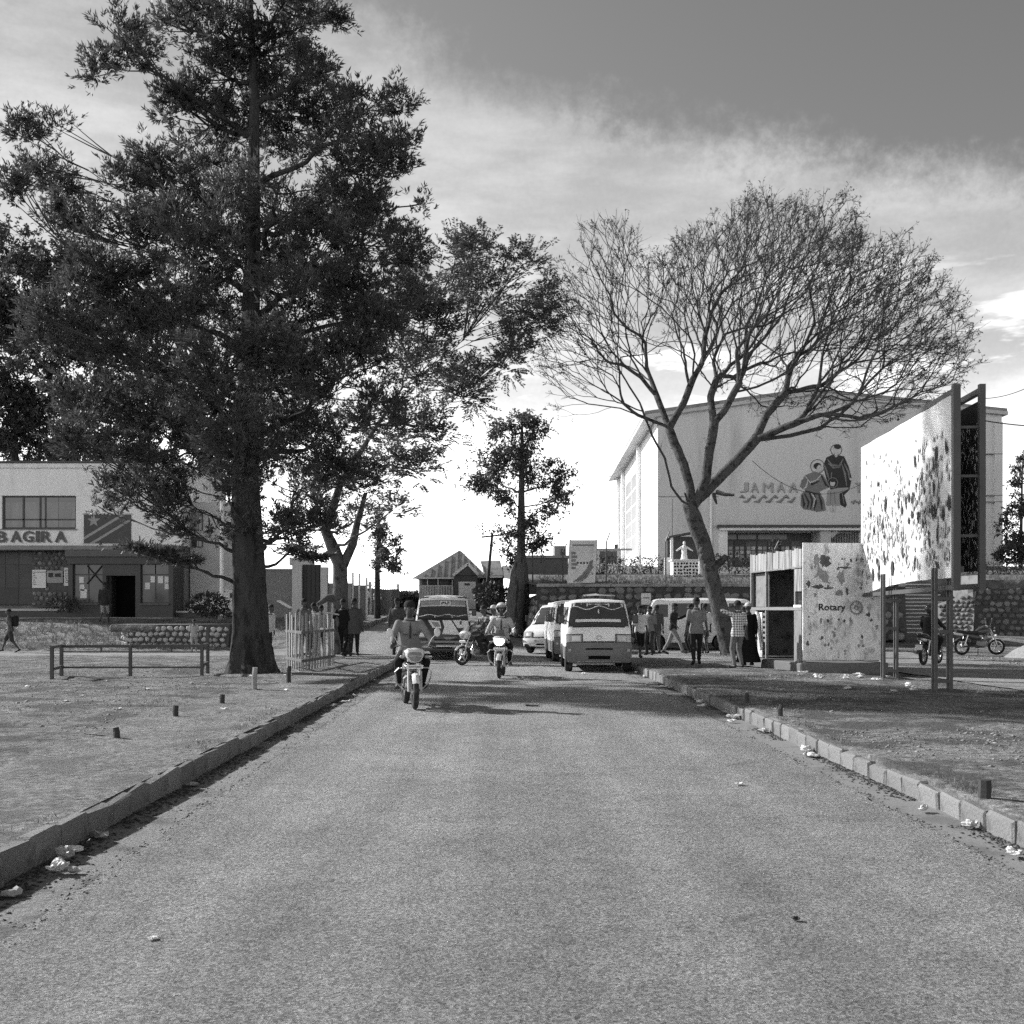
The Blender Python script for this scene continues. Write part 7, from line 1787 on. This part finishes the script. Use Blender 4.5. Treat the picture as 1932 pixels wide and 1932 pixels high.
def ik(a, t, l1, l2, pole):
    a, t, pole = Vector(a), Vector(t), Vector(pole); d = t - a; L = min(d.length, (l1 + l2) * .995); d.normalize(); t = a + d * L
    x = (l1 * l1 - l2 * l2 + L * L) / (2 * L); h = math.sqrt(max(0, l1 * l1 - x * x)); p = pole - d * pole.dot(d)
    p = p.normalized() if p.length > 1e-6 else d.orthogonal().normalized()
    return a + d * x + p * h, t
def capsule(mb, a, b, r0, r1, n=10, sx=1, sy=1, up=None):
    a, b = Vector(a), Vector(b); d = (b - a); L = d.length; d.normalize(); pts, rr = [], []
    for t in (-.95, -.7, -.35): pts.append(a + d * r0 * t); rr.append(r0 * math.sqrt(1 - t * t))
    for k in range(4): pts.append(a.lerp(b, k / 3)); rr.append(r0 + (r1 - r0) * k / 3)
    for t in (.35, .7, .95): pts.append(b + d * r1 * t); rr.append(r1 * math.sqrt(1 - t * t))
    mb.tube(pts, rr, n, sx=sx, sy=sy, up=up)
def person(label, loc, rz, h=1.7, feet=None, hands=None, lean=0.0, pelvis=None, shirt=None, sleeve=.45, bottoms=None, leg=1.0, shoes=None, hair='short', hat=None, head_turn=0.0, nod=0.0, knee=(0, -1, 0), elbow=None, shirt_len=.0, group=None, build=1.0, skin=None, side_lean=0.0, coat=0.0, grip=False):
    """Stands at loc facing local -Y. feet / hands: ((left), (right)) targets in units of a 1.75 m figure; local left is -X seen from the front of the camera."""
    k = h / 1.75; root = empty('person', loc, rz, label, 'person', group); root.scale = (k, k, k)
    skin = skin or M_SKIN; P = Vector(pelvis or (0, 0, .93)); u = Vector((math.sin(side_lean), -math.sin(lean), math.cos(lean))).normalized(); fw = Vector((0, -math.cos(lean), -math.sin(lean)))
    feet = feet or ((-.11, 0, .08), (.11, 0, .08)); hands = hands or ((-.27, -.05, .80), (.27, -.05, .80))
    sh_c = P + u * .50; nk = P + u * .57; hd = nk + Vector((0, -.025 - .05 * math.sin(lean + nod), .138)) + u * .01
    B, S, T = MB(), MB(), MB(); ex = MB(); X = Vector((1, 0, 0))
    bb = build
    def torso(mb, g, z0, z1, flare=0):
        prof = [(-.10, .135), (-.04, .165), (.04, .160), (.14, .140), (.24, .145), (.34, .165), (.42, .178), (.48, .165), (.52, .120), (.56, .065)]
        pts, rr = [], []
        for (t, r_) in prof:
            if z0 <= t <= z1: pts.append(P + u * t); rr.append(r_ * bb + g + flare * max(0, .1 - t))
        mb.tube(pts, rr, 14, sx=1, sy=.66, up=X)
    torso(B, 0, -.2, 1)
    capsule(B, nk - u * .05, hd - Vector((0, -.01, .06)), .060, .055)
    Mh = Matrix.Translation(hd) @ Matrix.Rotation(head_turn, 4, 'Z') @ Matrix.Rotation(-nod, 4, 'X') @ Matrix.Scale(1.10, 4)
    B.ball((0, .005, .03), (.078, .096, .095), 12, 8, Mh); B.ball((0, -.025, -.04), (.058, .066, .078), 10, 6, Mh); B.ball((0, -.098, -.012), (.014, .02, .026), 6, 5, Mh)
    for s_ in (-1, 1): B.ball((s_ * .08, .01, -.005), (.014, .022, .034), 6, 5, Mh)
    kn = []
    for i, s_ in enumerate((-1, 1)):
        hip = P + Vector((s_ * .09, 0, -.03)); kp = knee[i] if isinstance(knee[0], (tuple, list)) else knee
        kj, an = ik(hip, feet[i][:3], .44, .42, kp)
        capsule(B, hip, kj, .082 * bb, .056); capsule(B, kj, an, .056, .036); B.ball(kj.lerp(an, .25) + Vector((0, .018, 0)), (.045, .05, .09), 8, 6)
        fo = feet[i][3] if len(feet[i]) > 3 else 0.0; fd = Vector((math.sin(s_ * .18), -1, -fo)).normalized()
        capsule(B, an + Vector((0, .02, -.035)), an + fd * .15 + Vector((0, 0, -.045)), .036, .032)
        sho = MB(); capsule(sho, an + Vector((0, .03, -.035)), an + fd * .16 + Vector((0, 0, -.045)), .047, .042, sy=.9); sho.build('shoe', shoes or M_SHOE, root, 1)
        if leg > 0:
            f1 = min(1, leg / .5); capsule(T, hip, hip.lerp(kj, f1), .100 * bb, (.076 if f1 == 1 else .095))
            if leg > .5: f2 = (leg - .5) / .5; capsule(T, kj, kj.lerp(an, f2 * .95), .074, .060 - .006 * f2)
    torso(T, .014, -.2, .10)
    for i, s_ in enumerate((-1, 1)):
        sh = sh_c + Vector((s_ * .185 * bb, 0, -.02)); ep = (elbow[i] if elbow else (s_ * .35, .9, -.3)); ej, wr = ik(sh, hands[i], .285, .255, ep)
        capsule(B, sh, ej, .052, .041); capsule(B, ej, wr, .041, .028)
        d = (wr - ej).normalized(); side = Vector((s_, 0, 0)); side = (side - d * side.dot(d)); side = side.normalized() if side.length > .1 else d.orthogonal().normalized(); pn = d.cross(side)
        capsule(B, wr + d * .01, wr + d * .065, .030, .034, sx=1.0, sy=.55, up=pn.cross(d))
        # fingers and thumb, curled
        pd = pn if pn.z < 0 or grip else -pn
        if grip: pd = Vector((0, 0, -1)) - d * Vector((0, 0, -1)).dot(d); pd = pd.normalized() if pd.length > .1 else pn
        lat = d.cross(pd).normalized(); cu = 1.1 if grip else .35
        for f in range(4):
            b0 = wr + d * .085 + lat * (.0165 * (f - 1.5)); ln = (.070, .080, .076, .060)[f]; d1 = (d * math.cos(cu * .6) + pd * math.sin(cu * .6)); d2 = (d * math.cos(cu * 1.6) + pd * math.sin(cu * 1.6))
            ex.tube([b0 - d * .02, b0, b0 + d1 * ln * .5, b0 + d1 * ln * .5 + d2 * ln * .5], [.009, .0095, .0085, .006], 6)
        tb_ = wr + d * .03 + lat * .03 * -s_; ex.tube([tb_, tb_ + d * .03 + lat * -.02 * s_, tb_ + d * .06 + lat * -.022 * s_ + pd * .015], [.012, .011, .007], 6)
        if shirt is not None and sleeve > 0:
            f1 = min(1, sleeve / .5); capsule(S, sh, sh.lerp(ej, f1), .068, .058)
            if sleeve > .5: capsule(S, ej, ej.lerp(wr, (sleeve - .5) / .5), .057, .043)
    remesh_later(B, 'body', skin, root, .021, ex)
    if bottoms is not None: remesh_later(T, 'trousers' if leg > .6 else 'shorts', bottoms, root, .023)
    if shirt is not None:
        torso(S, .026, -.11 - coat, .53, .10 + coat)
        if coat or shirt_len: S.tube([P + u * .02, P + u * (-.12 - coat)], [.18 * bb, .195 * bb + .04 * coat], 14, sx=1, sy=.72, up=X)
        remesh_later(S, 'shirt', shirt, root, .022)
    if shirt is not None: MB().tube([nk + Vector((.072 * math.cos(t), .055 * math.sin(t) + .0, -.012 + .012 * math.sin(t))) for t in np.linspace(0, 2 * math.pi, 13)], .016, 6).build('collar', shirt, root, 1)
    # hair, eyes
    if hair == 'short' and hat is None:
        hm = MB(); hm.ball((0, .014, .042), (.084, .100, .098), 14, 9, Mh); hm.v = [v for v in hm.v]
        hb = MB().loft([[Mh @ Vector((.086 * math.cos(a) * c, .014 + .101 * math.sin(a) * c + .012 * (1 - c), .035 + .098 * s2)) for a in np.linspace(0, 2 * math.pi, 17)[:-1]] for c, s2 in ((1.0, -.05), (1.0, .12), (.93, .42), (.75, .72), (.45, .94), (.05, 1.02))]); hb.build('hair', M_HAIR, root, 1)
    for s_ in (-1, 1):
        ey = MB().ball((s_ * .03, -.083, .008), (.013, .008, .008), 8, 5, Mh).build('eye', mat('eye_white', .6, rough=.3), root, 1); MB().ball((s_ * .03, -.0905, .008), (.006, .003, .006), 6, 4, Mh).build('pupil', M_INK, ey)
    MB().ball((0, -.086, -.052), (.024, .006, .007), 8, 4, Mh).build('mouth', mat('lip', .045, rough=.5), root, 1)
    if hat:
        kind, hm_ = hat
        if kind == 'helmet':
            hb = MB().ball((0, .012, .03), (.125, .145, .135), 18, 12, Mh); V = hb.v; inv = Mh.inverted()
            keep = []
            for f in hb.f:
                c = sum((inv @ Vector(V[i]) for i in f), Vector()) / len(f)
                if not (c.y < -.055 and -.09 < c.z < .055) and c.z > -.085: keep.append(f)
            hb.f = keep; hh = hb.build('helmet', hm_, root, 1); hh.modifiers
            MB().loft([[Mh @ Vector((.122 * math.sin(a), .01 - .142 * math.cos(a), z)) for a in np.linspace(-1.0, 1.0, 11)] for z in (.055, .075, .10)], closed=False).build('visor', M_VGLASS, hh, 1)
        elif kind == 'cap':
            hb = MB().loft([[Mh @ Vector((.090 * math.cos(a) * c, .008 + .106 * math.sin(a) * c, .045 + .085 * s2)) for a in np.linspace(0, 2 * math.pi, 17)[:-1]] for c, s2 in ((1.0, -.1), (1.0, .2), (.9, .6), (.6, .95), (.05, 1.05))]).build('cap', hm_, root, 1)
            MB().box((0, -.135, .045), (.14, .10, .012), M=Mh, b=.004).build('peak', hm_, hb)
    return root, Mh, P, u

def pattern_mat(name, a, b, sx, sz, thick=.35):
    """woven check or stripe"""
    if name in _mats: return _mats[name]
    m = mat(name, a, rough=.9, var=.1, scale=6, spec=.1); nt = m.node_tree; bs = nt.nodes['Principled BSDF']; tcn = nt.nodes.new('ShaderNodeTexCoord'); sep = nt.nodes.new('ShaderNodeSeparateXYZ'); nt.links.new(tcn.outputs['Object'], sep.inputs[0])
    def stripe(sock, f):
        m1 = nt.nodes.new('ShaderNodeMath'); m1.operation = 'MULTIPLY'; nt.links.new(sock, m1.inputs[0]); m1.inputs[1].default_value = f
        m2 = nt.nodes.new('ShaderNodeMath'); m2.operation = 'FRACT'; nt.links.new(m1.outputs[0], m2.inputs[0]); m3 = nt.nodes.new('ShaderNodeMath'); m3.operation = 'LESS_THAN'; nt.links.new(m2.outputs[0], m3.inputs[0]); m3.inputs[1].default_value = thick
        return m3.outputs[0]
    outs = [stripe(s_, f) for s_, f in ((sep.outputs[0], sx), (sep.outputs[2], sz)) if f]
    fac = outs[0]
    if len(outs) > 1:
        ad = nt.nodes.new('ShaderNodeMath'); ad.operation = 'ADD'; nt.links.new(outs[0], ad.inputs[0]); nt.links.new(outs[1], ad.inputs[1]); hf = nt.nodes.new('ShaderNodeMath'); hf.operation = 'MULTIPLY'; nt.links.new(ad.outputs[0], hf.inputs[0]); hf.inputs[1].default_value = .5; fac = hf.outputs[0]
    mx = nt.nodes.new('ShaderNodeMix'); mx.data_type = 'FLOAT'; nt.links.new(fac, mx.inputs['Factor']); mx.inputs['A'].default_value = a; mx.inputs['B'].default_value = b; cb = nt.nodes.new('ShaderNodeCombineColor')
    for i in range(3): nt.links.new(mx.outputs[0], cb.inputs[i])
    nt.links.new(cb.outputs[0], bs.inputs['Base Color']); return m

def stand(px, py, Y=None, z=None):
    if Y is None: Y = (EYE - (z or 0)) * FOC / (py - HY)
    x = atx(px, Y); return Vector((x, Y, H0(x, Y) + .02 if z is None else z))
WALK = ((-.09, -.26, .09, .2), (.09, .24, .13, .6)); WALK2 = ((-.09, .24, .13, .6), (.09, -.26, .09, .2))
SIT = dict(pelvis=(0, .20, .86), feet=((-.20, -.02, .38), (.20, -.02, .38)), knee=((-.35, -1, .3), (.35, -1, .3)))
# --- left side
bp, Mh, P_, u_ = person('boy with a dark backpack striding left along the footpath', stand(20, 1235, 41.7), R(-80), 1.55, feet=((-.08, -.36, .09, .1), (.08, .34, .14, .6)), hands=((-.2, -.2, .95), (.22, .12, .85)), lean=.10, shirt=cloth(.10), bottoms=cloth(.045), leg=.45)
MB().box((0, .20, 1.28), (.32, .2, .46), b=.06).build('backpack', cloth(.025), bp, 1)
for s_ in (-1, 1): MB().tube([(s_ * .12, .12, 1.46), (s_ * .13, -.10, 1.42), (s_ * .13, -.12, 1.2), (s_ * .13, .1, 1.1)], .016, 5).build('strap', cloth(.025), bp)
person('man in dark jacket and pale shorts walking towards the office door', stand(197, 1174, 50.2), R(180), 1.72, feet=WALK, shirt=cloth(.035), sleeve=1.0, bottoms=cloth(.30), leg=.62, shirt_len=1, coat=.06)
person('child in a pale top standing before the stone planter', stand(366, 1222, 41.6), R(20), 1.18, shirt=cloth(.33), bottoms=cloth(.25), leg=.9)
person('man in a white shirt leaning behind the big trunk', stand(505, 1225, 38), R(60), 1.72, lean=.22, feet=((-.1, .05, .08), (.1, .15, .08)), shirt=cloth(.62), sleeve=.9, bottoms=cloth(.05))
person('man in a grey shirt standing behind the picket guard', stand(573, 1232, 34.5), R(30), 1.74, shirt=cloth(.13), bottoms=cloth(.06))
person('person in a white top turned away behind the picket guard', stand(589, 1228, 35.3), R(160), 1.62, shirt=cloth(.60), bottoms=cloth(.06), lean=.15)
person('person in a pale checked top behind the right end of the picket guard', stand(606, 1228, 35.6), R(200), 1.55, shirt=pattern_mat('pale_check', .28, .5, 14, 14), bottoms=cloth(.07))
person('man dressed all in black walking away left of a man in grey', stand(647, 1241, 35.6), R(172), 1.74, feet=WALK2, hands=((-.26, -.05, .82), (.22, .1, .95)), shirt=cloth(.014), sleeve=.5, bottoms=cloth(.02))
person('man in a long grey jacket walking away beside the man in black', stand(668, 1241, 35.6), R(185), 1.76, feet=WALK, shirt=cloth(.075), sleeve=1.0, bottoms=cloth(.025), coat=.14, shirt_len=1)
person('man in a white T-shirt and dark trousers on the upper roadside', stand(689, 1170, 68), R(8), 1.76, feet=WALK, shirt=cloth(.72), bottoms=cloth(.03))
person('man in a white top with a dark band beside the upper kerb', stand(712, 1171, 67), R(-6), 1.68, feet=WALK2, hands=((-.1, -.22, 1.12), (.1, -.22, 1.12)), shirt=pattern_mat('white_band', .7, .05, 0, 3.1, .22), bottoms=cloth(.06))
person('man in a dark vest with white sleeves standing behind the near motorcycle', stand(749, 1246, 36.2), R(165), 1.78, shirt=cloth(.07), sleeve=.9, bottoms=cloth(.035), hands=((-.30, -.1, .9), (.28, 0, .8)))
person('dark-clad man standing left of the painted minibus', stand(771, 1241, 38.0), R(20), 1.76, shirt=cloth(.05), sleeve=.5, bottoms=cloth(.03))
# --- right side
person('man in a white shirt with a black bag beside the pale van', stand(1207, 1233, 38.5), R(15), 1.72, feet=WALK, shirt=cloth(.66), sleeve=.5, bottoms=cloth(.02), leg=.6)
person('man in grey behind the man with the black bag', stand(1226, 1230, 40.5), R(-30), 1.70, shirt=cloth(.20), bottoms=cloth(.05))
person('slim man in a grey-brown shirt standing at the minibus nose', stand(1239, 1229, 42.0), R(190), 1.74, shirt=cloth(.10), sleeve=.5, bottoms=cloth(.16))
person('man striding in a dark T-shirt and pale jeans before the minibus', stand(1270, 1231, 41.0), R(60), 1.80, feet=((-.1, -.42, .09, .1), (.1, .40, .12, .5)), hands=((-.30, -.22, 1.0), (.34, .10, 1.0)), lean=.08, shirt=cloth(.035), sleeve=.35, bottoms=cloth(.24))
person('man in black stretching one arm out towards the striding man', stand(1303, 1228, 42.6), R(-70), 1.78, hands=((-.25, -.52, 1.20), (.25, 0, .8)), shirt=cloth(.02), sleeve=.9, bottoms=cloth(.03))
person('man in a bright white shirt by the bare tree trunk', stand(1330, 1231, 42.0), R(200), 1.80, shirt=cloth(.75), sleeve=.6, bottoms=pattern_mat('stripe_trousers', .25, .04, 12, 0, .5))
person('man in a printed grey T-shirt walking away on the right verge', stand(1314, 1259, 30.4), R(175), 1.74, feet=WALK, hands=((-.30, -.02, .82), (.30, .05, .82)), shirt=cloth(.19), sleeve=.42, bottoms=cloth(.025), shirt_len=1)
person('man in a plaid shirt raising a hand to his head on the right verge', stand(1392, 1274, 28.6), R(200), 1.66, feet=((-.13, 0, .08), (.12, .04, .08)), hands=((-.28, 0, .84), (.17, -.12, 1.60)), elbow=((-.4, .8, -.3), (1, -.2, -.2)), nod=.25, shirt=pattern_mat('plaid', .62, .10, 15, 15, .5), sleeve=.45, bottoms=cloth(.13), shirt_len=1)
pb, Mh, P_, u_ = person('person in black with a pale cap and long black skirt behind the plaid man', stand(1412, 1262, 30.0), R(190), 1.62, shirt=cloth(.012), sleeve=.9, bottoms=cloth(.012), hat=('cap', cloth(.45)), coat=.05, shirt_len=1)
MB().lathe([(.16, .98), (.20, .8), (.27, .4), (.36, .10)], 18).build('skirt', cloth(.012), pb, 1)
person('person in black leaning against the foot of the bare tree', stand(1394, 1226, 41.6), R(60), 1.70, lean=.3, feet=((-.1, .15, .08), (.1, .3, .08)), hands=((-.2, -.45, 1.1), (.2, -.3, .9)), shirt=cloth(.02), sleeve=.9, bottoms=cloth(.06))

# --- motorcycles and their riders
def rider(label, bike, jacket, trousers, hat=None, sleeve=1.0, h=1.74, shift=0.0, hands=None, lean=.08):
    M = bike.matrix_world if False else None
    p = Vector(bike.location); o = person(label, p + Vector((math.sin(-bike.rotation_euler.z) * 0, 0, .0)), bike.rotation_euler.z, h, pelvis=(0, .20 + shift, .90), feet=((-.20, .02 + shift * .8, .39), (.20, .02 + shift * .8, .39)), knee=((-.30, -1, .25), (.30, -1, .25)), hands=hands or ((-.33, -.24, 1.07), (.33, -.24, 1.07)), elbow=((-.55, .5, -.7), (.55, .5, -.7)), lean=lean, shirt=jacket, sleeve=sleeve, bottoms=trousers, hat=hat, grip=hands is None, shirt_len=0)
    P_ = Vector((0, .20 + shift, .90)); u_ = Vector((0, -math.sin(lean), math.cos(lean))); f_ = Vector((0, -math.cos(lean), -math.sin(lean)))
    MB().tube([P_ + u_ * .50 + f_ * .10, P_ + u_ * .40 + f_ * .148, P_ + u_ * .22 + f_ * .130, P_ + u_ * .02 + f_ * .135], [.012, .016, .016, .012], 6).build('placket', cloth(.05), o[0], 1)
    for s_ in (-1, 1): MB().tube([P_ + u_ * .30 + f_ * .135 + Vector((s_ * .05, 0, 0)), P_ + u_ * .30 + f_ * .12 + Vector((s_ * .12, 0, 0))], .008, 5).build('pocket_seam', cloth(.07), o[0])
    return o
b1 = motorcycle('white nosed motorcycle ridden towards the viewer, nearest on the road', Vector((atx(762, 18.4) + .06, 18.4 + .64, .024)), R(12), steer=R(-3), head_on=True)
rider('rider in a grey jacket and dark cap on the nearest motorcycle', b1, cloth(.22), cloth(.018), ('cap', cloth(.03)), h=1.76)
b2 = motorcycle('motorcycle with its headlamp lit, second on the road', Vector((atx(944, 26.6) + .02, 26.6 + .64, .024)), R(-4), light=mat('bike_pale', .5, rough=.25), head_on=False)
for c in b2.children_recursive:
    if c.name.startswith('headlamp') and not c.name.startswith('headlamp_cowl'):
        lm = bpy.data.materials.new('lit_headlamp'); lm.use_nodes = True; e_ = lm.node_tree.nodes['Principled BSDF']; e_.inputs['Emission Color'].default_value = (1, 1, 1, 1); e_.inputs['Emission Strength'].default_value = 6; c.data = c.data.copy(); c.data.materials.clear(); c.data.materials.append(lm)
rider('rider in a pale jacket and white helmet on the motorcycle with lit headlamp', b2, cloth(.40), cloth(.02), ('helmet', mat('white_helmet', .62, rough=.25, spec=.5)), h=1.74)
b3 = motorcycle('motorcycle with bright cast wheels turned side-on before the painted minibus', Vector((atx(905, 33.2), 33.4, .02)), R(-58), steer=R(10), crash=False)
rider('rider in a patterned dark shirt on the side-on motorcycle', b3, pattern_mat('dark_pattern', .06, .3, 9, 11, .4), cloth(.03), None, sleeve=.5)
rider('passenger in a white printed shirt behind the patterned shirt rider', b3, pattern_mat('white_pattern', .62, .1, 5, 7, .25), cloth(.05), ('cap', cloth(.5)), sleeve=.45, shift=.36, hands=((-.2, -.05, 1.15), (.2, -.05, 1.15)))
b4 = motorcycle('motorcycle parked side-on at the right edge beyond the lane', Vector((atx(1847, 40.2), 40.2, .03)), R(97), steer=R(-14), lean=R(0), fairing=False, stand=True, crash=False)
b5 = motorcycle('motorcycle standing behind the billboard legs with its tail turned to the viewer', Vector((atx(1752, 33.6), 33.4, .03)), R(140), fairing=False, crash=False, tankm=mat('bike_dark_paint', .04))
rider('helmeted rider sitting on the motorcycle behind the billboard legs', b5, cloth(.03), cloth(.02), ('helmet', mat('dark_helmet', .05, rough=.2, spec=.6)), h=1.72)
flush_people()
# ------------------------------------------------------------------
_t = 0
for _o in bpy.data.objects:
    if _o.type == 'MESH': _t += sum(len(p.vertices) - 2 for p in _o.data.polygons) if len(_o.data.polygons) < 3000 else 2 * len(_o.data.polygons)
print('approx triangles', _t)
